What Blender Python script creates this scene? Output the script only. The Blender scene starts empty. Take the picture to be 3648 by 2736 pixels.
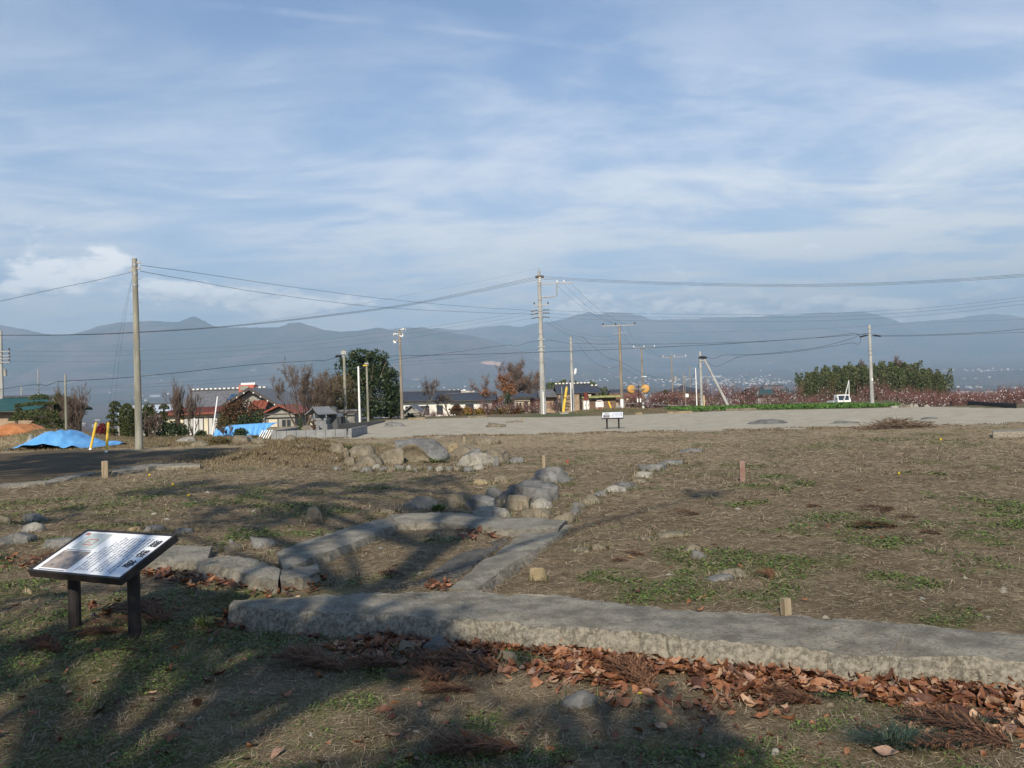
import bpy, math, random
import numpy as np
from mathutils import Vector, Matrix

# ------------------------------------------------------------------ camera, sky, sun, exposure
random.seed(7)
SC = bpy.context.scene
COL = SC.collection
F = 2952.0
PITCH = math.radians(0.91)
ROLL = math.radians(-1.8)
CZ = 1.55
CAMROT = Matrix.Rotation(math.pi / 2 + PITCH, 3, 'X') @ Matrix.Rotation(ROLL, 3, 'Z')
cd = bpy.data.cameras.new('camera')
cd.sensor_width = 36.0
cd.lens = 36.0 * F / 3648.0
cd.clip_start = 0.05
cd.clip_end = 40000
cam = bpy.data.objects.new('camera', cd)
COL.objects.link(cam)
cam.matrix_world = Matrix.Translation((0, 0, CZ)) @ CAMROT.to_4x4()
SC.camera = cam

SUN_EL = math.radians(33)
SUN_SHADOW_AZ = math.radians(11)      # direction shadows run, from +Y towards +X
sd = Vector((math.sin(SUN_SHADOW_AZ) * math.cos(SUN_EL), math.cos(SUN_SHADOW_AZ) * math.cos(SUN_EL), -math.sin(SUN_EL)))
sl = bpy.data.lights.new('sun', 'SUN')
sl.energy = 5.0
sl.angle = math.radians(0.53)
sl.color = (1.0, 0.895, 0.735)
so = bpy.data.objects.new('sun', sl)
so.rotation_euler = sd.to_track_quat('-Z', 'Y').to_euler()
so.location = (0, 0, 60)
COL.objects.link(so)

SC.view_settings.view_transform = 'Standard'
SC.view_settings.look = 'None'
SC.view_settings.gamma = 1
SC.view_settings.use_curve_mapping = False
SC.view_settings.exposure = 0.61
SC.cycles.volume_bounces = 0
SC.cycles.max_bounces = 6
SC.cycles.transparent_max_bounces = 8
SC.cycles.use_adaptive_sampling = True
SC.cycles.use_denoising = True


class NT:
    """small helper to write node trees"""
    def __init__(self, tree):
        self.t = tree

    def n(self, typ, **kw):
        nd = self.t.nodes.new(typ)
        for k, v in kw.items():
            if k.startswith('i_'):
                nd.inputs[k[2:].replace('_', ' ')].default_value = v
            else:
                setattr(nd, k, v)
        return nd

    def l(self, a, b):
        self.t.links.new(a, b)

    def val(self, x, sock):
        if isinstance(x, (int, float)):
            sock.default_value = x
        else:
            self.l(x, sock)

    def m(self, op, a, b=0.0, c=None, clamp=False):
        nd = self.t.nodes.new('ShaderNodeMath')
        nd.operation = op
        nd.use_clamp = clamp
        self.val(a, nd.inputs[0])
        self.val(b, nd.inputs[1])
        if c is not None:
            self.val(c, nd.inputs[2])
        return nd.outputs[0]

    def ss(self, x, lo, hi):
        nd = self.t.nodes.new('ShaderNodeMapRange')
        nd.interpolation_type = 'SMOOTHSTEP'
        self.l(x, nd.inputs['Value'])
        nd.inputs['From Min'].default_value = lo
        nd.inputs['From Max'].default_value = hi
        return nd.outputs['Result']

    def mix(self, f, a, b):
        nd = self.t.nodes.new('ShaderNodeMix')
        nd.data_type = 'RGBA'
        self.val(f, nd.inputs[0])
        for s, v in ((nd.inputs[6], a), (nd.inputs[7], b)):
            if isinstance(v, (tuple, list)):
                s.default_value = (v[0], v[1], v[2], 1)
            else:
                self.l(v, s)
        return nd.outputs[2]

    def noise(self, vec, scale, detail=4, rough=0.55, dist=0.0):
        nd = self.t.nodes.new('ShaderNodeTexNoise')
        if vec is not None:
            self.l(vec, nd.inputs['Vector'])
        nd.inputs['Scale'].default_value = scale
        nd.inputs['Detail'].default_value = detail
        nd.inputs['Roughness'].default_value = rough
        nd.inputs['Distortion'].default_value = dist
        return nd.outputs['Fac']


def st(px, py):
    """azimuth tangent / elevation tangent of a photo pixel"""
    r = CAMROT @ Vector(((px - 1824) / F, -(py - 1368) / F, -1))
    return r.x / r.y, r.z / r.y


W = bpy.data.worlds.new('World')
SC.world = W
W.use_nodes = True
wt = W.node_tree
wt.nodes.clear()
k = NT(wt)
out = k.n('ShaderNodeOutputWorld')
bg = k.n('ShaderNodeBackground')
bg.inputs['Strength'].default_value = 0.088
k.l(bg.outputs[0], out.inputs[0])
sky = k.n('ShaderNodeTexSky', sky_type='NISHITA', sun_disc=False, sun_elevation=SUN_EL,
          sun_rotation=math.radians(180) + SUN_SHADOW_AZ, altitude=300, air_density=1.0, dust_density=0.25, ozone_density=2.0)
tc = k.n('ShaderNodeTexCoord')
sx = k.n('ShaderNodeSeparateXYZ')
k.l(tc.outputs['Generated'], sx.inputs[0])
X, Y, Z = sx.outputs
zc = k.m('MAXIMUM', Z, 0.0)
den = k.m('ADD', zc, 0.10)
U = k.m('DIVIDE', X, den)
V = k.m('DIVIDE', Y, den)
cx = k.n('ShaderNodeCombineXYZ')
k.l(U, cx.inputs[0]); k.l(V, cx.inputs[1])
mp = k.n('ShaderNodeMapping')
mp.inputs['Rotation'].default_value = (0, 0, math.radians(24))
mp.inputs['Scale'].default_value = (0.75, 1.0, 1.0)
k.l(cx.outputs[0], mp.inputs[0])
n1 = k.noise(mp.outputs[0], 1.1, 8, 0.62, 0.5)
mp2 = k.n('ShaderNodeMapping')
mp2.inputs['Rotation'].default_value = (0, 0, math.radians(-18))
mp2.inputs['Scale'].default_value = (0.7, 1.3, 1.0)
mp2.inputs['Location'].default_value = (3.1, 1.7, 0.4)
k.l(cx.outputs[0], mp2.inputs[0])
n2 = k.noise(mp2.outputs[0], 1.9, 9, 0.66, 0.6)
cir = k.m('ADD', k.m('MULTIPLY', n1, 0.60), k.m('MULTIPLY', n2, 0.40))
cirf = k.ss(cir, 0.40, 0.61)
# thin cloud veil looks denser towards the horizon (longer path through the layer)
veil = k.m('SUBTRACT', 1.0, k.ss(Z, 0.06, 0.54))
amt = k.m('ADD', k.m('MULTIPLY', cirf, k.m('ADD', 0.05, k.m('MULTIPLY', veil, 0.76))), k.m('MULTIPLY', veil, 0.31), clamp=True)
amt = k.m('MULTIPLY', amt, k.m('ADD', 1.0, k.m('MULTIPLY', X, 0.32)), clamp=True)
# contrail: a thin line across the sky
yy = k.m('MAXIMUM', Y, 0.02)
S = k.m('DIVIDE', X, yy)
T = k.m('DIVIDE', Z, yy)
pts = [st(*p) for p in ((900, 35), (1500, 92), (2000, 160), (2500, 228), (3100, 312))]
cf = np.polyfit([p[0] for p in pts], [p[1] for p in pts], 2)
tl = k.m('ADD', k.m('MULTIPLY', k.m('MULTIPLY', S, S), float(cf[0])), k.m('ADD', k.m('MULTIPLY', S, float(cf[1])), float(cf[2])))
wob = k.m('MULTIPLY', k.m('SUBTRACT', k.noise(tc.outputs['Generated'], 9, 3, 0.5), 0.5), 0.010)
dl = k.m('ABSOLUTE', k.m('ADD', k.m('SUBTRACT', T, tl), wob))
con = k.m('SUBTRACT', 1.0, k.ss(dl, 0.0003, 0.0075))
con = k.m('MULTIPLY', con, k.ss(k.noise(tc.outputs['Generated'], 14, 4, 0.6), 0.34, 0.66))
con = k.m('MULTIPLY', con, k.m('MULTIPLY', k.ss(S, -0.40, -0.28), k.m('SUBTRACT', 1.0, k.ss(S, 0.25, 0.5))))
con = k.m('MULTIPLY', con, k.ss(Y, 0.03, 0.1))
amt = k.m('ADD', amt, k.m('MULTIPLY', con, 0.10), clamp=True)
tn = k.n('ShaderNodeMix', data_type='RGBA', blend_type='MULTIPLY')
tn.inputs[0].default_value = 1.0
k.l(sky.outputs[0], tn.inputs[6]); tn.inputs[7].default_value = (0.68, 0.91, 1.12, 1)
col1 = k.mix(amt, tn.outputs[2], (10.0, 9.95, 9.9))
# low cumulus banks round the horizon
az = k.m('ARCTAN2', X, Y)
cb = k.n('ShaderNodeCombineXYZ')
k.l(k.m('MULTIPLY', az, 13.0), cb.inputs[0]); k.l(k.m('MULTIPLY', Z, 26.0), cb.inputs[1])
c0 = k.noise(cb.outputs[0], 1.25, 9, 0.62, 0.25)
cb2 = k.n('ShaderNodeCombineXYZ')
k.l(k.m('MULTIPLY', az, 13.0), cb2.inputs[0]); k.l(k.m('MULTIPLY', k.m('ADD', Z, 0.012), 26.0), cb2.inputs[1])
c1 = k.noise(cb2.outputs[0], 1.25, 9, 0.62, 0.25)


def blob(px, py, rx, ry):
    a, e = st(px, py)
    a = math.atan(a)
    e = e * math.cos(a)
    q = k.m('ADD', k.m('POWER', k.m('ABSOLUTE', k.m('DIVIDE', k.m('SUBTRACT', az, a), rx / F)), 2.0),
            k.m('POWER', k.m('ABSOLUTE', k.m('DIVIDE', k.m('SUBTRACT', Z, e), ry / F)), 2.0))
    return k.m('POWER', 2.718, k.m('MULTIPLY', q, -1.0))


band = k.m('MULTIPLY', k.ss(Z, 0.045, 0.09), k.m('SUBTRACT', 1.0, k.ss(Z, 0.105, 0.16)))
tot = k.m('MULTIPLY', band, 0.05)
for (a_, b_, rx_, ry_, w_) in ((240, 965, 150, 36, 0.40), (380, 925, 72, 42, 0.40), (215, 1035, 150, 26, 0.30), (640, 1040, 150, 36, 0.28), (950, 1072, 240, 40, 0.34),
                               (1240, 1085, 120, 22, 0.26), (2200, 1080, 260, 34, 0.36), (2650, 1092, 300, 26, 0.36), (3050, 1092, 300, 26, 0.36), (3500, 1100, 260, 24, 0.30)):
    tot = k.m('ADD', tot, k.m('MULTIPLY', blob(a_, b_, rx_, ry_), w_))
lowsky = k.m('SUBTRACT', 1.0, k.ss(Z, 0.16, 0.22))
dens = k.m('MULTIPLY', k.ss(k.m('ADD', c0, tot), 0.60, 0.80), lowsky)
lit = k.ss(k.m('ADD', k.m('MULTIPLY', k.m('SUBTRACT', c0, c1), 2.2), k.m('MULTIPLY', k.m('SUBTRACT', Z, 0.105), 6.0)), -0.32, 0.30)
ccol = k.mix(lit, (5.2, 5.9, 7.2), (16.0, 15.2, 14.4))
col2 = k.mix(k.m('MULTIPLY', dens, 0.86), col1, ccol)
k.l(col2, bg.inputs['Color'])


def ray(px, py):
    return CAMROT @ Vector(((px - 1824) / F, -(py - 1368) / F, -1))


def at(px, py, Yd):
    r = ray(px, py)
    t = Yd / r.y
    return Vector((r.x * t, Yd, CZ + r.z * t))


# ------------------------------------------------------------------ noise
def _h(ix, iy, seed):
    h = (ix.astype(np.int64) * 374761393 + iy.astype(np.int64) * 668265263 + seed * 974634777) & 0xFFFFFFFF
    h = ((h ^ (h >> 13)) * 1274126177) & 0xFFFFFFFF
    h = h ^ (h >> 16)
    return (h & 0xFFFF) / 65535.0


def vn(x, y, seed=0):
    x = np.asarray(x, float); y = np.asarray(y, float)
    ix = np.floor(x); iy = np.floor(y)
    fx = x - ix; fy = y - iy
    fx = fx * fx * (3 - 2 * fx); fy = fy * fy * (3 - 2 * fy)
    a = _h(ix, iy, seed); b = _h(ix + 1, iy, seed); c = _h(ix, iy + 1, seed); d = _h(ix + 1, iy + 1, seed)
    return (a + (b - a) * fx) * (1 - fy) + (c + (d - c) * fx) * fy


def fbm(x, y, seed=0, o=4):
    s = 0; a = 0.5; t = 0
    for i in range(o):
        s = s + a * vn(np.asarray(x) * 2 ** i, np.asarray(y) * 2 ** i, seed + i * 17)
        t += a; a *= 0.5
    return s / t


def sstep(x, lo, hi):
    t = np.clip((np.asarray(x, float) - lo) / (hi - lo), 0, 1)
    return t * t * (3 - 2 * t)


# ------------------------------------------------------------------ terrain height
def plane(px, py, z):
    r = ray(px, py)
    t = (z - CZ) / r.z
    return Vector((r.x * t, r.y * t, z))


BEAM_F = [(830, 2190), (1000, 2205), (1200, 2224), (1420, 2244), (1650, 2268), (1880, 2300), (2100, 2335), (2300, 2358), (2500, 2378), (2750, 2398),
          (3000, 2412), (3300, 2424), (3648, 2442), (3950, 2456)]
FRONT_Z = -0.10
bw = [plane(a, b, FRONT_Z) for a, b in BEAM_F]
BX = np.array([p.x for p in bw] + [6.0]); BY = np.array([p.y for p in bw] + [bw[-1].y - 1.4])
PROF_L = ([0, 45, 60, 100, 200, 600, 1500, 2600, 5000, 7000, 12000], [0, 0, -1.0, -4.0, -7, -20, -35, -30, 120, 330, 500])
PROF_C = ([0, 77, 92, 130, 200, 600, 1500, 2600, 5000, 7000, 12000], [0, 0, -1.0, -4.2, -7, -20, -35, -30, 90, 250, 500])
PROF_R = ([0, 86, 97, 120, 200, 600, 1500, 2600, 5000, 7000, 12000], [0, 0, -0.9, -2, -4, -18, -35, -32, 70, 170, 500])


PROF_R2 = ([0, 57, 67, 90, 200, 600, 1500, 2600, 5000, 7000, 12000], [0, 0, -1.05, -1.7, -4, -18, -35, -32, 70, 170, 500])


def Hn(x, y):
    x = np.asarray(x, float); y = np.asarray(y, float)
    d = np.maximum(y, 0)
    s = np.where(y > 0.5, x / np.maximum(y, 0.5), 0)
    wl = 1 - sstep(s, -0.255, -0.200)
    wr = sstep(s, 0.10, 0.18)
    r = np.sqrt(x * x + y * y)
    w2 = sstep(s, 0.455, 0.505)
    dd = np.where(np.abs(s) > 1.0, r * 0.7, d)
    z = wl * np.interp(dd, *PROF_L) + wr * ((1 - w2) * np.interp(dd, *PROF_R) + w2 * np.interp(dd, *PROF_R2)) + (1 - wl - wr) * np.interp(dd, *PROF_C)
    far = sstep(dd, 300, 2500)
    z = z + far * (fbm(x / 700, y / 700, 5, 4) - 0.5) * 40
    # little bumps
    near = 1 - sstep(d, 60, 90)
    z = z + near * ((fbm(x / 1.7, y / 1.7, 1, 3) - 0.5) * 0.07 + (fbm(x / 0.35, y / 0.35, 9, 2) - 0.5) * 0.028 * (1 - sstep(d, 10, 20)))
    # strip in front of the old concrete footing lies lower
    yb = np.interp(x, BX, BY)
    stp = 1 - sstep(y, yb + 0.02, yb + 0.16)
    side = sstep(x, -2.75, -1.9)
    z = z + FRONT_Z * stp * side
    # grassy mound at mid left
    z = z + 0.46 * np.exp(-(((x + 6.6) / 1.35) ** 2 + ((y - 25.5) / 2.6) ** 2)) + 0.12 * np.exp(-(((x + 4.3) / 1.2) ** 2 + ((y - 24.5) / 1.5) ** 2))
    # piles at far left, low bank before the shed
    z = z + 0.72 * np.exp(-(((x + 22.5) / 3.2) ** 2 + ((y - 39.5) / 2.0) ** 2))
    z = z + 0.28 * np.exp(-(((x - 8.5) / 3.3) ** 4 + ((y - 70) / 3.0) ** 4))
    return z


def H(x, y):
    return float(Hn(np.array([x]), np.array([y]))[0])


_TS = 1.3 * 1.012 ** np.arange(820)


def G(px, py):
    """point of the terrain seen at a photo pixel"""
    r = ray(px, py)
    ts = _TS
    for _ in range(3):
        below = CZ + r.z * ts < Hn(r.x * ts, r.y * ts)
        i = int(np.argmax(below))
        if not below[i]:
            return at(px, py, 80)
        ts = np.linspace(ts[max(i - 1, 0)], ts[i], 40)
    t = ts[-1] if i == 0 else ts[i] if i < 40 else ts[-1]
    p = r * float(t)
    return Vector((p.x, p.y, H(p.x, p.y)))


# ------------------------------------------------------------------ mesh helpers
class MB:
    def __init__(self):
        self.v = []; self.f = []; self.mi = []

    def add(self, vs, fs, mi=0):
        o = len(self.v)
        self.v.extend([tuple(p) for p in vs])
        self.f.extend([tuple(i + o for i in q) for q in fs])
        self.mi.extend([mi] * len(fs))
        return self

    def box(self, x0, x1, y0, y1, z0, z1, mi=0, M=None):
        vs = [Vector((a, b, c)) for c in (z0, z1) for b in (y0, y1) for a in (x0, x1)]
        if M is not None:
            vs = [M @ p for p in vs]
        return self.add(vs, [(0, 2, 3, 1), (4, 5, 7, 6), (0, 1, 5, 4), (2, 6, 7, 3), (0, 4, 6, 2), (1, 3, 7, 5)], mi)

    def tube(self, pts, rad, n=8, cap=True, mi=0):
        pts = [Vector(p) for p in pts]
        if not isinstance(rad, (list, tuple)):
            rad = [rad] * len(pts)
        vs = []; up = None
        for i, p in enumerate(pts):
            d = (pts[min(i + 1, len(pts) - 1)] - pts[max(i - 1, 0)]).normalized()
            if up is None:
                up = Vector((1, 0, 0)) if abs(d.x) < 0.8 else Vector((0, 1, 0))
            a = (up - d * up.dot(d)).normalized(); b = d.cross(a); up = a
            for j in range(n):
                t = 2 * math.pi * j / n
                vs.append(p + (a * math.cos(t) + b * math.sin(t)) * rad[i])
        fs = []
        for i in range(len(pts) - 1):
            for j in range(n):
                j2 = (j + 1) % n
                fs.append((i * n + j, i * n + j2, (i + 1) * n + j2, (i + 1) * n + j))
        if cap:
            fs.append(tuple(range(n - 1, -1, -1)))
            fs.append(tuple((len(pts) - 1) * n + j for j in range(n)))
        return self.add(vs, fs, mi)

    def quadp(self, a, b, c, d, mi=0):
        return self.add([a, b, c, d], [(0, 1, 2, 3)], mi)

    def np(self, V, Fc, mi=0):
        return self.add(V.tolist(), Fc.tolist(), mi)


def mesh_of(name, mb, mats, smooth=False):
    me = bpy.data.meshes.new(name)
    me.from_pydata(mb.v, [], mb.f)
    for m_ in (mats if isinstance(mats, (list, tuple)) else [mats]):
        me.materials.append(m_)
    if len(me.materials) > 1:
        me.polygons.foreach_set('material_index', mb.mi)
    if smooth:
        me.polygons.foreach_set('use_smooth', [True] * len(me.polygons))
    me.update()
    return me


def link(name, me, parent=None, loc=None):
    o = bpy.data.objects.new(name, me)
    COL.objects.link(o)
    if parent is not None:
        o.parent = parent
    if loc is not None:
        o.location = loc
    return o


def part(name, mb, mats, parent, smooth=False, label=None):
    o = link(name, mesh_of(name, mb, mats, smooth), parent)
    if label:
        o['label'] = label
    return o


def tag(o, label, cat, group=None):
    o['label'] = label
    o['category'] = cat
    if group:
        o['group'] = group
    return o


def thing(name, label, cat, loc=(0, 0, 0), rz=0.0, group=None):
    o = bpy.data.objects.new(name, None)
    o.empty_display_size = 0.2
    COL.objects.link(o)
    o.location = loc
    o.rotation_euler = (0, 0, rz)
    return tag(o, label, cat, group)


def solo(name, mb, mats, label, cat, loc=(0, 0, 0), rz=0.0, group=None, smooth=False):
    o = link(name, mesh_of(name, mb, mats, smooth), None, loc)
    o.rotation_euler = (0, 0, rz)
    return tag(o, label, cat, group)


def dup(root, loc, rz=0.0, scale=1.0, label=None, group=None):
    r = root.copy(); COL.objects.link(r)
    r.location = loc; r.rotation_euler = (0, 0, rz)
    r.scale = (scale, scale, scale) if not isinstance(scale, tuple) else scale
    if label:
        r['label'] = label
    if group:
        r['group'] = group
    for ch in list(root.children):
        c = ch.copy(); COL.objects.link(c); c.parent = r
        for g in list(ch.children):
            q = g.copy(); COL.objects.link(q); q.parent = c
    return r


def np_mesh(name, V, Fc, mats, smooth=False):
    """fast mesh of equal-sized faces"""
    V = np.ascontiguousarray(V, np.float32); Fc = np.ascontiguousarray(Fc, np.int32)
    nf, kk = Fc.shape
    me = bpy.data.meshes.new(name)
    me.vertices.add(len(V)); me.vertices.foreach_set('co', V.ravel())
    me.loops.add(nf * kk); me.loops.foreach_set('vertex_index', Fc.ravel())
    me.polygons.add(nf)
    me.polygons.foreach_set('loop_start', np.arange(0, nf * kk, kk, dtype=np.int32))
    me.polygons.foreach_set('loop_total', np.full(nf, kk, np.int32))
    if smooth:
        me.polygons.foreach_set('use_smooth', np.ones(nf, bool))
    for m_ in (mats if isinstance(mats, (list, tuple)) else [mats]):
        me.materials.append(m_)
    me.update(calc_edges=True)
    return me


# ------------------------------------------------------------------ materials
ORD = ('first second third fourth fifth sixth seventh eighth ninth tenth eleventh twelfth thirteenth fourteenth fifteenth sixteenth seventeenth eighteenth nineteenth twentieth').split()
MATS = {}


def mat(name, c1, c2=None, scale=6.0, rough=0.85, detail=5, bump=0.0, bscale=None, metal=0.0, lo=0.35, hi=0.65, spec=0.3, c3=None, s3=40.0, f3=0.4,
        island=None, stretch=None):
    m_ = bpy.data.materials.new(name)
    m_.use_nodes = True
    q = NT(m_.node_tree)
    b = m_.node_tree.nodes['Principled BSDF']
    b.inputs['Roughness'].default_value = rough
    b.inputs['Metallic'].default_value = metal
    b.inputs['Specular IOR Level'].default_value = spec
    co = q.n('ShaderNodeTexCoord').outputs['Object']
    if stretch:
        mp_ = q.n('ShaderNodeMapping'); mp_.inputs['Scale'].default_value = stretch
        q.l(co, mp_.inputs[0]); co = mp_.outputs[0]
    col = None
    if c2 is not None:
        col = q.mix(q.ss(q.noise(co, scale, detail, 0.6), lo, hi), c1, c2)
    if c3 is not None:
        col = q.mix(q.m('MULTIPLY', q.ss(q.noise(co, s3, 3, 0.6), 0.5, 0.7), f3), col if col is not None else c1, c3)
    if island:
        g = q.n('ShaderNodeNewGeometry').outputs['Random Per Island']
        rp = q.n('ShaderNodeValToRGB')
        els = rp.color_ramp.elements
        while len(els) < len(island):
            els.new(0.5)
        for i, c in enumerate(island):
            els[i].position = i / max(1, len(island) - 1)
            els[i].color = (*c, 1)
        q.l(g, rp.inputs[0])
        col = rp.outputs[0] if col is None else q.mix(0.5, rp.outputs[0], col)
    if col is None:
        b.inputs['Base Color'].default_value = (*c1, 1)
    else:
        q.l(col, b.inputs['Base Color'])
    if bump:
        bn = q.n('ShaderNodeBump')
        bn.inputs['Strength'].default_value = bump
        bn.inputs['Distance'].default_value = 0.02
        q.l(q.noise(co, bscale or scale * 4, 5, 0.65), bn.inputs['Height'])
        q.l(bn.outputs[0], b.inputs['Normal'])
    MATS[name] = m_
    return m_


M_conc = mat('old_concrete', (0.165, 0.150, 0.118), (0.30, 0.277, 0.222), 4.5, 0.95, detail=8, bump=0.9, bscale=55, c3=(0.085, 0.078, 0.062), s3=38, f3=0.6)
M_conc_rough = mat('exposed_aggregate', (0.15, 0.132, 0.098), (0.34, 0.305, 0.235), 30.0, 0.95, bump=1.0, bscale=70, c3=(0.44, 0.41, 0.36), s3=85, f3=0.5)
M_conc_dark = mat('dark_concrete', (0.06, 0.057, 0.05), (0.11, 0.104, 0.092), 8.0, 0.9, bump=0.6, bscale=60)
M_pole = mat('pole_concrete', (0.30, 0.30, 0.285), (0.42, 0.415, 0.39), 3.0, 0.85, bump=0.2, stretch=(1, 1, 0.3))
M_pole_old = mat('old_pole_concrete', (0.20, 0.195, 0.155), (0.32, 0.31, 0.255), 2.0, 0.9, bump=0.2, stretch=(2, 2, 0.35))
M_pole_brown = mat('weathered_pole', (0.20, 0.165, 0.125), (0.30, 0.26, 0.21), 2.0, 0.9, stretch=(2, 2, 0.35))
M_steel = mat('galvanised_steel', (0.26, 0.265, 0.27), (0.38, 0.385, 0.385), 8, 0.5, metal=0.3)
M_white = mat('white_paint', (0.74, 0.74, 0.72), (0.82, 0.82, 0.80), 5, 0.5)
M_cream = mat('cream_render', (0.58, 0.52, 0.38), (0.66, 0.60, 0.46), 2, 0.85)
M_whitewall = mat('white_wall', (0.70, 0.68, 0.62), (0.80, 0.78, 0.72), 1.5, 0.85)
M_greywall = mat('grey_wall', (0.26, 0.25, 0.22), (0.34, 0.33, 0.30), 1.5, 0.85)
M_brownwall = mat('brown_boards', (0.16, 0.10, 0.07), (0.24, 0.16, 0.11), 4, 0.8, stretch=(4, 4, 0.4))
M_tanwall = mat('tan_wall', (0.30, 0.22, 0.15), (0.38, 0.28, 0.19), 2, 0.8)
M_darkred = mat('dark_red_paint', (0.13, 0.025, 0.02), (0.18, 0.04, 0.03), 3, 0.7)
M_roofgrey = mat('grey_tile_roof', (0.11, 0.11, 0.115), (0.17, 0.17, 0.175), 3, 0.6, bump=0.3, bscale=20)
M_roofdark = mat('dark_tile_roof', (0.030, 0.032, 0.040), (0.055, 0.058, 0.068), 4, 0.5, bump=0.3, bscale=20)
M_roofred = mat('red_tile_roof', (0.19, 0.052, 0.034), (0.27, 0.082, 0.05), 3, 0.7, bump=0.3, bscale=20)
M_roofbrown = mat('brown_tile_roof', (0.17, 0.075, 0.045), (0.24, 0.11, 0.07), 3, 0.7, bump=0.3, bscale=20)
M_roofgreen = mat('green_sheet_roof', (0.012, 0.06, 0.055), (0.02, 0.085, 0.075), 2, 0.5)
M_roofmetal = mat('pale_metal_roof', (0.52, 0.57, 0.64), (0.64, 0.68, 0.74), 2, 0.35, metal=0.2)
M_glass = mat('window_glass', (0.03, 0.04, 0.05), None, rough=0.08, spec=0.8)
M_frame = mat('window_frame', (0.07, 0.06, 0.055), None, rough=0.5)
M_bronze = mat('dark_bronze', (0.020, 0.017, 0.017), (0.032, 0.027, 0.027), 12, 0.45, bump=0.05)
M_panel = mat('sign_panel', (0.78, 0.80, 0.82), None, rough=0.3, spec=0.5)
M_ink = mat('ink', (0.02, 0.022, 0.035), None, rough=0.4)
M_inkgrey = mat('grey_ink', (0.12, 0.14, 0.20), None, rough=0.4)
M_cable = mat('cable_black', (0.018, 0.018, 0.02), None, rough=0.6)
M_wire = mat('wire_grey', (0.07, 0.08, 0.10), None, rough=0.5, metal=0.3)
M_insul = mat('insulator_white', (0.78, 0.78, 0.76), None, rough=0.25)
M_yellow = mat('yellow_guard', (0.62, 0.40, 0.03), (0.70, 0.47, 0.06), 4, 0.5)
M_orange = mat('orange_enamel', (0.46, 0.25, 0.06), (0.54, 0.31, 0.09), 4, 0.5)
M_tarp = mat('blue_tarp', (0.10, 0.32, 0.64), (0.15, 0.40, 0.72), 1.6, 0.42, bump=0.5, bscale=7, spec=0.4)
M_wood = mat('weathered_stake', (0.23, 0.18, 0.115), (0.33, 0.27, 0.18), 9, 0.85, stretch=(3, 3, 0.3), bump=0.2)
M_bark = mat('tree_bark', (0.085, 0.062, 0.045), (0.15, 0.115, 0.085), 6, 0.9, bump=0.4)
M_barkgrey = mat('grey_bark', (0.14, 0.12, 0.10), (0.24, 0.21, 0.18), 6, 0.9)
M_twig = mat('grey_brown_twigs', (0.11, 0.08, 0.062), (0.19, 0.14, 0.11), 2, 0.9)
M_twigred = mat('red_orchard_twigs', (0.115, 0.050, 0.045), (0.175, 0.085, 0.072), 1.0, 0.85)
M_bag = mat('white_fruit_bags', (0.68, 0.64, 0.64), (0.8, 0.76, 0.76), 9, 0.8)
M_leafdark = mat('dark_evergreen_leaves', (0.018, 0.032, 0.012), None, rough=0.55, island=[(0.014, 0.028, 0.010), (0.030, 0.052, 0.017), (0.055, 0.080, 0.026)], spec=0.4)
M_leafpine = mat('pine_pads', (0.04, 0.06, 0.02), None, rough=0.7, island=[(0.035, 0.050, 0.014), (0.065, 0.085, 0.024), (0.10, 0.115, 0.04)])
M_leafbox = mat('clipped_leaves', (0.04, 0.05, 0.015), None, rough=0.7, island=[(0.028, 0.040, 0.012), (0.055, 0.07, 0.018), (0.085, 0.09, 0.025)])
M_leafbamboo = mat('bamboo_leaves', (0.06, 0.085, 0.03), None, rough=0.65, island=[(0.026, 0.042, 0.014), (0.052, 0.074, 0.024), (0.088, 0.104, 0.036), (0.11, 0.105, 0.04)])
M_leafolive = mat('olive_leaves', (0.1, 0.085, 0.03), None, rough=0.75, island=[(0.060, 0.052, 0.020), (0.105, 0.088, 0.032), (0.145, 0.10, 0.045)])
M_leafbrown = mat('brown_autumn_leaves', (0.2, 0.09, 0.04), None, rough=0.8, island=[(0.14, 0.055, 0.025), (0.24, 0.10, 0.045), (0.32, 0.15, 0.06)])
M_leafyellow = mat('yellow_brown_leaves', (0.2, 0.13, 0.04), None, rough=0.8, island=[(0.17, 0.08, 0.03), (0.27, 0.15, 0.035), (0.28, 0.21, 0.05), (0.12, 0.11, 0.03)])
M_leafred = mat('dark_red_leaves', (0.2, 0.02, 0.02), None, rough=0.8, island=[(0.12, 0.012, 0.014), (0.20, 0.025, 0.028)])
M_leafrust = mat('rust_leaves', (0.1, 0.05, 0.03), None, rough=0.8, island=[(0.035, 0.028, 0.013), (0.08, 0.045, 0.022), (0.14, 0.06, 0.03)])
M_bagweed = mat('crop_leaves', (0.08, 0.2, 0.03), None, rough=0.6, island=[(0.035, 0.085, 0.014), (0.065, 0.14, 0.022), (0.11, 0.20, 0.04)])

# ------------------------------------------------------------------ ground sheet (one polar sheet reaching past the hills)
NEAR_EDGE = [plane(a, b, 0) for a, b in ((1000, 1572), (1200, 1562), (1500, 1557), (1900, 1546), (2400, 1537), (3000, 1526), (3300, 1516), (3648, 1510), (4200, 1490))]
FAR_EDGE = [plane(a, b, 0) for a, b in ((1000, 1505), (1250, 1500), (1430, 1495), (1700, 1487), (2010, 1486), (2250, 1478), (2600, 1464), (3100, 1455), (3300, 1450), (3648, 1455), (4200, 1440))]
LEFT_EDGE = [plane(a, b, 0) for a, b in ((1150, 1580), (1180, 1566), (1260, 1525), (1400, 1494), (1440, 1488))]
NEX = [p.x for p in NEAR_EDGE]; NEY = [p.y for p in NEAR_EDGE]
FEX = [p.x for p in FAR_EDGE]; FEY = [p.y for p in FAR_EDGE]
LEX = [p.x for p in LEFT_EDGE]; LEY = [p.y for p in LEFT_EDGE]
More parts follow.
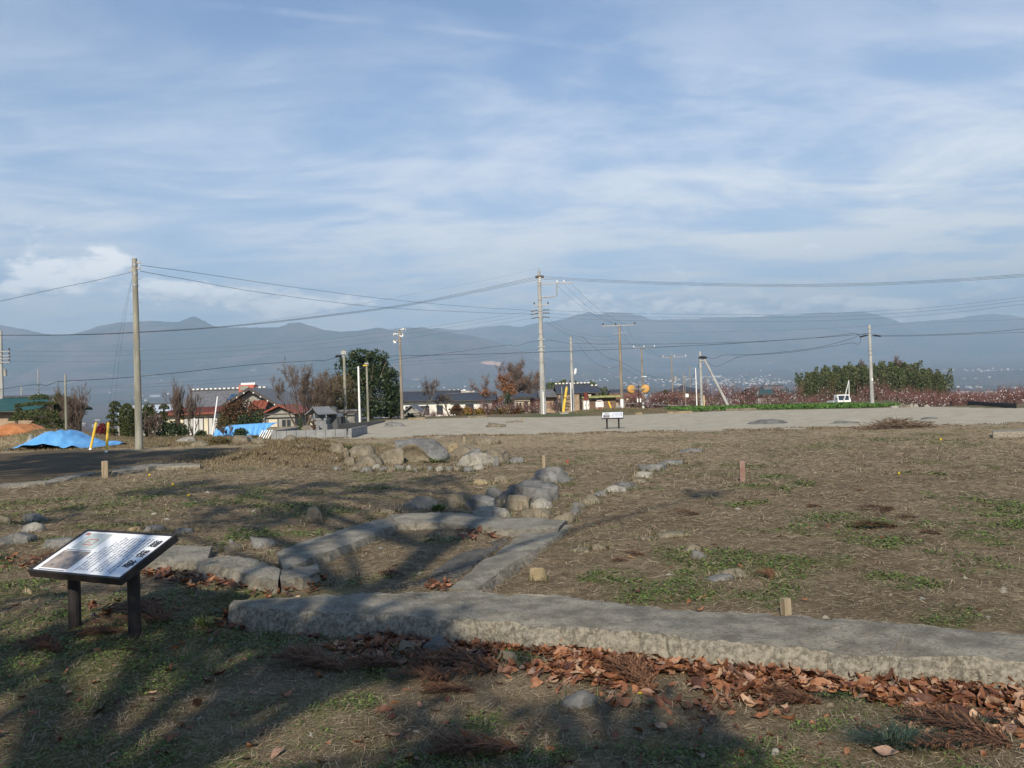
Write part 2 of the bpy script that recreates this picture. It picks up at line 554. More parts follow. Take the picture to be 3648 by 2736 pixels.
ROADN = [plane(a, b, 0) for a, b in ((-300, 1765), (0, 1728), (250, 1700), (420, 1672), (560, 1655), (700, 1648), (900, 1618), (1000, 1608))]
ROADF = [plane(a, b, 0) for a, b in ((-300, 1640), (0, 1618), (250, 1598), (480, 1607), (700, 1600), (800, 1594), (1000, 1600))]
RNX = [p.x for p in ROADN]; RNY = [p.y for p in ROADN]
RFX = [p.x for p in ROADF]; RFY = [p.y for p in ROADF]


def patch_list(lst):
    o = []
    for (px, py, rx, ry) in lst:
        c = plane(px, py, 0); a = plane(px + rx, py, 0); b = plane(px, py - ry, 0)
        o.append((c.x, c.y, abs(a.x - c.x), abs(b.y - c.y)))
    return o


GREEN_P = patch_list([(2180, 2050, 130, 36), (3030, 1850, 105, 34), (3440, 1775, 120, 26), (3560, 1835, 110, 40), (3110, 1925, 120, 40), (3480, 1915, 140, 45), (3430, 1995, 150, 60),
                      (860, 1905, 110, 30), (2860, 1726, 65, 14), (3180, 2075, 110, 30), (2960, 1990, 60, 20), (3250, 2090, 120, 30), (530, 1770, 110, 14), (1270, 1690, 60, 10),
                      (400, 1780, 60, 10), (700, 1790, 90, 12), (1360, 1705, 50, 8), (600, 1708, 90, 12), (150, 1715, 90, 10), (2640, 1800, 70, 10),
                      (700, 2360, 260, 60), (950, 2470, 260, 60), (300, 2350, 120, 40), (250, 2190, 130, 30), (1250, 2440, 170, 36), (1750, 2490, 150, 45), (1160, 2560, 220, 45),
                      (560, 2480, 140, 50), (80, 2300, 120, 50), (1950, 2600, 140, 40), (2400, 2600, 200, 40), (1450, 2620, 260, 60), (620, 2640, 260, 60), (200, 2600, 260, 80),
                      (2900, 2520, 90, 20), (3400, 2680, 160, 40), (2700, 2640, 80, 25), (1000, 2700, 300, 50), (2950, 1590, 160, 12), (3150, 1565, 260, 8), (3480, 1585, 180, 12)])
LIT_P = [(900, 2230), (700, 2090)]


def green_amt(x, y):
    g = np.zeros_like(x)
    wob = (fbm(x * 2.3, y * 2.3, 41, 3) - 0.5) * 1.5
    for (cx_, cy_, rx, ry) in GREEN_P:
        q = ((x - cx_) / rx) ** 2 + ((y - cy_) / ry) ** 2
        g = np.maximum(g, 1 - sstep(np.sqrt(q) + wob, 0.45, 1.15))
    g = g * (0.25 + 0.75 * sstep(fbm(x * 3.1 + 3, y * 3.1, 47, 3), 0.42, 0.58))
    # sparse mossy spots everywhere on the turf, more of them close by
    n = fbm(x * 1.1 + 7, y * 1.1, 33, 4)
    near_amt = 1 - sstep(y + 0.35 * x, 4.6, 7.5)
    g = np.maximum(g, 0.85 * sstep(n, 0.60 - 0.17 * near_amt, 0.74 - 0.14 * near_amt))
    left = sstep(-x, 1.0, 4.0) * (1 - sstep(y, 14, 19))
    g = np.maximum(g, 0.55 * left * sstep(fbm(x * 0.9, y * 0.9, 61, 4), 0.52, 0.68))
    return g


def gravel_amt(x, y):
    w = (fbm(x * 0.6, y * 0.6, 21, 4) - 0.5) * 2.2
    a = sstep(y + w * 0.9, np.interp(x, NEX, NEY) - 1.3, np.interp(x, NEX, NEY) + 1.3)
    b = 1 - sstep(y + w, np.interp(x, FEX, FEY) - 0.7, np.interp(x, FEX, FEY) + 0.9)
    c = sstep(x + w * 0.35, np.interp(y, LEY, LEX) - 0.25, np.interp(y, LEY, LEX) + 0.35)
    return a * b * c


def road_amt(x, y):
    w = (fbm(x * 0.9, y * 0.9, 23, 3) - 0.5) * 0.5
    a = sstep(y + w, np.interp(x, RNX, RNY) - 0.05, np.interp(x, RNX, RNY) + 0.2)
    b = 1 - sstep(y + w * 3, np.interp(x, RFX, RFY) - 0.5, np.interp(x, RFX, RFY) + 0.5)
    return a * b * (1 - sstep(x, -8.2, -7.0))


rs = [0.4]
while rs[-1] < 11500:
    rs.append(rs[-1] * (1.018 if rs[-1] < 90 else 1.04) + 0.0)
rs = np.array(rs)
aa = np.radians(np.concatenate([np.arange(-180, -40, 5.0), np.arange(-40, 40, 0.25), np.arange(40, 180, 5.0)]))
RR, AA = np.meshgrid(rs, aa, indexing='ij')
gx = (RR * np.sin(AA)).ravel(); gy = (RR * np.cos(AA)).ravel()
gz = Hn(gx, gy)
nr, na = len(rs), len(aa)
I = np.arange(nr - 1)[:, None] * na; J = np.arange(na)[None, :]; J2 = (J + 1) % na
FQ = np.stack([I + J, I + na + J, I + na + J2, I + J2], -1).reshape(-1, 4)
M_ground = bpy.data.materials.new('ground_turf'); M_ground.use_nodes = True
q = NT(M_ground.node_tree); b = M_ground.node_tree.nodes['Principled BSDF']
b.inputs['Roughness'].default_value = 0.95; b.inputs['Specular IOR Level'].default_value = 0.15
co = q.n('ShaderNodeTexCoord').outputs['Object']


def attr(nm):
    a_ = q.n('ShaderNodeAttribute'); a_.attribute_name = nm
    return a_.outputs['Fac']


def mapped(sc, rot=0.0):
    m_ = q.n('ShaderNodeMapping'); m_.inputs['Scale'].default_value = sc; m_.inputs['Rotation'].default_value = (0, 0, rot)
    q.l(co, m_.inputs[0]); return m_.outputs[0]


nA = q.noise(co, 0.55, 5, 0.6)
nB = q.noise(co, 3.2, 6, 0.65)
nC = q.noise(mapped((1, 3.4, 1), 0.3), 16, 5, 0.7)
nD = q.noise(mapped((3.0, 1, 1), -0.4), 42, 4, 0.7)
nE = q.noise(co, 130, 2, 0.6)
straw = q.mix(q.ss(nB, 0.36, 0.66), (0.150, 0.110, 0.065), (0.265, 0.200, 0.120))
straw = q.mix(q.m('MULTIPLY', q.ss(nA, 0.48, 0.66), 0.6), straw, (0.100, 0.070, 0.042))
straw = q.mix(q.m('MULTIPLY', q.ss(nC, 0.46, 0.68), 0.75), straw, (0.070, 0.049, 0.029))
straw = q.mix(q.m('MULTIPLY', q.ss(nD, 0.52, 0.68), 0.65), straw, (0.40, 0.33, 0.23))
olv = q.ss(q.noise(co, 0.9, 5, 0.65), 0.54, 0.66)
straw = q.mix(q.m('MULTIPLY', olv, 0.55), straw, (0.082, 0.066, 0.030))
straw = q.mix(q.m('MULTIPLY', q.ss(nE, 0.55, 0.75), 0.4), straw, (0.045, 0.032, 0.02))
straw = q.mix(q.m('MULTIPLY', attr('dry'), q.m('ADD', 0.35, q.m('MULTIPLY', q.ss(nC, 0.35, 0.6), 0.5))), straw, (0.41, 0.325, 0.20))
rust = q.ss(q.noise(co, 1.7, 5, 0.65), 0.60, 0.70)
straw = q.mix(q.m('MULTIPLY', rust, 0.5), straw, (0.125, 0.05, 0.026))
moss = q.mix(q.ss(nC, 0.4, 0.65), (0.050, 0.080, 0.014), (0.125, 0.165, 0.036))
moss = q.mix(q.m('MULTIPLY', q.ss(nD, 0.45, 0.65), 0.65), moss, (0.17, 0.13, 0.075))
gfac = q.m('MULTIPLY', attr('green'), q.m('ADD', 0.45, q.m('MULTIPLY', q.ss(nB, 0.35, 0.6), 0.5)), clamp=True)
c = q.mix(gfac, straw, moss)
near_amt = attr('near_amt')
c = q.mix(q.m('MULTIPLY', near_amt, 0.4), c, (0.060, 0.044, 0.027))  # darker brown patches on the near ground
grav = q.mix(q.ss(q.noise(co, 1.3, 6, 0.65), 0.35, 0.68), (0.44, 0.40, 0.315), (0.345, 0.305, 0.23))
grav = q.mix(q.m('MULTIPLY', q.ss(q.noise(mapped((0.35, 1, 1)), 2.4, 6, 0.7), 0.52, 0.64), 0.5), grav, (0.20, 0.16, 0.105))
grav = q.mix(q.m('MULTIPLY', q.ss(q.noise(mapped((0.12, 0.5, 1), 0.12), 2.0, 5, 0.6), 0.55, 0.66), 0.35), grav, (0.25, 0.22, 0.17))
grav = q.mix(q.m('MULTIPLY', q.ss(q.noise(co, 55, 3, 0.7), 0.5, 0.7), 0.35), grav, (0.22, 0.20, 0.165))
c = q.mix(attr('gravel'), c, grav)
road = q.mix(q.ss(nB, 0.35, 0.65), (0.050, 0.036, 0.022), (0.092, 0.068, 0.042))
road = q.mix(q.m('MULTIPLY', q.ss(nC, 0.5, 0.7), 0.5), road, (0.09, 0.075, 0.055))
c = q.mix(q.m('MULTIPLY', attr('road'), 0.86), c, road)
mid = q.mix(q.ss(q.noise(co, 0.12, 5, 0.6), 0.4, 0.62), (0.15, 0.115, 0.07), (0.085, 0.10, 0.04))
c = q.mix(attr('mid'), c, mid)
fa = q.mix(q.ss(q.noise(co, 0.004, 6, 0.65), 0.4, 0.6), (0.11, 0.072, 0.060), (0.045, 0.055, 0.035))
fa = q.mix(q.m('MULTIPLY', q.ss(q.noise(mapped((1, 0.45, 1)), 0.011, 5, 0.7), 0.58, 0.66), 0.6), fa, (0.24, 0.20, 0.16))
c = q.mix(attr('far'), c, fa)
q.l(c, b.inputs['Base Color'])
bn = q.n('ShaderNodeBump'); bn.inputs['Strength'].default_value = 0.9; bn.inputs['Distance'].default_value = 0.02
hh = q.m('ADD', q.m('MULTIPLY', nC, 0.5), q.m('ADD', q.m('MULTIPLY', nD, 0.5), q.m('MULTIPLY', nE, 0.2)))
q.l(hh, bn.inputs['Height']); q.l(bn.outputs[0], b.inputs['Normal'])
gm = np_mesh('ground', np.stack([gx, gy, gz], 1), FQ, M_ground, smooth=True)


def add_attr(nm, arr):
    a_ = gm.attributes.new(nm, 'FLOAT', 'POINT')
    a_.data.foreach_set('value', np.ascontiguousarray(arr, np.float32))


add_attr('green', green_amt(gx, gy) * (gy > 0.5))
add_attr('gravel', gravel_amt(gx, gy))
add_attr('dry', sstep(gy, 8, 30) * (0.55 + 0.45 * sstep(fbm(gx / 4, gy / 4, 44, 3), 0.4, 0.6)))
add_attr('road', road_amt(gx, gy))
add_attr('near_amt', (1 - sstep(gy + 0.25 * gx, 4.4, 6.2)) * sstep(fbm(gx * 1.5, gy * 1.5, 51, 4), 0.42, 0.6))
dist_ = np.sqrt(gx * gx + gy * gy)
lft = sstep(np.interp(gy, LEY, LEX) - gx, 0.0, 1.5) * sstep(gy, 36, 42)
midv = np.maximum(lft, sstep(gy, np.interp(gx, FEX, FEY) - 0.5, np.interp(gx, FEX, FEY) + 1.5)) * (1 - gravel_amt(gx, gy))
add_attr('mid', np.where(gy > 5, midv, 0))
add_attr('far', sstep(dist_, 180, 420))
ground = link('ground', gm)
ground['kind'] = 'structure'

# ------------------------------------------------------------------ hills and mountains
M_hill = bpy.data.materials.new('wooded_hillside'); M_hill.use_nodes = True
q = NT(M_hill.node_tree); b = M_hill.node_tree.nodes['Principled BSDF']
b.inputs['Roughness'].default_value = 1.0; b.inputs['Specular IOR Level'].default_value = 0.0
co = q.n('ShaderNodeTexCoord').outputs['Object']
sz = q.n('ShaderNodeSeparateXYZ'); q.l(co, sz.inputs[0])
c = q.mix(q.ss(q.noise(co, 0.0016, 6, 0.6), 0.42, 0.60), (0.012, 0.030, 0.020), (0.13, 0.085, 0.072))
c = q.mix(q.m('MULTIPLY', q.ss(q.noise(co, 0.012, 5, 0.65), 0.42, 0.66), 0.5), c, (0.035, 0.040, 0.026))
lowz = q.m('SUBTRACT', 1.0, q.ss(sz.outputs[2], 180, 480))
clr = q.m('MULTIPLY', q.ss(q.noise(co, 0.0065, 4, 0.7), 0.60, 0.67), lowz)
c = q.mix(q.m('MULTIPLY', clr, 0.8), c, (0.42, 0.33, 0.25))
q.l(c, b.inputs['Base Color'])


def ridge(name, pts, Yd, depth, seed, spur=0.22, foot=None, rows=44):
    xs = np.array([p[0] for p in pts], float); ys = np.array([p[1] for p in pts], float)
    px = np.arange(xs[0], xs[-1] + 1, 9.0)
    py = np.interp(px, xs, ys)
    # soften the corners of the sketched skyline, then add tree-line roughness
    ker = np.array([1, 2, 3, 2, 1.]) / 9
    pad = np.pad(py, 2, mode='edge'); py = np.convolve(pad, ker, 'valid')
    py = py - (fbm(px / 60, px * 0 + seed, seed, 4) - 0.5) * 9 - (vn(px / 10, px * 0, seed + 3) - 0.5) * 2.2
    P = [at(a, b_, Yd) for a, b_ in zip(px, py)]
    X0 = np.array([p.x for p in P]); ZC = np.array([p.z for p in P])
    V = []
    ts = np.concatenate([[-0.25, -0.1], np.linspace(0, 1, rows)])
    for t in ts:
        Yr = Yd - depth * t
        Xr = X0
        base = Hn(Xr, np.full_like(Xr, Yd - depth)) - 20
        u = Xr / 900.0
        rg = 1 - np.abs(2 * fbm(u + 0.35 * t, np.full_like(u, t * 1.5), seed, 4) - 1) * 2.2
        amp = spur * (ZC - base) * np.clip(t * 4, 0, 1) * (1 - t) ** 0.7
        prof = (1 - np.clip(t, 0, 1)) ** 1.25 if t >= 0 else (1 + t * 1.2)
        Z_ = base + (ZC - base) * prof + amp * (rg - 0.62)
        V.append(np.stack([Xr + (fbm(u * 3, np.full_like(u, t * 6), seed + 8, 3) - 0.5) * 80 * (t > 0), np.full_like(Xr, Yr), Z_], 1))
    n = len(px); R_ = len(ts)
    V = np.concatenate(V)
    I_ = np.arange(R_ - 1)[:, None] * n; J_ = np.arange(n - 1)[None, :]
    Fq = np.stack([I_ + J_, I_ + J_ + 1, I_ + n + J_ + 1, I_ + n + J_], -1).reshape(-1, 4)[:, ::-1]
    o = link(name, np_mesh(name, V, Fq, M_hill, smooth=True))
    o['kind'] = 'structure'
    return o


MTN = [ridge('mountain', [(-700, 1120), (-300, 1135), (0, 1158), (100, 1176), (165, 1193), (262, 1191), (310, 1178), (345, 1160), (420, 1150), (470, 1146), (520, 1141), (560, 1142), (600, 1150),
                   (640, 1149), (665, 1138), (692, 1128), (715, 1138), (760, 1162), (830, 1167), (1000, 1168), (1030, 1153), (1062, 1146), (1095, 1156), (1150, 1177),
                   (1230, 1182), (1290, 1180), (1330, 1166), (1370, 1171), (1400, 1184), (1440, 1173), (1500, 1166), (1550, 1176), (1640, 1192), (1740, 1206), (1800, 1232),
                   (1950, 1275), (2150, 1310), (2500, 1345)], 7600, 2300, 3, 0.34)]
ridge('mountain', [(1100, 1200), (1350, 1178), (1470, 1166), (1560, 1172), (1640, 1176), (1720, 1166), (1790, 1160), (1850, 1166), (1920, 1148), (1990, 1140), (2050, 1124),
                   (2085, 1112), (2130, 1122), (2180, 1112), (2230, 1114), (2290, 1130), (2340, 1141), (2420, 1136), (2560, 1132), (2700, 1128), (2850, 1120), (2960, 1114),
                   (3080, 1110), (3150, 1128), (3200, 1148), (3270, 1190), (3400, 1240), (3600, 1290)], 11000, 3200, 11, 0.3)
ridge('mountain', [(2700, 1160), (3000, 1150), (3180, 1150), (3222, 1151), (3300, 1142), (3400, 1136), (3470, 1124), (3520, 1119), (3580, 1122), (3660, 1132), (3900, 1110), (4300, 1100)],
      11600, 3400, 19, 0.3)

# ------------------------------------------------------------------ far-off town on the opposite fan
rng = np.random.default_rng(5)
M_town = mat('town_roofs_and_walls', (0.5, 0.5, 0.5), None, rough=0.8, island=[(0.10, 0.10, 0.12), (0.52, 0.50, 0.46), (0.20, 0.17, 0.16), (0.44, 0.38, 0.34), (0.16, 0.20, 0.26),
                                                                            (0.60, 0.57, 0.54), (0.30, 0.22, 0.18), (0.55, 0.58, 0.62)])
N = 15000
s_ = rng.uniform(-0.72, 0.85, N)
y_ = 700 * (6400 / 700) ** rng.uniform(0, 1, N)
x_ = s_ * y_
dn = fbm(x_ / 420, y_ / 420, 71, 3)
rightness = sstep(s_, 0.02, 0.28)
p_keep = sstep(dn, 0.48 - 0.1 * rightness, 0.62) * (0.10 + 0.90 * rightness) * (1 - 0.85 * sstep(y_, 4600, 6400)) * sstep(y_, 700, 1500)
kp = rng.uniform(0, 1, N) < p_keep
x_, y_ = x_[kp], y_[kp]
n = len(x_)
z_ = Hn(x_, y_)
big = rng.uniform(0, 1, n) < 0.022
lx = np.where(big, rng.uniform(25, 60, n), rng.uniform(7, 13, n)); ly = np.where(big, rng.uniform(14, 30, n), rng.uniform(7, 11, n))
hz = np.where(big, rng.uniform(7, 12, n), rng.uniform(4, 7.5, n))
an = rng.uniform(-0.5, 0.5, n)
cubev = np.array([(-.5, -.5, -.6), (.5, -.5, -.6), (.5, .5, -.6), (-.5, .5, -.6), (-.5, -.5, 1), (.5, -.5, 1), (.5, .5, 1), (-.5, .5, 1)])
cubef = np.array([(0, 1, 5, 4), (1, 2, 6, 5), (2, 3, 7, 6), (3, 0, 4, 7), (4, 5, 6, 7)])
vx = cubev[None, :, 0] * lx[:, None]; vy = cubev[None, :, 1] * ly[:, None]
TV = np.stack([x_[:, None] + vx * np.cos(an)[:, None] - vy * np.sin(an)[:, None], y_[:, None] + vx * np.sin(an)[:, None] + vy * np.cos(an)[:, None],
               z_[:, None] + cubev[None, :, 2] * hz[:, None]], -1).reshape(-1, 3)
TF = (cubef[None] + (np.arange(n) * 8)[:, None, None]).reshape(-1, 4)
town = link('town', np_mesh('town', TV, TF, M_town))
town['kind'] = 'stuff'
town['label'] = 'distant town of pale buildings spread over the valley floor'

# ------------------------------------------------------------------ air
hb = MB().box(-12800, 12800, -12800, 12800, -62, 1320)
hz_m = bpy.data.materials.new('hazy_air'); hz_m.use_nodes = True
ht = hz_m.node_tree; ht.nodes.clear()
ho = ht.nodes.new('ShaderNodeOutputMaterial'); hv = ht.nodes.new('ShaderNodeVolumePrincipled')
hv.inputs['Color'].default_value = (0.545, 0.765, 1.0, 1)
hv.inputs['Density'].default_value = 0.00018
hv.inputs['Anisotropy'].default_value = 0.0
ht.links.new(hv.outputs[0], ho.inputs['Volume'])
haze = link('haze', mesh_of('haze', hb, hz_m))
haze['kind'] = 'stuff'

# ------------------------------------------------------------------ old concrete footings (rough cast strips)
def resample(px, n):
    P = [Vector(p) for p in px]
    L = [0]
    for a_, b_ in zip(P, P[1:]):
        L.append(L[-1] + (b_ - a_).length)
    o = []
    for t in np.linspace(0, L[-1], n):
        for i in range(len(P) - 1):
            if t <= L[i + 1] + 1e-9:
                f = (t - L[i]) / max(1e-9, L[i + 1] - L[i])
                o.append(P[i].lerp(P[i + 1], f))
                break
    return o


def _hs(ix, iy, seed):
    h = (ix * 374761393 + iy * 668265263 + seed * 974634777) & 0xFFFFFFFF
    h = ((h ^ (h >> 13)) * 1274126177) & 0xFFFFFFFF
    return ((h ^ (h >> 16)) & 0xFFFF) / 65535.0


def n3(p, s, seed):
    x = p.x * s + p.z * s * 1.3; y = p.y * s - p.z * s * 0.9
    ix = math.floor(x); iy = math.floor(y)
    fx = x - ix; fy = y - iy
    fx = fx * fx * (3 - 2 * fx); fy = fy * fy * (3 - 2 * fy)
    a_ = _hs(ix, iy, seed); b_ = _hs(ix + 1, iy, seed); c_ = _hs(ix, iy + 1, seed); d_ = _hs(ix + 1, iy + 1, seed)
    return (a_ + (b_ - a_) * fx) * (1 - fy) + (c_ + (d_ - c_) * fx) * fy - 0.5


def strip(name, label, cat, Apx, Bpx, z, zbot, seed, mats, step=0.05, m=9, rough=0.012, slope=0.03, zfun=None, group=None):
    """A = far edge, B = near edge of the top, as photo pixels on the plane at height z"""
    A0 = [plane(a_, b_, z) for a_, b_ in Apx]; B0 = [plane(a_, b_, z) for a_, b_ in Bpx]
    L = max(sum((q_ - p_).length for p_, q_ in zip(A0, A0[1:])), sum((q_ - p_).length for p_, q_ in zip(B0, B0[1:])))
    n_ = max(6, int(L / step))
    A = resample(A0, n_); B = resample(B0, n_)
    mb = MB(); rows = []
    for i in range(n_):
        a_, b_ = A[i], B[i]
        d = (b_ - a_); w = d.length; d = d / max(w, 1e-6)
        row = []
        e1 = n3(b_, 2.2, seed + 31) * 0.03 + n3(b_, 5, seed) * 0.045 + n3(b_, 17, seed + 1) * 0.04
        e2 = n3(a_, 2.2, seed + 35) * 0.03 + n3(a_, 5, seed + 5) * 0.04 + n3(a_, 17, seed + 6) * 0.03
        zb = zbot if zfun is None else zfun(i / (n_ - 1))
        hgt = z - zb
        for t, zz in ((-slope * 0.6, zb), (0.0, z - hgt * 0.35), (0.02, z - 0.010)):
            row.append((a_ + d * (t * 1.0 + e2), zz))
        for j in range(m):
            f = (j + 0.6) / m
            row.append((a_ + d * (w * f + e2 * (1 - f) + e1 * f * 0.6), z - 0.016 * (max(0, abs(2 * f - 1) - 0.55) / 0.45) ** 2))
        for f, zz in ((w - 0.012, z - 0.012), (w + slope * 0.25, z - hgt * 0.3), (w + slope * 0.6, z - hgt * 0.62), (w + slope, zb)):
            row.append((b_ - d * (w - f) + d * e1 * (1.0 if zz < z - 0.02 else 0.4), zz))
        out_ = []
        for kx, (p, zz) in enumerate(row):
            amp = rough * (1.0 if 3 <= kx < 3 + m else 2.0)
            p = Vector((p.x, p.y, zz))
            dz = (n3(p, 9, seed + 2) + 0.6 * n3(p, 28, seed + 3)) * amp + n3(p, 1.6, seed + 4) * 0.045
            if 3 + m <= kx < 3 + m + 3:
                p += d * (n3(p, 22, seed + 9) * rough * 3.2)
            out_.append(Vector((p.x, p.y, zz + (dz if zz > zb + 0.001 else 0))))
        rows.append(out_)
    K = len(rows[0])
    vs = [p for r_ in rows for p in r_]
    fs = []; mi = []
    for i in range(n_ - 1):
        for j in range(K - 1):
            fs.append((i * K + j, i * K + j + 1, (i + 1) * K + j + 1, (i + 1) * K + j))
            mi.append(1 if j >= 3 + m - 1 else 0)
    fs.append(tuple(range(K))); mi.append(1)
    fs.append(tuple((n_ - 1) * K + j for j in range(K - 1, -1, -1))); mi.append(1)
    c = sum(vs, Vector()) / len(vs); c.z = zbot
    mb.v = [tuple(p - c) for p in vs]; mb.f = fs; mb.mi = mi
    o = solo(name, mb, mats, label, cat, c, group=group)
    # flip if needed so that tops face up
    me = o.data
    me.update()
    up = sum(1 if p.normal.z > 0 else -1 for p in me.polygons)
    if up < 0:
        me.flip_normals()
    return o


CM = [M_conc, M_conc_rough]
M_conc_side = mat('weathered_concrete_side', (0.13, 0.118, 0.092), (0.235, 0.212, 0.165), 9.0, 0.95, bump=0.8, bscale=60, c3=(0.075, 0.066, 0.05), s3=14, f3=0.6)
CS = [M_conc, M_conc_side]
strip('concrete_footing', 'long weathered concrete footing running across the front behind the drift of brown leaves', 'footing',
      [(835, 2132), (1000, 2124), (1200, 2116), (1450, 2108), (1640, 2106), (1800, 2122), (2000, 2130), (2200, 2146), (2450, 2164), (2700, 2182), (3000, 2204), (3300, 2228), (3648, 2258), (3950, 2280)],
      [(815, 2158), (1000, 2172), (1200, 2182), (1430, 2196), (1650, 2208), (1880, 2226), (2100, 2246), (2300, 2262), (2500, 2280), (2750, 2300), (3000, 2318), (3300, 2338), (3648, 2362), (3950, 2385)],
      0.06, -0.16, 1, CM, step=0.035, m=10, rough=0.014, slope=0.10)
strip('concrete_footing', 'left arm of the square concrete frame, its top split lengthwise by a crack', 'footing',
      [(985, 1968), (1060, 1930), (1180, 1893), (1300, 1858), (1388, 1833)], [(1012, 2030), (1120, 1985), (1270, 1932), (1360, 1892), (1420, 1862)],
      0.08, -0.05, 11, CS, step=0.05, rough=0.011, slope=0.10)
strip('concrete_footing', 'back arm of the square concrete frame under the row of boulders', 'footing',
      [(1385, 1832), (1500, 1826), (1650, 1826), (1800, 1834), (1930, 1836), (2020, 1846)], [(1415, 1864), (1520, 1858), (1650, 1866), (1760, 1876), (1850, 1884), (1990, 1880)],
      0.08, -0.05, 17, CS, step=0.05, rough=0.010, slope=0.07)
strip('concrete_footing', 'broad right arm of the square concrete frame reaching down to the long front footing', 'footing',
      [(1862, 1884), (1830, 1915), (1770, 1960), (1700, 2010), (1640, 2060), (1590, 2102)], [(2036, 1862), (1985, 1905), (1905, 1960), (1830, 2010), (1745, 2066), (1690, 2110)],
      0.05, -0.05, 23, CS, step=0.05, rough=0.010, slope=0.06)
strip('concrete_step', 'dark sunken ledge along the inside of the square concrete frame', 'ledge',
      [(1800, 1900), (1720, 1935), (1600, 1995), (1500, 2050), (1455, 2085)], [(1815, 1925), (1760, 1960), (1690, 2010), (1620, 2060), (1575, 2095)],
      0.012, -0.05, 27, [M_conc_dark, M_conc_dark], step=0.06, rough=0.014)  # low strip in one dark tone, giving the dark patch inside the frame
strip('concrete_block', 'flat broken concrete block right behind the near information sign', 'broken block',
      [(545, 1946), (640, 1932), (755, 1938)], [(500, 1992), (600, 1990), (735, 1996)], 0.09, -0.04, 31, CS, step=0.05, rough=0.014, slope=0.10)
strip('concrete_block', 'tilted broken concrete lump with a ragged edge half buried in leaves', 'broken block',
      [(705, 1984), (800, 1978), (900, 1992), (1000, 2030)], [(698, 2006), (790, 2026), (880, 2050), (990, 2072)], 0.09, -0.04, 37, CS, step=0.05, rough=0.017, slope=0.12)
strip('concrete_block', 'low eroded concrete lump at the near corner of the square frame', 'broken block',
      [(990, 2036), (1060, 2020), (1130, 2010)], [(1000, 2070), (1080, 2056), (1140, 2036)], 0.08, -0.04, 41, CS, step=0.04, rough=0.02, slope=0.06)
strip('roadside_kerb', 'thin old concrete kerb at the left edge beside the dark track', 'kerb',
      [(-200, 1738), (0, 1722), (160, 1710), (255, 1692), (330, 1680)], [(-200, 1748), (0, 1732), (165, 1718), (260, 1700), (335, 1686)], 0.06, -0.04, 43, CM, step=0.15, m=3, rough=0.02)
strip('concrete_slab', 'pale cracked concrete slab at the edge of the dark track by the wooden stake', 'slab',
      [(395, 1672), (470, 1660), (560, 1649), (650, 1646), (715, 1650)], [(400, 1682), (480, 1672), (560, 1662), (650, 1658), (712, 1656)], 0.10, -0.04, 47, CM, step=0.12, m=5, rough=0.02)
strip('concrete_kerb', 'short pale concrete kerb lying in the turf at the far right edge', 'kerb',
      [(3535, 1531), (3600, 1529), (3760, 1522)], [(3537, 1538), (3600, 1536), (3760, 1529)], 0.18, -0.05, 49, CM, step=0.3, m=3, rough=0.01)


# ------------------------------------------------------------------ stones
def stone_mat(name, c1, c2, c3):
    return mat(name, c1, c2, 3.4, 0.9, detail=8, bump=0.8, bscale=22, c3=c3, s3=11, f3=0.75)


ST = {'grey': stone_mat('grey_boulder', (0.125, 0.125, 0.118), (0.215, 0.212, 0.20), (0.075, 0.075, 0.07)),
      'dark': stone_mat('dark_boulder', (0.10, 0.10, 0.096), (0.175, 0.172, 0.163), (0.06, 0.06, 0.057)),
      'tan': stone_mat('tan_boulder', (0.145, 0.122, 0.085), (0.235, 0.203, 0.148), (0.085, 0.072, 0.05)),
      'yellow': stone_mat('ochre_boulder', (0.21, 0.165, 0.095), (0.32, 0.255, 0.155), (0.125, 0.098, 0.06)),
      'pale': stone_mat('pale_boulder', (0.22, 0.207, 0.175), (0.34, 0.32, 0.275), (0.135, 0.125, 0.105))}


def ico(sub):
    import bmesh
    bm = bmesh.new()
    bmesh.ops.create_icosphere(bm, subdivisions=sub, radius=1.0)
    bm.verts.ensure_lookup_table()
    V = np.array([v.co[:] for v in bm.verts]); Fc = np.array([[v.index for v in f.verts] for f in bm.faces])
    bm.free()
    return V, Fc


ICO = {s: ico(s) for s in (1, 2, 3, 4)}


def rock_mesh(name, w, d, h, seed, m_, sub=3, sink=0.7, blocky=0.75):
    V, Fc = ICO[sub]
    r_ = np.random.default_rng(seed)
    U = V.copy()
    U = np.sign(U) * np.abs(U) ** blocky
    for i in range(11):
        nrm = r_.normal(size=3); nrm[2] = abs(nrm[2]) * 0.75; nrm /= np.linalg.norm(nrm)
        dd = U @ nrm; lim = r_.uniform(0.55, 0.92)
        ov = np.maximum(dd - lim, 0)
        U = U - ov[:, None] * nrm * 0.93
    q1 = V * 1.5 + seed * 3.1; q2 = V * 4.2 + seed
    nz = fbm(q1[:, 0] + q1[:, 2] * 1.1, q1[:, 1] - q1[:, 2] * 0.8, seed, 4) - 0.5
    nf = fbm(q2[:, 0] + q2[:, 2] * 1.3, q2[:, 1] - q2[:, 2] * 0.7, seed + 9, 3) - 0.5
    U = U * (1 + 0.55 * nz[:, None] + 0.16 * nf[:, None])
    sk = r_.uniform(-0.25, 0.25)
    U[:, 2] += sk * U[:, 0] * (U[:, 2] > 0)
    U = U * np.array([w / 2, d / 2, h * (1 + sink) / 2])
    U[:, 2] += h * (1 + sink) / 2 - h * sink
    lo_x = U[U[:, 2] > -0.05 * h, 0]
    U[:, 0] *= w / max(1e-6, np.ptp(lo_x)); U[:, 2] = np.where(U[:, 2] > 0, U[:, 2] * h / U[:, 2].max(), U[:, 2])
    return np_mesh(name, U, Fc, m_, smooth=True)


RS = [100]
ROCKS = []


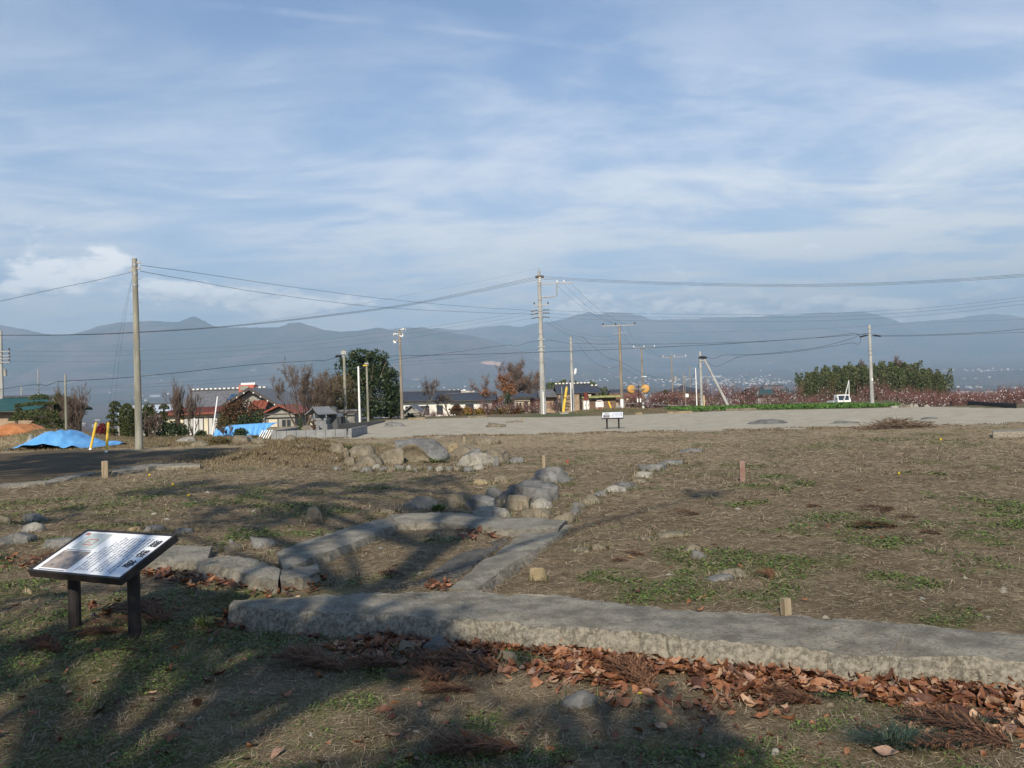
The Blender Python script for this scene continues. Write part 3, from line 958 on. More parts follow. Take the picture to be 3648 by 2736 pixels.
def rock(cx_, by, w, h, label, m_='grey', dep=0.75, rz=None, sub=3, name='boulder', cat='boulder', blocky=0.68, group=None, tall=1.0):
    RS[0] += 1
    p = G(cx_, by)
    wpx = p.y / F
    W_ = w * wpx * 1.10
    D_ = W_ * dep
    Hh = h * wpx
    Hh = max(Hh - D_ * CZ / p.y * 0.45, 0.45 * Hh) * tall
    me = rock_mesh(name, W_, D_, Hh, RS[0], ST[m_], sub, blocky=blocky)
    o = link(name, me, None, (p.x, p.y + D_ * 0.42, H(p.x, p.y + D_ * 0.42)))
    ROCKS.append((p.x, p.y + D_ * 0.42, W_, D_))
    o.rotation_euler = (0, 0, rz if rz is not None else random.uniform(-0.25, 0.25))
    tag(o, label, cat, group)
    return o


# boulder heap in the middle
rock(1198, 1615, 56, 40, 'rounded tan boulder at the left end of the heap, top of the grassy mound', 'tan')
rock(1248, 1658, 46, 32, 'small tan stone at the front left of the boulder heap', 'tan')
rock(1232, 1634, 20, 40, 'thin upright sliver of stone at the left of the boulder heap', 'tan', dep=0.4)
rock(1292, 1632, 98, 46, 'dull tan boulder at the back left of the heap', 'tan')
rock(1308, 1664, 100, 46, 'brownish rounded boulder at the front left of the heap', 'tan')
rock(1395, 1656, 96, 62, 'big smooth tan boulder left of the wave-shaped slab', 'tan', sub=4)
rock(1617, 1614, 58, 38, 'ochre stone behind the wave-shaped slab', 'yellow')
rock(1655, 1628, 106, 46, 'brown boulder behind the blocky pale stone at the right of the heap', 'tan')
rock(1690, 1630, 72, 34, 'grey stone wedged between two boulders at the right of the heap', 'grey')
rock(1768, 1654, 92, 66, 'curved tan boulder at the right end of the heap', 'tan', sub=4, dep=0.9)
rock(1700, 1660, 132, 48, 'long blocky pale stone in front of the curved tan boulder', 'pale', dep=0.5, sub=4, blocky=0.6)
rock(1768, 1662, 24, 38, 'grey upright shard against the end of the blocky pale stone', 'grey', dep=0.6)
rock(1838, 1652, 58, 24, 'low grey stone to the right of the boulder heap', 'grey')
rock(1722, 1584, 90, 32, 'flat tan boulder lying alone behind the heap', 'tan', sub=3)
rock(1766, 1582, 26, 18, 'small stone touching the lone flat boulder', 'tan', sub=2)
# wave-shaped broken slab: pale top, brown broken face
Yw = G(1500, 1646).y


def wz(zx, zy, dy=0.0):
    px_ = 1100 + zx * 0.3617; py_ = 1530 + zy * 0.3617
    return at(px_, py_, Yw + dy)


up_ = [(847, 100), (960, 93), (1100, 92), (1230, 96), (1300, 140), (1355, 195), (1388, 245), (1392, 292)]
lo_ = [(850, 166), (900, 180), (965, 150), (1025, 137), (1110, 190), (1180, 262), (1235, 300), (1290, 319)]
bo_ = [(895, 200), (930, 255), (985, 290), (1050, 300), (1120, 300), (1190, 300), (1240, 312), (1300, 322)]
mb = MB()
ups = resample([wz(a_, b_, 0.55) for a_, b_ in up_], 26); los = resample([wz(a_, b_, 0.02) for a_, b_ in lo_], 26); bos = resample([wz(a_, b_, 0.10) for a_, b_ in bo_], 26)
bks = [Vector((p.x, Yw + 0.95, H(p.x, Yw + 0.9) - 0.1)) for p in ups]
rowsw = []
for i in range(26):
    r_ = []
    b2 = Vector((bos[i].x, bos[i].y, min(bos[i].z, H(bos[i].x, Yw) - 0.05)))
    for t in np.linspace(0, 1, 6):
        r_.append((b2.lerp(los[i], t)) + Vector((0, 0.12 * math.sin(math.pi * t), 0)))
    for t in np.linspace(0.1, 1, 7):
        p = los[i].lerp(ups[i], t)
        r_.append(p + Vector((0, 0, 0.04 * math.sin(math.pi * t))))
    r_.append(ups[i] + Vector((0, 0.12, -0.05))); r_.append(bks[i])
    rowsw.append([p + Vector((n3(p, 5, 3), n3(p, 5, 4), n3(p, 6, 5))) * 0.035 for p in r_])
cw = Vector((rowsw[13][0].x, Yw + 0.3, H(rowsw[13][0].x, Yw)))
K = len(rowsw[0])
mb.v = [tuple(p - cw) for r_ in rowsw for p in r_]
for i in range(25):
    for j in range(K - 1):
        mb.f.append((i * K + j, i * K + j + 1, (i + 1) * K + j + 1, (i + 1) * K + j)[::-1]); mb.mi.append(1 if j < 5 else 0)
mb.f.append(tuple(range(K))); mb.mi.append(0)
mb.f.append(tuple(25 * K + j for j in range(K - 1, -1, -1))); mb.mi.append(0)
solo('broken_slab', mb, [ST['grey'], ST['tan']], 'wave-shaped broken slab with a pale grey top and brown underside in the boulder heap', 'stone slab', cw, smooth=True)
# kerb row of cobbles before the heap
for i, (zx, w_) in enumerate(((280, 110), (440, 130), (560, 130), (660, 90), (735, 120), (815, 90), (880, 120), (985, 62), (1050, 50), (1115, 60), (1190, 66), (1288, 66), (1395, 96), (1468, 92), (1570, 112), (1670, 126))):
    rock(1100 + zx * 0.3617, 1676 + (i % 3) * 3, w_ * 0.36, 17 + (i % 4) * 2, ORD[i] + ' cobble from the left in the row before the boulder heap', ('grey', 'tan', 'grey', 'pale')[i % 4], sub=2,
         name='cobble', cat='cobble', group='cobbles in a row before the boulder heap')
# second boulder group
L5 = [(1719, 1727, 66, 22, 'small pale stone left of the group behind the big dark boulder', 'yellow'), (1787, 1720, 62, 28, 'brown chipped stone behind the big dark boulder', 'tan'),
      (1955, 1722, 128, 56, 'long pale ridge-backed boulder behind the big dark boulder', 'grey'), (1902, 1726, 56, 24, 'small grey stone at the left end of the ridge-backed boulder', 'grey'),
      (1768, 1778, 84, 40, 'dark stone leaning on the left of the big dark boulder', 'dark'), (1888, 1788, 202, 76, 'big dark grey boulder with a flat top, largest by the frame', 'dark'),
      (1490, 1814, 128, 46, 'left-hand boulder of the row along the back of the concrete frame', 'dark'), (1612, 1810, 112, 54, 'boulder with a rusty stain in the row behind the frame', 'tan'),
      (1728, 1810, 128, 46, 'low grey boulder in the row behind the frame, touching the dark one', 'grey'), (1840, 1818, 106, 50, 'rough tan boulder in front of the big dark boulder', 'tan'),
      (1932, 1812, 84, 36, 'pale angular stone beside the rough tan boulder', 'pale'), (1740, 1848, 132, 46, 'pale oval boulder with a dark band at its foot, resting on the frame', 'pale'),
      (1922, 1846, 108, 36, 'long brown stone on the back right corner of the frame', 'tan'), (2010, 1862, 86, 36, 'brown stone at the outer right corner of the frame', 'tan'),
      (2052, 1836, 46, 32, 'small dark stone just outside the right corner of the frame', 'dark')]
for (a_, b_, w_, h_, lb, mm) in L5:
    rock(a_, b_, w_, h_, lb, mm, sub=4 if w_ > 100 else 3, blocky=0.6, tall=1.1)
# stone line running back to the right
for (a_, b_, w_, h_, mm, lb) in [(2060, 1810, 52, 22, 'dark', 'dark stone at the near end of the stone line'), (2110, 1797, 80, 38, 'tan', 'rounded tan stone, second in the stone line'),
                                 (2142, 1767, 62, 18, 'grey', 'low grey stone in the stone line, behind the rounded tan one'), (2188, 1754, 88, 26, 'pale', 'broad pale flat stone in the stone line'),
                                 (2232, 1744, 86, 30, 'dark', 'dark flat stone in the middle of the stone line'), (2282, 1722, 62, 17, 'tan', 'thin tan stone in the stone line'),
                                 (2294, 1702, 68, 24, 'pale', 'pale stone towards the far end of the stone line'), (2340, 1678, 100, 26, 'grey', 'wide grey flat stone near the far end of the stone line'),
                                 (2392, 1657, 92, 20, 'grey', 'flat grey stone, last but one in the stone line'), (2470, 1612, 90, 14, 'grey', 'faint sunken stone at the far end of the stone line')]:
    rock(a_, b_, w_, h_, lb, mm, sub=3)
# scattered stones
for (a_, b_, w_, h_, mm, lb) in [(1381, 1830, 64, 18, 'tan', 'flat tan stone left of the boulders behind the frame'), (1108, 1860, 62, 58, 'tan', 'single egg-shaped stone standing in the turf left of the frame'),
                                 (1922, 2070, 58, 52, 'yellow', 'squared ochre stone block right of the frame'), (5, 1866, 58, 30, 'tan', 'tan stone cut off by the left edge'),
                                 (107, 1862, 80, 36, 'grey', 'flat-topped grey stone at the left edge, behind the pale one'), (95, 1900, 74, 40, 'pale', 'pale wedge-shaped stone at the left edge'),
                                 (25, 1942, 130, 48, 'dark', 'dark flat slab of stone at the left edge'), (212, 1952, 122, 38, 'grey', 'grey flat stone just behind the top left corner of the near sign'),
                                 (475, 1890, 48, 16, 'yellow', 'small ochre stone behind the near sign'), (532, 1893, 76, 22, 'grey', 'low grey stone behind the near sign, beside the small ochre one'),
                                 (652, 1898, 72, 20, 'grey', 'flat grey stone behind the near sign, on its right'), (828, 1966, 62, 34, 'tan', 'small tan stone above the broken concrete lump'),
                                 (925, 1957, 98, 44, 'grey', 'rounded grey stone left of the concrete frame'), (2400, 1915, 112, 20, 'tan', 'thin flat stone in the turf right of the frame'),
                                 (2622, 2056, 112, 36, 'tan', 'half buried tan boulder in the right turf'), (2580, 2072, 108, 26, 'grey', 'sunken grey stone in front of the half buried tan boulder'),
                                 (2470, 1968, 62, 30, 'tan', 'half sunken tan stone in the right turf, behind the small grey one'), (2495, 1995, 48, 36, 'grey', 'small grey stone in the right turf'),
                                 (2140, 1960, 52, 22, 'tan', 'small tan stone in the turf to the right of the frame'), (2062, 1968, 84, 18, 'tan', 'sunken tan stone just right of the frame'),
                                 (2075, 2522, 140, 66, 'dark', 'flat dark stone in the moss in front of the leaf drift'), (2767, 2692, 38, 28, 'pale', 'small white stone in the foreground turf'),
                                 (1440, 2333, 66, 54, 'tan', 'small upright tan stone standing in the leaf drift'), (1560, 2335, 112, 70, 'dark', 'dark rounded stone standing in the leaf drift'),
                                 (1812, 2357, 72, 42, 'tan', 'flat tan stone among the brown leaves'), (2300, 1925, 70, 16, 'tan', 'low stone sunk in the turf beyond the squared ochre block'),
                                 (88, 2118, 46, 22, 'yellow', 'small orange stone at the left below the near sign'), (1770, 1523, 68, 19, 'tan', 'low tan stone on the gravel'),
                                 (1403, 1519, 74, 18, 'grey', 'grey stone at the left edge of the gravel'), (2740, 1511, 126, 17, 'dark', 'long dark flat stone on the gravel behind the far sign, on the right'),
                                 (3018, 1509, 104, 12, 'dark', 'narrow dark flat stone on the gravel left of the brush heap'), (3320, 1493, 60, 8, 'dark', 'thin dark slab on the gravel above the brush heap'),
                                 (1830, 1506, 58, 9, 'tan', 'thin tan slab on the gravel with a peg beside it'), (705, 1592, 60, 24, 'tan', 'pale brown stone beside the shrub at the left of the mound'),
                                 (855, 1577, 66, 28, 'tan', 'brown stone left of the grave plot'), (880, 1574, 40, 26, 'grey', 'grey stone left of the grave plot'),
                                 (916, 1582, 44, 26, 'tan', 'rounded tan stone at the back of the mound'), (1032, 1572, 46, 24, 'tan', 'yellowish boulder before the grave plot wall'),
                                 (660, 1576, 60, 20, 'pale', 'pale stone beside the kerb behind the left pole'), (2010, 1475, 30, 8, 'pale', 'small pale stone at the foot of the yellow guard')]:
    rock(a_, b_, w_, h_, lb, mm, sub=3 if w_ > 50 else 2)
for i in range(13):
    rock(3190 + i * 14.5 + random.uniform(-3, 3), 1453 - i * 0.55 + random.uniform(-1, 1), random.uniform(16, 27), random.uniform(8, 15), ORD[i] + ' stone from the left in the low tumbled wall right of the green strip',
         random.choice(('pale', 'grey', 'tan')), sub=2, name='wall_stone', cat='stone', group='stones of the low tumbled wall')
for i in range(46):
    a_ = random.uniform(60, 3600); b_ = random.uniform(1720, 2660)
    rock(a_, b_, random.uniform(12, 26), random.uniform(8, 16), 'pebble lying loose in the dry turf', random.choice(('pale', 'tan', 'grey')), sub=1, name='pebble', cat='pebble', group='pebbles scattered over the turf')

# ------------------------------------------------------------------ the two information signs
def glyphs(txt, size, M_, mat_, parent, name, vertical=True, pitch=1.2):
    cu = bpy.data.curves.new(name, 'FONT')
    cu.body = '\n'.join(txt) if vertical else txt
    cu.size = size; cu.align_x = 'CENTER'; cu.align_y = 'TOP'; cu.space_line = pitch; cu.resolution_u = 3; cu.extrude = 0.0012
    tmp = bpy.data.objects.new(name, cu); COL.objects.link(tmp)
    dg = bpy.context.evaluated_depsgraph_get()
    me = bpy.data.meshes.new_from_object(tmp.evaluated_get(dg))
    bpy.data.objects.remove(tmp)
    me.materials.clear(); me.materials.append(mat_)
    me.transform(M_)
    o = link(name, me, parent)
    return o


M_photo = mat('printed_photo', (0.20, 0.17, 0.15), (0.36, 0.30, 0.25), 9, 0.2, c3=(0.07, 0.08, 0.10), s3=16, f3=0.8)
M_map = mat('printed_map', (0.40, 0.45, 0.43), (0.50, 0.55, 0.53), 20, 0.2)
M_redink = mat('red_print', (0.48, 0.10, 0.07), None, rough=0.3)


def info_sign(label, cx_, cy_, cz_, yaw, tilt, Wd, Hd, legs, title, leg_r, photo, seed, group=None):
    t = thing('information_sign', label, 'information sign', (cx_, cy_, H(cx_, cy_)), yaw, group)
    z0 = cz_ - t.location.z
    R_ = Matrix.Translation((0, 0, z0)) @ Matrix.Rotation(tilt, 4, 'X')
    th = 0.042
    fr = MB(); b_ = 0.014
    fr.box(-Wd / 2, Wd / 2, -Hd / 2, Hd / 2, -th, -0.004, M=R_)
    part('tray', fr, M_bronze, t)
    for (x0, x1, y0, y1) in ((-Wd / 2 - 0.004, Wd / 2 + 0.004, -Hd / 2 - 0.004, -Hd / 2 + b_), (-Wd / 2 - 0.004, Wd / 2 + 0.004, Hd / 2 - b_, Hd / 2 + 0.004),
                             (-Wd / 2 - 0.004, -Wd / 2 + b_, -Hd / 2 + b_, Hd / 2 - b_), (Wd / 2 - b_, Wd / 2 + 0.004, -Hd / 2 + b_, Hd / 2 - b_)):
        part('frame', MB().box(x0, x1, y0, y1, -th - 0.003, 0.006, M=R_), M_bronze, t)
    face = part('panel', MB().box(-Wd / 2 + b_, Wd / 2 - b_, -Hd / 2 + b_, Hd / 2 - b_, -0.003, 0.0, M=R_), M_panel, t)
    for lx_ in legs:
        # leg meets the tilted tray from below; its local z runs up from the soil
        gp = t.matrix_basis @ Vector((lx_, 0, 0))
        zb = H(gp.x, gp.y) - t.location.z - 0.06
        part('leg', MB().tube([(lx_, 0.0, zb), (lx_, 0.0, z0 - th - 0.02)], leg_r, 14), M_bronze, t)
        part('bracket', MB().box(lx_ - 0.07, lx_ + 0.07, -0.06, 0.06, -th - 0.022, -th - 0.004, M=R_), M_bronze, t)

    def mark(name, x0, x1, y0, y1, m_, z=0.0015):
        v = [R_ @ Vector((a_, c_, z)) for a_, c_ in ((x0, y0), (x1, y0), (x1, y1), (x0, y1))]
        return (name, v, m_)

    iw, ih = Wd - 2 * b_, Hd - 2 * b_
    X_ = lambda u: -iw / 2 + u * iw
    Y_ = lambda v: -ih / 2 + v * ih
    for nm, u0, u1, v0, v1, m_ in (('printed_map', 0.085, 0.345, 0.56, 0.955, M_map), ('printed_photo', 0.05, 0.37, 0.075, 0.50, M_photo)):
        n_, v, mm = mark(nm, X_(u0), X_(u1), Y_(v0), Y_(v1), m_)
        part(nm, MB().quadp(*v), mm, face)
    mp_ = MB()
    for (u0, u1, v0, v1) in ((0.16, 0.165, 0.66, 0.80), (0.265, 0.27, 0.66, 0.80), (0.16, 0.27, 0.655, 0.67), (0.16, 0.27, 0.79, 0.805), (0.205, 0.225, 0.70, 0.72), (0.16, 0.19, 0.73, 0.74), (0.04, 0.085, 0.90, 0.95)):
        mp_.quadp(*mark('', X_(u0), X_(u1), Y_(v0), Y_(v1), None, 0.003)[1])
    part('map_print', mp_, M_redink, face)
    # columns of small print: one mesh of short strokes
    r_ = random.Random(seed)
    tx = MB()
    cols = [0.845 - 0.0385 * i for i in range(12)]
    for i, u in enumerate(cols):
        v = 0.90 if i not in (3, 7) else 0.86
        vend = 0.08 if i not in (2, 6, 11) else r_.uniform(0.3, 0.6)
        if i >= 9:
            v = 0.90 - 0.22 * (i - 8) * 0.6
        while v > vend:
            hgt = 0.026
            for s_i in range(3):
                a_ = u - 0.010 + r_.uniform(0, 0.012); c_ = r_.uniform(0.002, 0.004)
                if s_i == 0:
                    tx.quadp(*mark('', X_(u - 0.010), X_(u + 0.010), Y_(v - hgt * r_.uniform(0.2, 0.8)), Y_(v - hgt * 0.2 + 0.004), None)[1])
                else:
                    tx.quadp(*mark('', X_(a_), X_(a_ + c_), Y_(v - hgt), Y_(v), None)[1])
            v -= 0.034
            if r_.random() < 0.06:
                v -= 0.02
    for v in (0.525, 0.035):
        for i in range(22):
            u = 0.06 + i * 0.0135
            tx.quadp(*mark('', X_(u), X_(u + 0.009), Y_(v - 0.011), Y_(v + 0.011), None)[1])
    part('small_print', tx, M_inkgrey, face)['kind'] = 'stuff'
    for i, ch in enumerate(title):
        glyphs(ch, 0.088, R_ @ Matrix.Translation((X_(0.925), Y_(0.80 - i * 0.245) + 0.035, 0.0022)), M_ink, face, 'title_character', False)
    return t


info_sign('near information sign, tilted white panel with text and photo on two black posts', -2.87, 5.752, 0.561, math.radians(-25.6), math.radians(24.2), 0.9, 0.504,
          (-0.30, 0.30), '鐘楼跡', 0.042, True, 3)
fs = at(2184, 1529, 36.7)
info_sign('far information sign, small white tilted panel on two posts by the gravel', fs.x, 36.7, 0.62, math.radians(-9), math.radians(22), 0.94, 0.66, (-0.26, 0.26), '講堂跡', 0.037, True, 8)


# ------------------------------------------------------------------ stakes and small finds
def stake(px, py, top, w, label, m_=M_wood, capm=None, cat='stake'):
    p = G(px, py)
    wd = w * p.y / F; hh = (py - top) * p.y / F
    mb = MB()
    hw = wd / 2
    mb.box(-hw, hw, -hw, hw, -0.1, hh * 0.97)
    o = [(-hw, -hw, hh * 0.97), (hw, -hw, hh * 0.97), (hw, hw, hh * 0.97), (-hw, hw, hh * 0.97)]
    mb.add(o + [(0, 0, hh)], [(0, 1, 4), (1, 2, 4), (2, 3, 4), (3, 0, 4)])
    t = solo('wooden_stake', mb, m_, label, cat, p, random.uniform(-0.2, 0.4))
    t.rotation_euler[0] = random.uniform(-0.04, 0.04)
    return t


stake(375, 1702, 1641, 20, 'square wooden stake beside the pale slab at the dark track')
stake(1937, 1671, 1621, 10, 'thin grey stake behind the ridge-backed boulder')
stake(1654, 1577, 1554, 6, 'thin pale peg between the boulder heap and the gravel')
M_redstake = mat('faded_red_paint', (0.21, 0.125, 0.10), (0.27, 0.185, 0.15), 7, 0.8)
stake(2645, 1716, 1640, 18, 'faded pinkish red stake in the right turf', M_redstake)
stake(2801, 2196, 2130, 27, 'short wooden stake right behind the long front footing')
stake(1862, 1502, 1488, 5, 'tiny wooden peg on the gravel beside a thin slab')
p = G(2022, 1648)
M_pot = mat('red_plastic', (0.42, 0.06, 0.04), None, rough=0.5)
solo('red_marker', MB().tube([(0, 0, -0.02), (0, 0, 0.045), (0, 0, 0.05)], [0.028, 0.034, 0.03], 10), M_pot, 'small red plastic marker standing in the turf behind the boulders', 'marker', p)

# ------------------------------------------------------------------ leaves
M_leaf = bpy.data.materials.new('fallen_leaf'); M_leaf.use_nodes = True
q = NT(M_leaf.node_tree); b = M_leaf.node_tree.nodes['Principled BSDF']
b.inputs['Roughness'].default_value = 0.55; b.inputs['Specular IOR Level'].default_value = 0.35
oi = q.n('ShaderNodeObjectInfo').outputs['Random']
ri = q.n('ShaderNodeNewGeometry').outputs['Random Per Island']
rnd = q.m('FRACT', q.m('ADD', q.m('MULTIPLY', oi, 7.31), q.m('MULTIPLY', ri, 3.17)))
rp = q.n('ShaderNodeValToRGB')
e = rp.color_ramp.elements
for i_, (pos, c_) in enumerate(((0, (0.060, 0.026, 0.016)), (0.3, (0.145, 0.058, 0.030)), (0.55, (0.235, 0.098, 0.046)), (0.78, (0.33, 0.155, 0.078)), (0.9, (0.27, 0.18, 0.135)), (1, (0.44, 0.28, 0.165)))):
    if i_ >= len(e):
        e.new(pos)
    e[i_].position = pos; e[i_].color = (*c_, 1)
q.l(rnd, rp.inputs[0])
co = q.n('ShaderNodeTexCoord').outputs['Object']
c = q.mix(q.m('MULTIPLY', q.ss(q.noise(co, 40, 4, 0.6), 0.45, 0.7), 0.45), rp.outputs[0], (0.07, 0.03, 0.018))
q.l(c, b.inputs['Base Color'])


def leaf_geo(r_, L, Wd):
    n_ = 6
    curl = r_.uniform(-0.5, 1.5); fold = r_.uniform(0.1, 0.9); tw = r_.uniform(-0.5, 0.5)
    V = []
    for i in range(n_ + 1):
        t = i / n_
        w = Wd * 0.5 * (math.sin(math.pi * min(1, t * 0.93 + 0.05)) ** 0.75) * (1 - 0.25 * t) * (1 if i < n_ else 0.15)
        y = (t - 0.5) * L
        z = curl * L * (t - 0.5) ** 2 * 0.9
        a_ = tw * (t - 0.5)
        for s_ in (-1, 0, 1):
            xx = s_ * w; zz = z + abs(s_) * w * fold * 0.7
            V.append((xx * math.cos(a_) - (zz - z) * math.sin(a_), y, z + xx * math.sin(a_) + (zz - z) * math.cos(a_)))
    Fc = []
    for i in range(n_):
        for s_ in (0, 1):
            Fc.append((i * 3 + s_, i * 3 + s_ + 1, (i + 1) * 3 + s_ + 1, (i + 1) * 3 + s_))
    V = np.array(V)
    V += np.array([[r_.gauss(0, 0.0018), r_.gauss(0, 0.0018), r_.gauss(0, 0.0030)] for _ in range(len(V))])
    V[:, 2] -= V[:, 2].min()
    return V, np.array(Fc)


lr = random.Random(4)
LEAFG = [leaf_geo(lr, lr.uniform(0.05, 0.115), lr.uniform(0.028, 0.062)) for _ in range(16)]
LEAFM = [np_mesh('leaf', V, Fc, M_leaf, smooth=True) for V, Fc in LEAFG]


def litter_pts(n_, seed):
    """drift of leaves along the foot of the footing, plus pockets"""
    r_ = random.Random(seed)
    o = []
    while len(o) < n_:
        if r_.random() < 0.93:
            x = r_.uniform(-2.25, 3.4)
            yb = float(np.interp(x, BX, BY))
            wid = 0.42 + 0.28 * float(fbm(np.array([x * 1.3]), np.array([3.1]), 8, 3)[0])
            if x > 1.6:
                wid *= 1.15
            if x < -1.2:
                wid *= 0.8
            u = abs(r_.gauss(0, 0.55))
            y = yb - 0.03 - wid * u
            if u > 1.6 or y < 3.0:
                continue
            if u > 0.35 and float(fbm(np.array([x * 2.4]), np.array([y * 2.4]), 29, 3)[0]) < 0.47:
                continue
            lift = max(0, 0.04 * (1 - u))
        else:
            cx_, cy_, rr = r_.choice(((720, 2085, 90), (640, 2058, 80), (1000, 2105, 110), (1290, 1905, 60), (1700, 1905, 70), (560, 2050, 60), (1560, 2092, 40), (1080, 2090, 90), (430, 2180, 120), (60, 2010, 80), (820, 2080, 70)))
            p = G(cx_ + r_.uniform(-rr, rr), cy_ + r_.uniform(-rr, rr) * 0.28)
            x, y, lift = p.x, p.y, 0.02
        o.append((x, y, lift))
    return o


pile = thing('leaf_drift', 'drift of big curled brown leaves along the foot of the long front footing', 'leaf pile', (0.3, 5.2, -0.1))
r_ = random.Random(9)
inv = pile.matrix_basis.inverted()
PT = litter_pts(4600, 12)
PT.sort(key=lambda t: (t[1], t[0]))
chosen = PT[:1700]; r_.shuffle(chosen); big_, rest = chosen[:300], chosen[300:] + PT[1700:]
for (x, y, lift) in big_:
    me = r_.choice(LEAFM)
    o = link('leaf', me, pile)
    M_ = Matrix.Translation((x, y, H(x, y) + lift * r_.uniform(0.5, 1.4) + 0.012)) @ Matrix.Rotation(r_.uniform(0, 6.28), 4, 'Z') @ Matrix.Rotation(r_.gauss(0, 0.35), 4, 'X') @ Matrix.Rotation(r_.gauss(0, 0.5), 4, 'Y') @ Matrix.Scale(r_.uniform(0.8, 1.25), 4)
    o.matrix_basis = Matrix.Translation(-Vector(pile.location)) @ M_


def scatter_leaves(pts, seed, smin=0.7, smax=1.15, off=(0, 0, 0)):
    r_ = random.Random(seed)
    VV = []; FF = []; n0 = 0
    for (x, y, lift) in pts:
        V, Fc = r_.choice(LEAFG)
        M_ = Matrix.Rotation(r_.uniform(0, 6.28), 4, 'Z') @ Matrix.Rotation(r_.gauss(0, 0.32), 4, 'X') @ Matrix.Rotation(r_.gauss(0, 0.45), 4, 'Y') @ Matrix.Scale(r_.uniform(smin, smax), 4)
        A = np.array(M_.to_3x3())
        P_ = V @ A.T + np.array([x - off[0], y - off[1], H(x, y) + lift * r_.uniform(0.1, 1.1) - off[2] + 0.008])
        VV.append(P_); FF.append(Fc + n0); n0 += len(V)
    return np.concatenate(VV), np.concatenate(FF)


V, Fc = scatter_leaves(rest, 5, off=pile.location)
o = link('leaf_mass', np_mesh('leaf_mass', V, Fc, M_leaf, smooth=True), pile)
o['kind'] = 'stuff'
# single leaves blown over the turf
sp = []
r_ = random.Random(77)
for _ in range(520):
    px_ = r_.uniform(-50, 3700); py_ = 1800 + 930 * r_.random() ** 0.8
    p = G(px_, py_)
    if fbm(np.array([p.x * 0.8]), np.array([p.y * 0.8]), 91, 3)[0] > 0.47 or r_.random() < 0.12:
        sp.append((p.x, p.y, 0.0))
V, Fc = scatter_leaves(sp, 6, 0.4, 0.95)
o = link('fallen_leaves', np_mesh('fallen_leaves', V, Fc, M_leaf, smooth=True))
o['kind'] = 'stuff'; o['label'] = 'brown leaves blown thinly over the turf'
for (a_, b_, s_, lb) in ((705, 2520, 1.7, 'single upright orange-brown leaf in the moss at lower left'), (2230, 2520, 1.5, 'orange leaf lying beside the dandelion'), (3160, 2700, 1.6, 'curled orange leaf at lower right'),
                         (2275, 2115, 1.1, 'curled brown leaf in the turf just behind the front footing'), (460, 2330, 1.2, 'brown leaf lying in front of the near sign')):
    p = G(a_, b_)
    o = link('fallen_leaf', LEAFM[int(a_) % 16], None, (p.x, p.y, p.z + 0.02)); o.scale = (s_,) * 3
    o.rotation_euler = (0.6 if a_ == 705 else 0.1, 0.3, random.uniform(0, 6))
    tag(o, lb, 'leaf')

# ------------------------------------------------------------------ dead cedar sprays
M_frond = mat('dead_cedar_spray', (0.12, 0.05, 0.03), None, rough=0.8, island=[(0.065, 0.032, 0.018), (0.125, 0.060, 0.032), (0.21, 0.105, 0.055)])


def frond_mesh(seed, L=0.5, n_=34, spread=0.45):
    r_ = random.Random(seed)
    V = []; Fc = []

    def blade(p, d, l, w):
        s_ = d.cross(Vector((0, 0, 1)))
        s_ = (s_.normalized() if s_.length > 0.01 else Vector((1, 0, 0))) * w
        i0 = len(V)
        m_ = p + d * l * 0.5 + Vector((0, 0, r_.uniform(0, 0.012)))
        V.extend([tuple(p - s_), tuple(p + s_), tuple(m_ + s_ * 0.9), tuple(m_ - s_ * 0.9), tuple(p + d * l)])
        Fc.extend([(i0, i0 + 1, i0 + 2, i0 + 3), (i0 + 3, i0 + 2, i0 + 4)])

    for k_ in range(3):
        a0 = r_.uniform(-0.5, 0.5); stem0 = Vector((r_.uniform(-0.05, 0.05), -L / 2, 0.015)); dirn = Vector((math.sin(a0), math.cos(a0), 0.05)).normalized()
        for i in range(n_):
            t = i / n_
            p = stem0 + dirn * (L * t) + Vector((0, 0, 0.03 * math.sin(3.1 * t) + r_.uniform(0, 0.02)))
            for s_ in (-1, 1):
                an_ = math.atan2(dirn.x, dirn.y) + s_ * r_.uniform(0.35, 1.0)
                d = Vector((math.sin(an_), math.cos(an_), r_.uniform(-0.1, 0.35))).normalized()
                l = L * spread * (0.35 + 0.65 * math.sin(math.pi * min(1, t + 0.1))) * r_.uniform(0.4, 0.8)
                blade(p, d, l, 0.004)
                for jj in range(3):
                    q_ = p + d * l * (0.3 + 0.2 * jj)
                    blade(q_, (d + dirn * 0.7 + Vector((0, 0, r_.uniform(-0.1, 0.2)))).normalized(), l * 0.3, 0.0035)
    me = bpy.data.meshes.new('dead_spray')
    me.from_pydata(V, [], Fc); me.materials.append(M_frond); me.update()
    return me


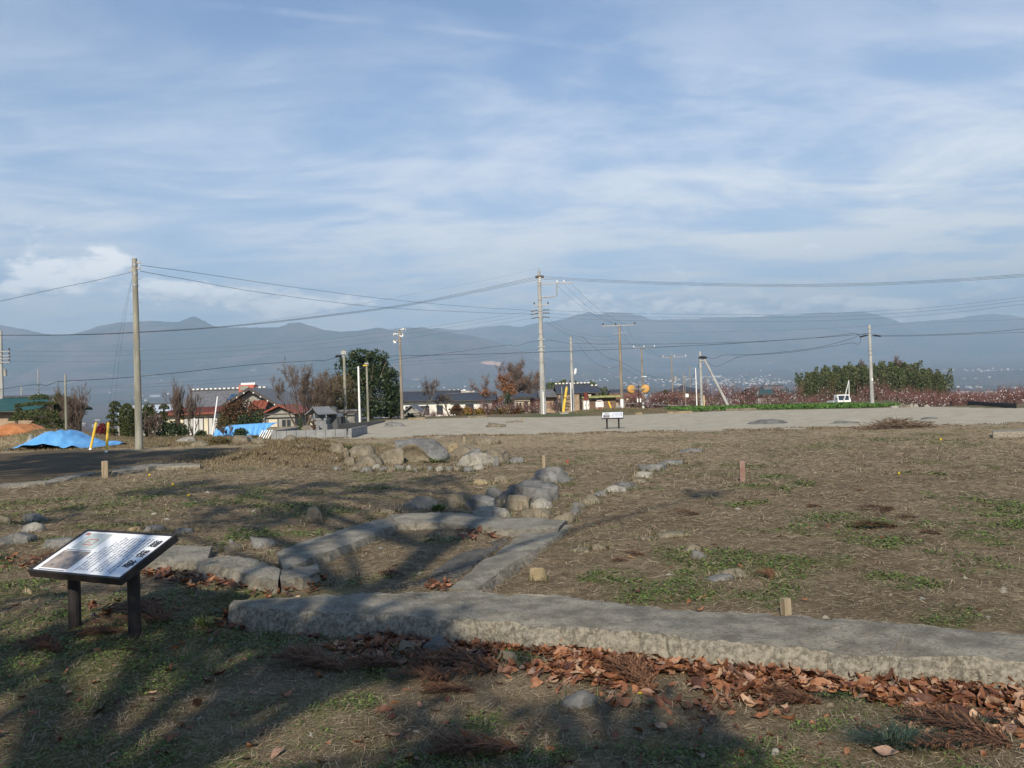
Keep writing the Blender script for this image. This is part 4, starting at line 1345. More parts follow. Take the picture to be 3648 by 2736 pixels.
FR = [frond_mesh(i, 0.42 + 0.05 * i) for i in range(4)]
fl = [(2223, 2428, 1.1, 0.5, 'dark fibrous dead cedar spray at the right end of the shaded leaf drift'), (2812, 2510, 0.7, 1.4, 'small dead cedar spray on the turf below the sunny leaf drift'),
      (3400, 2640, 0.9, 1.2, 'dead cedar spray at the lower right corner'), (1123, 2366, 0.9, 1.0, 'dark dead cedar spray in the shade at the left of the leaf drift'),
      (1335, 2388, 0.8, 2.0, 'second dark dead cedar spray in the shade, right of the first'), (1500, 2420, 0.8, 1.0, 'dead cedar spray with a bare stem left of the bright fibrous one'),
      (1620, 2400, 1.0, 1.7, 'bright rusty fibrous cedar spray in front of the leaf drift'), (1595, 2462, 0.55, 1.5, 'smooth rusty clump below the bright fibrous spray'),
      (1395, 2052, 0.55, 1.6, 'brown dead spray lying inside the concrete frame'), (2728, 2062, 0.4, 0.2, 'upright rusty tuft of dead spray in the right turf'),
      (2260, 1978, 0.4, 1.5, 'rusty dead spray on the right turf, beyond the green clump'), (3110, 1882, 0.9, 1.5, 'wide rusty dead spray in the right turf, beyond the mossy patch'),
      (3062, 1750, 0.4, 0.5, 'tiny dark dead tuft in the far right turf'), (2900, 1808, 0.5, 1.4, 'small rusty tuft in the middle of the right turf'), (3135, 1822, 0.8, 1.9, 'flat rusty dead spray in the right turf, left of the oval clump'),
      (3232, 1845, 0.45, 1.4, 'oval rusty clump in the right turf'), (3320, 1905, 0.5, 1.4, 'dark brown tuft at the right of the turf'), (2210, 2000, 0.35, 1.4, 'small rusty clump beside the green patch right of the frame'),
      (480, 2215, 1.0, 1.5, 'rusty dead spray lying right of the near sign posts'), (380, 2260, 0.6, 1.6, 'dead spray at the foot of the near sign'), (130, 2320, 0.8, 1.3, 'dark dead spray at the left edge below the near sign'),
      (180, 1995, 0.7, 1.5, 'dark rusty spray behind the near sign at the left'), (2450, 1835, 0.6, 1.5, 'flat dead spray in the middle of the right turf'), (1700, 2675, 0.8, 1.5, 'dead spray in the dark shade at the bottom'), (1900, 2140, 0.4, 1.5, 'little dead tuft on the front footing, behind its edge')]
for i, (a_, b_, s_, rz, lb) in enumerate(fl):
    p = G(a_, b_)
    o = link('dead_spray', FR[i % 4], None, (p.x, p.y, p.z - 0.012)); o.scale = (s_, s_, s_ * (2.2 if 'upright' in lb else 1.1)); o.rotation_euler = (0, 0, rz)
    tag(o, lb, 'dead spray')

# ------------------------------------------------------------------ ground cover: straw, grass, moss leaves
rg = np.random.default_rng(21)
M_straw = mat('dry_straw', (0.2, 0.15, 0.1), None, rough=0.8, island=[(0.055, 0.038, 0.022), (0.13, 0.095, 0.058), (0.22, 0.17, 0.105), (0.30, 0.24, 0.16), (0.44, 0.37, 0.26)], spec=0.2)
M_grass = mat('green_blades', (0.06, 0.1, 0.02), None, rough=0.6, island=[(0.028, 0.050, 0.010), (0.055, 0.085, 0.018), (0.10, 0.135, 0.030), (0.14, 0.135, 0.05)], spec=0.3)
M_clover = mat('ground_leaves', (0.06, 0.1, 0.02), None, rough=0.6, island=[(0.035, 0.065, 0.014), (0.075, 0.115, 0.022), (0.14, 0.19, 0.045)], spec=0.3)


def field_pts(n_, r0=3.0, r1=34.0, a=0.68, power=1.0):
    u = rg.uniform(0, 1, n_)
    y = r0 * (r1 / r0) ** (u ** power)
    s_ = rg.uniform(-a, a, n_)
    return s_ * y, y


def blades(x, y, length, width, lean, zup, m_, name, label, flat=False):
    n_ = len(x)
    z = Hn(x, y)
    az_ = rg.uniform(0, 2 * np.pi, n_)
    dx = np.cos(az_); dy = np.sin(az_)
    L = length
    up = zup
    base = np.stack([x, y, z + (0.002 if not flat else rg.uniform(0.001, 0.012, n_))], 1)
    hor = np.sqrt(np.maximum(0, 1 - up * up))
    d = np.stack([dx * hor, dy * hor, up], 1)
    sd_ = np.stack([-dy, dx, np.zeros(n_)], 1)
    if flat:
        sd_[:, 2] = rg.uniform(-0.6, 0.6, n_)
    mid_ = base + d * (L * 0.55)[:, None]
    tip = base + d * L[:, None]
    tip[:, 2] -= lean * L * np.where(flat, 0.0, 1.0)
    w = width[:, None] * 0.5
    V = np.stack([base - sd_ * w, base + sd_ * w, mid_ + sd_ * w * 0.8, mid_ - sd_ * w * 0.8, tip], 1).reshape(-1, 3)
    i0 = np.arange(n_)[:, None] * 5
    T = np.concatenate([i0 + np.array([0, 1, 2]), i0 + np.array([0, 2, 3]), i0 + np.array([3, 2, 4])])
    o = link(name, np_mesh(name, V, T, m_))
    o['kind'] = 'stuff'; o['label'] = label
    return o


def bare(x, y):
    """places where no turf grows: footing, gravel, track"""
    k_ = (gravel_amt(x, y) < 0.3) & (road_amt(x, y) < 0.3)
    yb = np.interp(x, BX, BY)
    k_ &= ~((y > yb) & (y < yb + 0.75) & (x > -2.2))
    return k_


x, y = field_pts(270000)
kp = bare(x, y); x, y = x[kp], y[kp]; n_ = len(x)
sc_ = np.clip(y / 6.0, 0.7, 3.2)
blades(x, y, rg.uniform(0.025, 0.095, n_) * sc_ ** 0.75, rg.uniform(0.0016, 0.0036, n_) * sc_, 0, rg.uniform(-0.05, 0.28, n_), M_straw, 'dry_straw', 'dead straw lying over the turf', flat=True)
x, y = field_pts(150000, 3.0, 30.0)
kp = bare(x, y); x, y = x[kp], y[kp]
g = green_amt(x, y)
kp = rg.uniform(0, 1, len(x)) < g * 0.9 + 0.03
x, y = x[kp], y[kp]; n_ = len(x); sc_ = np.clip(y / 6.0, 0.7, 3.0)
blades(x, y, rg.uniform(0.015, 0.05, n_) * sc_ ** 0.7, rg.uniform(0.002, 0.004, n_) * sc_, 0.2, rg.uniform(0.3, 0.95, n_), M_grass, 'green_grass', 'short green grass in patches on the turf')
# weeds and straw gathered round the feet of the stones
wx_, wy_ = [], []
for (a_, b_, w_, d_) in ROCKS:
    if b_ > 34 or w_ < 0.1:
        continue
    k_ = int(min(170, 60 + 90 * w_))
    t_ = rg.uniform(0, 6.28, k_); q_ = rg.uniform(0.82, 1.3, k_)
    wx_.append(a_ + np.cos(t_) * q_ * w_ * 0.52); wy_.append(b_ + np.sin(t_) * q_ * d_ * 0.52)
x = np.concatenate(wx_); y = np.concatenate(wy_); n_ = len(x); sc_ = np.clip(y / 6.0, 0.8, 3.2)
half = rg.uniform(0, 1, n_) < 0.62
for sel, m_, nm, lb in ((half, M_straw, 'dry_weeds', 'dry weeds round the feet of the stones'), (~half, M_grass, 'green_weeds', 'green weeds round the feet of the stones')):
    blades(x[sel], y[sel], rg.uniform(0.03, 0.10, sel.sum()) * sc_[sel] ** 0.5, rg.uniform(0.002, 0.005, sel.sum()) * sc_[sel], 0.1, rg.uniform(0.35, 0.97, sel.sum()), m_, nm, lb)
# a little straw blown onto the old footing
x = rg.uniform(-2.2, 3.5, 5200); y = np.interp(x, BX, BY) + rg.uniform(0.02, 0.8, 5200)
kp = fbm(x * 2.2, y * 2.2, 15, 3) > 0.5; x, y = x[kp], y[kp]; n_ = len(x)
o = blades(x, y, rg.uniform(0.02, 0.07, n_), rg.uniform(0.0016, 0.003, n_), 0, rg.uniform(-0.05, 0.1, n_), M_straw, 'blown_straw', 'straw blown onto the long front footing', flat=True)
o.location.z = 0.066
# ragged grass along the rim of the gravel
x = rg.uniform(-13, 26, 60000); y = np.interp(x, NEX, NEY) + rg.normal(0, 1.1, 60000)
ga = gravel_amt(x, y); kp = (ga > 0.05) & (ga < 0.9) & (fbm(x * 1.3, y * 1.3, 18, 3) > 0.47) & (y > 24); x, y = x[kp], y[kp]; n_ = len(x)
blades(x, y, rg.uniform(0.05, 0.13, n_), rg.uniform(0.010, 0.02, n_), 0.2, rg.uniform(0.3, 0.95, n_), M_straw, 'rim_grass', 'ragged dry grass along the rim of the gravel')
# tufts of standing dead grass
cx_, cy_ = field_pts(1500, 3.0, 27.0)
kp = bare(cx_, cy_) & (fbm(cx_ * 0.7, cy_ * 0.7, 12, 3) > 0.44); cx_, cy_ = cx_[kp], cy_[kp]
x = np.repeat(cx_, 22); y = np.repeat(cy_, 22); n_ = len(x); sc_ = np.clip(y / 6.0, 0.8, 3.0)
x = x + rg.normal(0, 0.035, n_) * sc_; y = y + rg.normal(0, 0.035, n_) * sc_
blades(x, y, rg.uniform(0.03, 0.085, n_) * sc_ ** 0.5, rg.uniform(0.002, 0.004, n_) * sc_, 0.25, rg.uniform(0.3, 0.9, n_), M_straw, 'dead_grass_tufts', 'tufts of dead grass standing in the turf')
# roundish little leaves in the mossy patches
x, y = field_pts(230000, 3.0, 15.0)
kp = bare(x, y); x, y = x[kp], y[kp]
g = green_amt(x, y) * sstep(fbm(x * 4, y * 4, 77, 3), 0.34, 0.56)
kp = rg.uniform(0, 1, len(x)) < g
x, y = x[kp], y[kp]; n_ = len(x); sc_ = np.clip(y / 5.0, 0.8, 2.4)
z = Hn(x, y)
rr = rg.uniform(0.004, 0.0095, n_) * sc_
nrm = np.stack([rg.normal(0, 0.4, n_), rg.normal(0, 0.4, n_), np.ones(n_)], 1); nrm /= np.linalg.norm(nrm, axis=1)[:, None]
t1 = np.cross(nrm, np.array([0, 1.0, 0.2])); t1 /= np.linalg.norm(t1, axis=1)[:, None]; t2 = np.cross(nrm, t1)
cen = np.stack([x, y, z + rg.uniform(0.003, 0.028, n_)], 1)
ang = rg.uniform(0, 6.28, n_)
ring = []
for i in range(5):
    a_ = ang + i * 2 * np.pi / 5
    ring.append(cen + (t1 * np.cos(a_)[:, None] + t2 * np.sin(a_)[:, None]) * rr[:, None])
V = np.stack(ring, 1).reshape(-1, 3)
i0 = np.arange(n_)[:, None] * 5
o = link('ground_cover', np_mesh('ground_cover', V, i0 + np.arange(5)[None], M_clover)); o['kind'] = 'stuff'; o['label'] = 'small round-leaved weeds in green patches'


def tuft(px_, py_, w, n_, hgt, m_, label, name='grass_tuft', cat='grass tuft', wid=0.006):
    p = G(px_, py_)
    R_ = w * p.y / F / 2
    r_ = random.Random(int(px_ * 7 + py_))
    mb = MB()
    for i in range(n_):
        a_ = r_.uniform(0, 6.28); rr_ = R_ * math.sqrt(r_.random()) * 0.75
        b_ = Vector((rr_ * math.cos(a_), rr_ * 0.6 * math.sin(a_), 0)); b_.z = H(p.x + b_.x, p.y + b_.y) - p.z - 0.005
        d = Vector((b_.x * 1.2 + r_.gauss(0, 0.4) * R_, b_.y + r_.gauss(0, 0.4) * R_, hgt * r_.uniform(0.5, 1.1)))
        s_ = Vector((-d.y, d.x, 0)).normalized() * wid * 0.5 if abs(d.x) + abs(d.y) > 1e-4 else Vector((wid / 2, 0, 0))
        m1 = b_ + d * 0.6; tp = b_ + d + Vector((d.x, d.y, -hgt * 0.25)) * 0.5
        mb.add([b_ - s_, b_ + s_, m1 + s_ * 0.8, m1 - s_ * 0.8, tp], [(0, 1, 2, 3), (3, 2, 4)])
    return solo(name, mb, m_, label, cat, p)


M_bluegrass = mat('blue_green_blades', (0.02, 0.04, 0.025), None, rough=0.5, island=[(0.014, 0.028, 0.018), (0.030, 0.052, 0.032), (0.06, 0.09, 0.055)])
tuft(3200, 2655, 215, 420, 0.085, M_bluegrass, 'dark blue-green grass clump at the lower right', wid=0.005)
tuft(3480, 2600, 160, 220, 0.06, M_bluegrass, 'smaller dark green clump at the right edge near the leaves', wid=0.005)
tuft(3010, 2480, 150, 160, 0.05, M_bluegrass, 'dull green clump in the leaf drift on the right', wid=0.005)
tuft(720, 2235, 60, 90, 0.09, M_grass, 'upright green weed beside the left end of the front footing', 'weed', 'weed', wid=0.008)
tuft(1455, 1640, 60, 110, 0.20, M_grass, 'green weed growing against the wave-shaped slab', 'weed', 'weed', wid=0.02)
tuft(1555, 1648, 90, 110, 0.12, M_grass, 'low green weeds right of the wave-shaped slab', 'weed', 'weed', wid=0.02)
tuft(1560, 1820, 46, 90, 0.12, M_clover, 'bright green weed between two boulders behind the frame', 'weed', 'weed', wid=0.02)
tuft(1240, 1600, 60, 110, 0.16, M_grass, 'green tuft by the rounded boulder on the mound', 'weed', 'weed', wid=0.02)
tuft(3170, 2420, 150, 60, 0.26, M_straw, 'tall dry straw stalks standing against the front footing', 'dry_stalks', 'dry grass', wid=0.004)
tuft(1660, 2240, 60, 30, 0.16, M_straw, 'few dry stalks hanging over the front footing', 'dry_stalks', 'dry grass', wid=0.004)
p = G(2282, 2512)
dn = thing('dandelion', 'yellow dandelion in flower below the leaf drift', 'flower', p)
part('stem', MB().tube([(0, 0, -0.01), (0.004, 0, 0.03), (0.0, 0.005, 0.06)], 0.0022, 6), M_grass, dn)
fm = MB()
for i in range(26):
    a_ = i * 2.399; l = 0.006 + 0.010 * (i / 26)
    d = Vector((math.cos(a_), math.sin(a_), 0.5 - 0.4 * i / 26)); s_ = Vector((-d.y, d.x, 0)) * 0.0025
    b_ = Vector((0, 0.005, 0.06)); fm.add([b_ - s_ * 0.5, b_ + s_ * 0.5, b_ + d * l + s_, b_ + d * l - s_], [(0, 1, 2, 3)])
M_dand = mat('dandelion_petals', (0.75, 0.55, 0.02), None, rough=0.6)
part('flower_head', fm, M_dand, dn)
part('leaf', MB().add([(0, 0, 0.003), (0.05, 0.02, 0.012), (0.09, 0.03, 0.006), (0.05, 0.0, 0.008)], [(0, 3, 2, 1)]), M_clover, dn)
for (a_, b_) in ((533, 1698), (616, 1731), (672, 1770), (3203, 1692), (3352, 1571)):
    p = G(a_, b_); s_ = p.y / F * 7
    solo('small_flower', MB().tube([(0, 0, 0), (0, 0, s_), (0, 0, s_ * 1.3)], [s_ * 0.1, s_ * 0.7, s_ * 0.2], 7), M_dand, 'tiny yellow dandelion head in the distant turf', 'flower', p, group='tiny yellow flowers in the turf')
# dry tufts on the mound
for i in range(16):
    a_ = random.uniform(820, 1230); b_ = random.uniform(1585, 1668)
    tuft(a_, b_, random.uniform(30, 60), 46, random.uniform(0.08, 0.2), M_straw, 'dry straw tuft on the grassy mound', 'straw_tuft', 'straw tuft', wid=0.02)['group'] = 'straw tufts on the mound'

# ------------------------------------------------------------------ houses
def ground_z(x, y):
    return H(x, y)


def wall_box(mb, x0, x1, y0, y1, z0, z1):
    mb.box(x0, x1, y0, y1, z0, z1)


def window(parent, x0, x1, z0, z1, y, fm=None, pm=None, mull=1, sill=False):
    f = MB(); t = 0.07; dp = 0.06
    f.box(x0, x1, y - dp, y + 0.02, z0, z0 + t); f.box(x0, x1, y - dp, y + 0.02, z1 - t, z1)
    f.box(x0, x0 + t, y - dp, y + 0.02, z0 + t, z1 - t); f.box(x1 - t, x1, y - dp, y + 0.02, z0 + t, z1 - t)
    for i in range(mull):
        xm = x0 + (x1 - x0) * (i + 1) / (mull + 1)
        f.box(xm - t / 2, xm + t / 2, y - dp + 0.004, y + 0.02, z0 + t, z1 - t)
    w = part('window', f, fm or M_frame, parent)
    part('pane', MB().box(x0 + t, x1 - t, y - 0.03, y + 0.015, z0 + t, z1 - t), pm or M_glass, w)
    return w


def roof_gable_x(x0, x1, y0, y1, z0, z1, ov=0.5, th=0.16):
    """ridge parallel to x"""
    mb = MB(); ym = (y0 + y1) / 2
    for s_, ye in ((1, y0 - ov), (-1, y1 + ov)):
        k_ = (z1 - z0) / (abs(ym - (y0 if s_ == 1 else y1)))
        ze = z0 - k_ * ov
        a_ = [(x0 - ov, ye, ze), (x1 + ov, ye, ze), (x1 + ov, ym, z1), (x0 - ov, ym, z1)]
        b_ = [(p[0], p[1], p[2] + th) for p in a_]
        mb.add(a_ + b_, [(0, 3, 2, 1), (4, 5, 6, 7), (0, 1, 5, 4), (1, 2, 6, 5), (3, 0, 4, 7)] if s_ == 1 else [(0, 1, 2, 3), (4, 7, 6, 5), (0, 4, 5, 1), (1, 5, 6, 2), (3, 7, 4, 0)])
    return mb


def roof_gable_y(x0, x1, y0, y1, z0, z1, ov=0.5, th=0.16):
    mb = MB(); xm = (x0 + x1) / 2
    for s_, xe, xw in ((1, x0 - ov, x0), (-1, x1 + ov, x1)):
        k_ = (z1 - z0) / abs(xm - xw)
        ze = z0 - k_ * ov
        a_ = [(xe, y0 - ov, ze), (xm, y0 - ov, z1), (xm, y1 + ov, z1), (xe, y1 + ov, ze)]
        b_ = [(p[0], p[1], p[2] + th) for p in a_]
        mb.add(a_ + b_, [(0, 3, 2, 1), (4, 5, 6, 7), (0, 1, 5, 4), (1, 2, 6, 5), (2, 3, 7, 6), (3, 0, 4, 7)])
    return mb


def roof_hip(x0, x1, y0, y1, z0, z1, ov=0.5, th=0.14):
    mb = MB(); X0, X1, Y0, Y1 = x0 - ov, x1 + ov, y0 - ov, y1 + ov
    h_ = min((Y1 - Y0) / 2, (X1 - X0) / 2 * 0.9); ym = (Y0 + Y1) / 2
    v = [(X0, Y0, z0), (X1, Y0, z0), (X1, Y1, z0), (X0, Y1, z0), (X0, Y0, z0 + th), (X1, Y0, z0 + th), (X1, Y1, z0 + th), (X0, Y1, z0 + th), (X0 + h_, ym, z1), (X1 - h_, ym, z1)]
    mb.add(v, [(0, 3, 2, 1), (0, 1, 5, 4), (1, 2, 6, 5), (2, 3, 7, 6), (3, 0, 4, 7), (4, 5, 9, 8), (6, 7, 8, 9), (5, 6, 9), (7, 4, 8)])
    return mb


def ridge_tiles(parent, x0, x1, y, z, m_=None, caps=False):
    mb = MB().tube([(x0, y, z), (x1, y, z)], 0.14, 8)
    o = part('ridge_tiles', mb, m_ or M_roofdark, parent)
    if caps:
        c_ = MB(); n_ = int((x1 - x0) / 0.45)
        for i in range(n_):
            xx = x0 + (i + 0.5) * (x1 - x0) / n_
            c_.box(xx - 0.13, xx + 0.13, y - 0.17, y + 0.17, z + 0.10, z + 0.24)
        part('ridge_cap', c_, M_whitewall, parent)['kind'] = 'stuff'


def house(label, px0, px1, pye, pyr, Yd, depth, kind, wall, roof, wins=(), cat='house', name='house', ov=0.5, yaw=0.0, zb=None, caps=False, gable=None):
    a_ = at(px0, pye, Yd); b_ = at(px1, pye, Yd); r_ = at((px0 + px1) / 2, pyr, Yd + (depth / 2 if kind != 'gy' else 0))
    xm = (a_.x + b_.x) / 2; w = (b_.x - a_.x) / 2
    base = (H(xm, Yd) if zb is None else zb) - 0.3
    ze = (a_.z + b_.z) / 2 - base; zr = r_.z - base
    t = thing(cat if name == 'house' else name, label, cat, (xm, Yd, base), yaw)
    part('wall', MB().box(-w, w, 0, depth, 0, ze - 0.02), wall, t)
    if kind == 'gx':
        part('roof', roof_gable_x(-w, w, 0, depth, ze, zr, ov), roof, t)
        for xx in (-w + 0.02, w - 0.12):
            part('gable', MB().add([(xx, 0.1, ze - 0.03), (xx, depth - 0.1, ze - 0.03), (xx, depth / 2, zr - 0.1), (xx + 0.1, 0.1, ze - 0.03), (xx + 0.1, depth - 0.1, ze - 0.03), (xx + 0.1, depth / 2, zr - 0.1)],
                                   [(0, 1, 2), (3, 5, 4), (0, 2, 5, 3), (1, 4, 5, 2)]), gable or wall, t)
        ridge_tiles(t, -w - ov, w + ov, depth / 2, zr + 0.16, caps=caps)
    elif kind == 'gy':
        part('roof', roof_gable_y(-w, w, 0, depth, ze, zr, ov), roof, t)
        part('gable', MB().add([(-w + 0.1, 0.03, ze - 0.03), (w - 0.1, 0.03, ze - 0.03), (0, 0.03, zr - 0.1), (-w + 0.1, 0.13, ze - 0.03), (w - 0.1, 0.13, ze - 0.03), (0, 0.13, zr - 0.1)],
                               [(0, 1, 2), (3, 5, 4), (0, 2, 5, 3), (1, 4, 5, 2)]), gable or wall, t)
    elif kind == 'hip':
        part('roof', roof_hip(-w, w, 0, depth, ze, zr, ov), roof, t)
        ridge_tiles(t, -w + min(depth / 2, w * 0.9) - ov * 0.2, w - min(depth / 2, w * 0.9) + ov * 0.2, depth / 2, zr + 0.02, caps=caps)
    elif kind == 'flat':
        part('roof', MB().box(-w - ov, w + ov, -ov, depth + ov, ze, zr), roof, t)
    part('gutter', MB().tube([(-w - ov * 0.9, -ov - 0.02, ze - 0.12), (w + ov * 0.9, -ov - 0.02, ze - 0.12)], 0.06, 6), M_frame, t)
    for (u0, u1, v0, v1, *rest_) in wins:
        window(t, -w + 2 * w * u0, -w + 2 * w * u1, ze * 1.0 - (1 - v0) * 1.0, ze * 1.0 - (1 - v1) * 1.0, 0.0, mull=rest_[0] if rest_ else 1, pm=rest_[1] if len(rest_) > 1 else None) if False else \
            window(t, -w + 2 * w * u0, -w + 2 * w * u1, ze - v0, ze - v1, 0.0, mull=rest_[0] if rest_ else 1, pm=rest_[1] if len(rest_) > 1 else None)
    return t, w, ze, zr


M_shoji = mat('pale_blinds', (0.55, 0.55, 0.52), None, rough=0.4)
# far left
house('teal-roofed shed at the far left edge behind the pruned pine', -60, 118, 1462, 1424, 62, 7, 'gx', M_tanwall, M_roofgreen, cat='shed', ov=0.6)
# metal-roofed barn behind the hedge
house('long barn with a pale blue-white metal roof behind the clipped hedge', 418, 668, 1484, 1446, 92, 9, 'gx', M_greywall, M_roofmetal, cat='barn', name='barn', ov=0.5)
# large left house
t, w, ze, zr = house('big grey-tiled house with a red solar tank on its ridge at the left', 655, 868, 1463, 1396, 84, 9.5, 'gx', M_cream, M_roofgrey,
                     wins=((0.04, 0.14, 2.0, 0.8), (0.80, 0.93, 2.0, 0.8)), ov=1.0, caps=True)
sp_ = part('solar_panel', MB(), M_glass, t)
k_ = (zr - ze) / 4.75
for i, u in enumerate((0.62, 0.80)):
    mb = MB(); x0 = -w + 2 * w * u; x1 = x0 + 1.1
    y0, y1 = 1.2, 3.3
    zz = lambda y: ze + k_ * y + 0.28
    mb.add([(x0, y0, zz(y0)), (x1, y0, zz(y0)), (x1, y1, zz(y1)), (x0, y1, zz(y1)), (x0, y0, zz(y0) - 0.1), (x1, y0, zz(y0) - 0.1), (x1, y1, zz(y1) - 0.1), (x0, y1, zz(y1) - 0.1)],
           [(0, 1, 2, 3), (4, 7, 6, 5), (0, 4, 5, 1), (1, 5, 6, 2), (2, 6, 7, 3), (3, 7, 4, 0)])
    M_sol = MATS.get('solar_blue') or mat('solar_blue', (0.02, 0.06, 0.13), (0.05, 0.11, 0.2), 2, 0.15)
    part('solar_panel', mb, M_sol, t)
bpy.data.objects.remove(sp_)
M_tank = mat('red_tank', (0.42, 0.10, 0.07), (0.5, 0.14, 0.10), 3, 0.5)
tk = part('water_tank', MB().box(w - 1.75, w - 0.15, 4.0, 5.4, zr - 0.1, zr + 0.62), M_tank, t)
part('tank_panel', MB().box(w - 1.6, w - 0.75, 3.93, 3.99, zr + 0.05, zr + 0.5), M_greywall, tk)
part('tank_cap', MB().tube([(w - 1.7, 4.7, zr + 0.70), (w - 0.2, 4.7, zr + 0.70)], 0.16, 10), M_white, t)
# cross gable of the same house, its own wing: attach as parts of a second house block
t2, w2, ze2, zr2 = house('gabled wing of the big house, dark bargeboards, grey plaster gable', 790, 1002, 1452, 1388, 81, 11, 'gy', M_greywall, M_roofgrey, ov=0.7, name='house_wing', wins=((0.55, 0.75, 2.2, 0.9),))
for s_ in (-1, 1):
    mb = MB()
    e_ = w2 + 0.72; kx = (zr2 - ze2) / w2
    a_ = Vector((s_ * e_, -0.74, ze2 - kx * 0.72 - 0.08)); b_ = Vector((0, -0.74, zr2 - 0.08))
    mb.add([a_, b_, b_ + Vector((0, 0, 0.32)), a_ + Vector((0, 0, 0.32)), a_ + Vector((0, 0.06, 0)), b_ + Vector((0, 0.06, 0)), b_ + Vector((0, 0.06, 0.32)), a_ + Vector((0, 0.06, 0.32))],
           [(0, 1, 2, 3), (4, 7, 6, 5), (0, 4, 5, 1), (2, 6, 7, 3), (0, 3, 7, 4), (1, 5, 6, 2)])
    part('bargeboard', mb, M_frame, t2)
    rf = MB()
    for i in range(5):
        f_ = (i + 0.7) / 5.4
        p_ = a_.lerp(b_, f_)
        rf.box(p_.x - 0.06, p_.x + 0.06, -0.80, -0.75, p_.z - 0.02, p_.z + 0.10)
    part('purlin_end', rf, M_whitewall, t2)['kind'] = 'stuff'


def leanto(label, px0, px1, pyt, pyb, Yd, run, wall, roof, pyw=None):
    a_ = at(px0, pyb, Yd); b_ = at(px1, pyb, Yd); c_ = at(px0, pyt, Yd + run)
    xm = (a_.x + b_.x) / 2; w = (b_.x - a_.x) / 2
    base = H(xm, Yd) - 0.3
    z0 = (a_.z + b_.z) / 2 - base; z1 = c_.z - base
    t = thing('porch', label, 'porch', (xm, Yd, base))
    part('wall', MB().box(-w + 0.3, w - 0.3, 0.6, run - 0.03, 0, z0 + 0.02), wall, t)
    part('roof', MB().add([(-w, 0, z0), (w, 0, z0), (w - 0.1, run, z1), (-w + 0.1, run, z1), (-w, 0, z0 + .14), (w, 0, z0 + .14), (w - 0.1, run, z1 + .14), (-w + 0.1, run, z1 + .14)],
                          [(0, 3, 2, 1), (4, 5, 6, 7), (0, 1, 5, 4), (1, 2, 6, 5), (2, 3, 7, 6), (3, 0, 4, 7)]), roof, t)
    hb_ = MB()
    for i in range(int(2 * w / 0.5)):
        xx = -w + 0.25 + i * 0.5
        hb_.tube([(xx, -0.02, z0 + 0.15), (xx * 0.985, run, z1 + 0.16)], 0.05, 5)
    part('roof_roll', hb_, roof, t)['kind'] = 'stuff'
    return t, w, z0


t3, w3, z3 = leanto('long low red-tiled porch before the big grey house', 548, 762, 1461, 1478, 74, 6, M_cream, M_roofred)
for u in (0.45, 0.62, 0.86):
    window(t3, -w3 + 2 * w3 * u, -w3 + 2 * w3 * u + 0.9, z3 - 1.9, z3 - 0.3, 0.6, pm=M_shoji)
leanto('red-tiled porch roof right of the tall dark shrub, under the grey gable', 880, 946, 1433, 1457, 79, 1.6, M_greywall, M_roofred)
t4, w4, ze4, zr4 = house('small red-roofed entrance gable with a cream window right of the dark shrub', 948, 1050, 1470, 1447, 70, 6, 'gy', M_greywall, M_roofred, ov=0.5,
                         wins=((0.05, 0.42, 1.5, 0.45, 0, M_cream), (0.55, 0.68, 2.6, 0.6, 0), (0.72, 0.85, 2.6, 0.6, 0)))
house('white-walled house with a brown tiled roof behind the bare vase-shaped tree', 985, 1150, 1466, 1430, 96, 9, 'gx', M_whitewall, M_roofbrown, ov=0.7, wins=((0.1, 0.22, 1.9, 0.7), (0.5, 0.62, 1.9, 0.7)))
house('low pale annex with a sloping sheet roof behind the stone lantern', 1100, 1195, 1487, 1475, 58, 3, 'flat', M_cream, M_roofmetal, ov=0.2, wins=((0.5, 0.66, 1.5, 0.2), (0.75, 0.9, 1.5, 0.2)), cat='shed')
house('small shed with a dark doorway behind the pole with the curved cable', 1196, 1262, 1466, 1459, 60, 3, 'flat', M_greywall, M_roofgrey, ov=0.25, wins=((0.10, 0.36, 1.6, 0.1, 0),), cat='shed')
# centre
house('white two-storey house with a long navy roof, left of the leaning bare tree', 1432, 1618, 1425, 1398, 132, 9, 'gx', M_whitewall, M_roofdark,
      wins=((0.06, 0.24, 2.4, 0.9, 2), (0.34, 0.52, 2.4, 0.9, 2), (0.66, 0.78, 2.4, 0.9, 1)), ov=0.8)
house('small grey gabled garage below the white two-storey house', 1436, 1496, 1471, 1446, 105, 6, 'gy', M_greywall, M_roofgrey, cat='garage', name='garage', ov=0.4)
house('white house with a long dark roof and a roof vent, behind the yellow hedge', 1604, 1752, 1425, 1404, 126, 8, 'gx', M_whitewall, M_roofdark,
      wins=((0.08, 0.20, 1.9, 0.6), (0.36, 0.56, 2.0, 0.6, 2), (0.78, 0.92, 1.9, 0.6)), ov=0.7)
house('small cream house with a navy hipped roof, left of the tall pole', 1832, 1888, 1416, 1397, 112, 7, 'hip', M_cream, M_roofdark, wins=((0.10, 0.24, 1.3, 0.7, 0), (0.30, 0.44, 1.3, 0.7, 0), (0.62, 0.86, 1.9, 0.6)), ov=0.6)
house('dark-roofed house extension behind the tall pole', 1888, 1938, 1420, 1398, 116, 7, 'hip', M_tanwall, M_roofdark, ov=0.6)
house('long low building with a worn grey roof right of the tall pole', 1936, 2006, 1411, 1393, 104, 6, 'gx', M_tanwall, M_roofgrey, ov=0.6, wins=((0.5, 0.8, 1.6, 0.6, 2),))
house('brown house with a big black tiled roof behind the flat-roofed building', 2008, 2088, 1398, 1374, 100, 8, 'gx', M_brownwall, M_roofdark, ov=0.9, caps=True, wins=((0.72, 0.92, 1.6, 0.6, 1),))
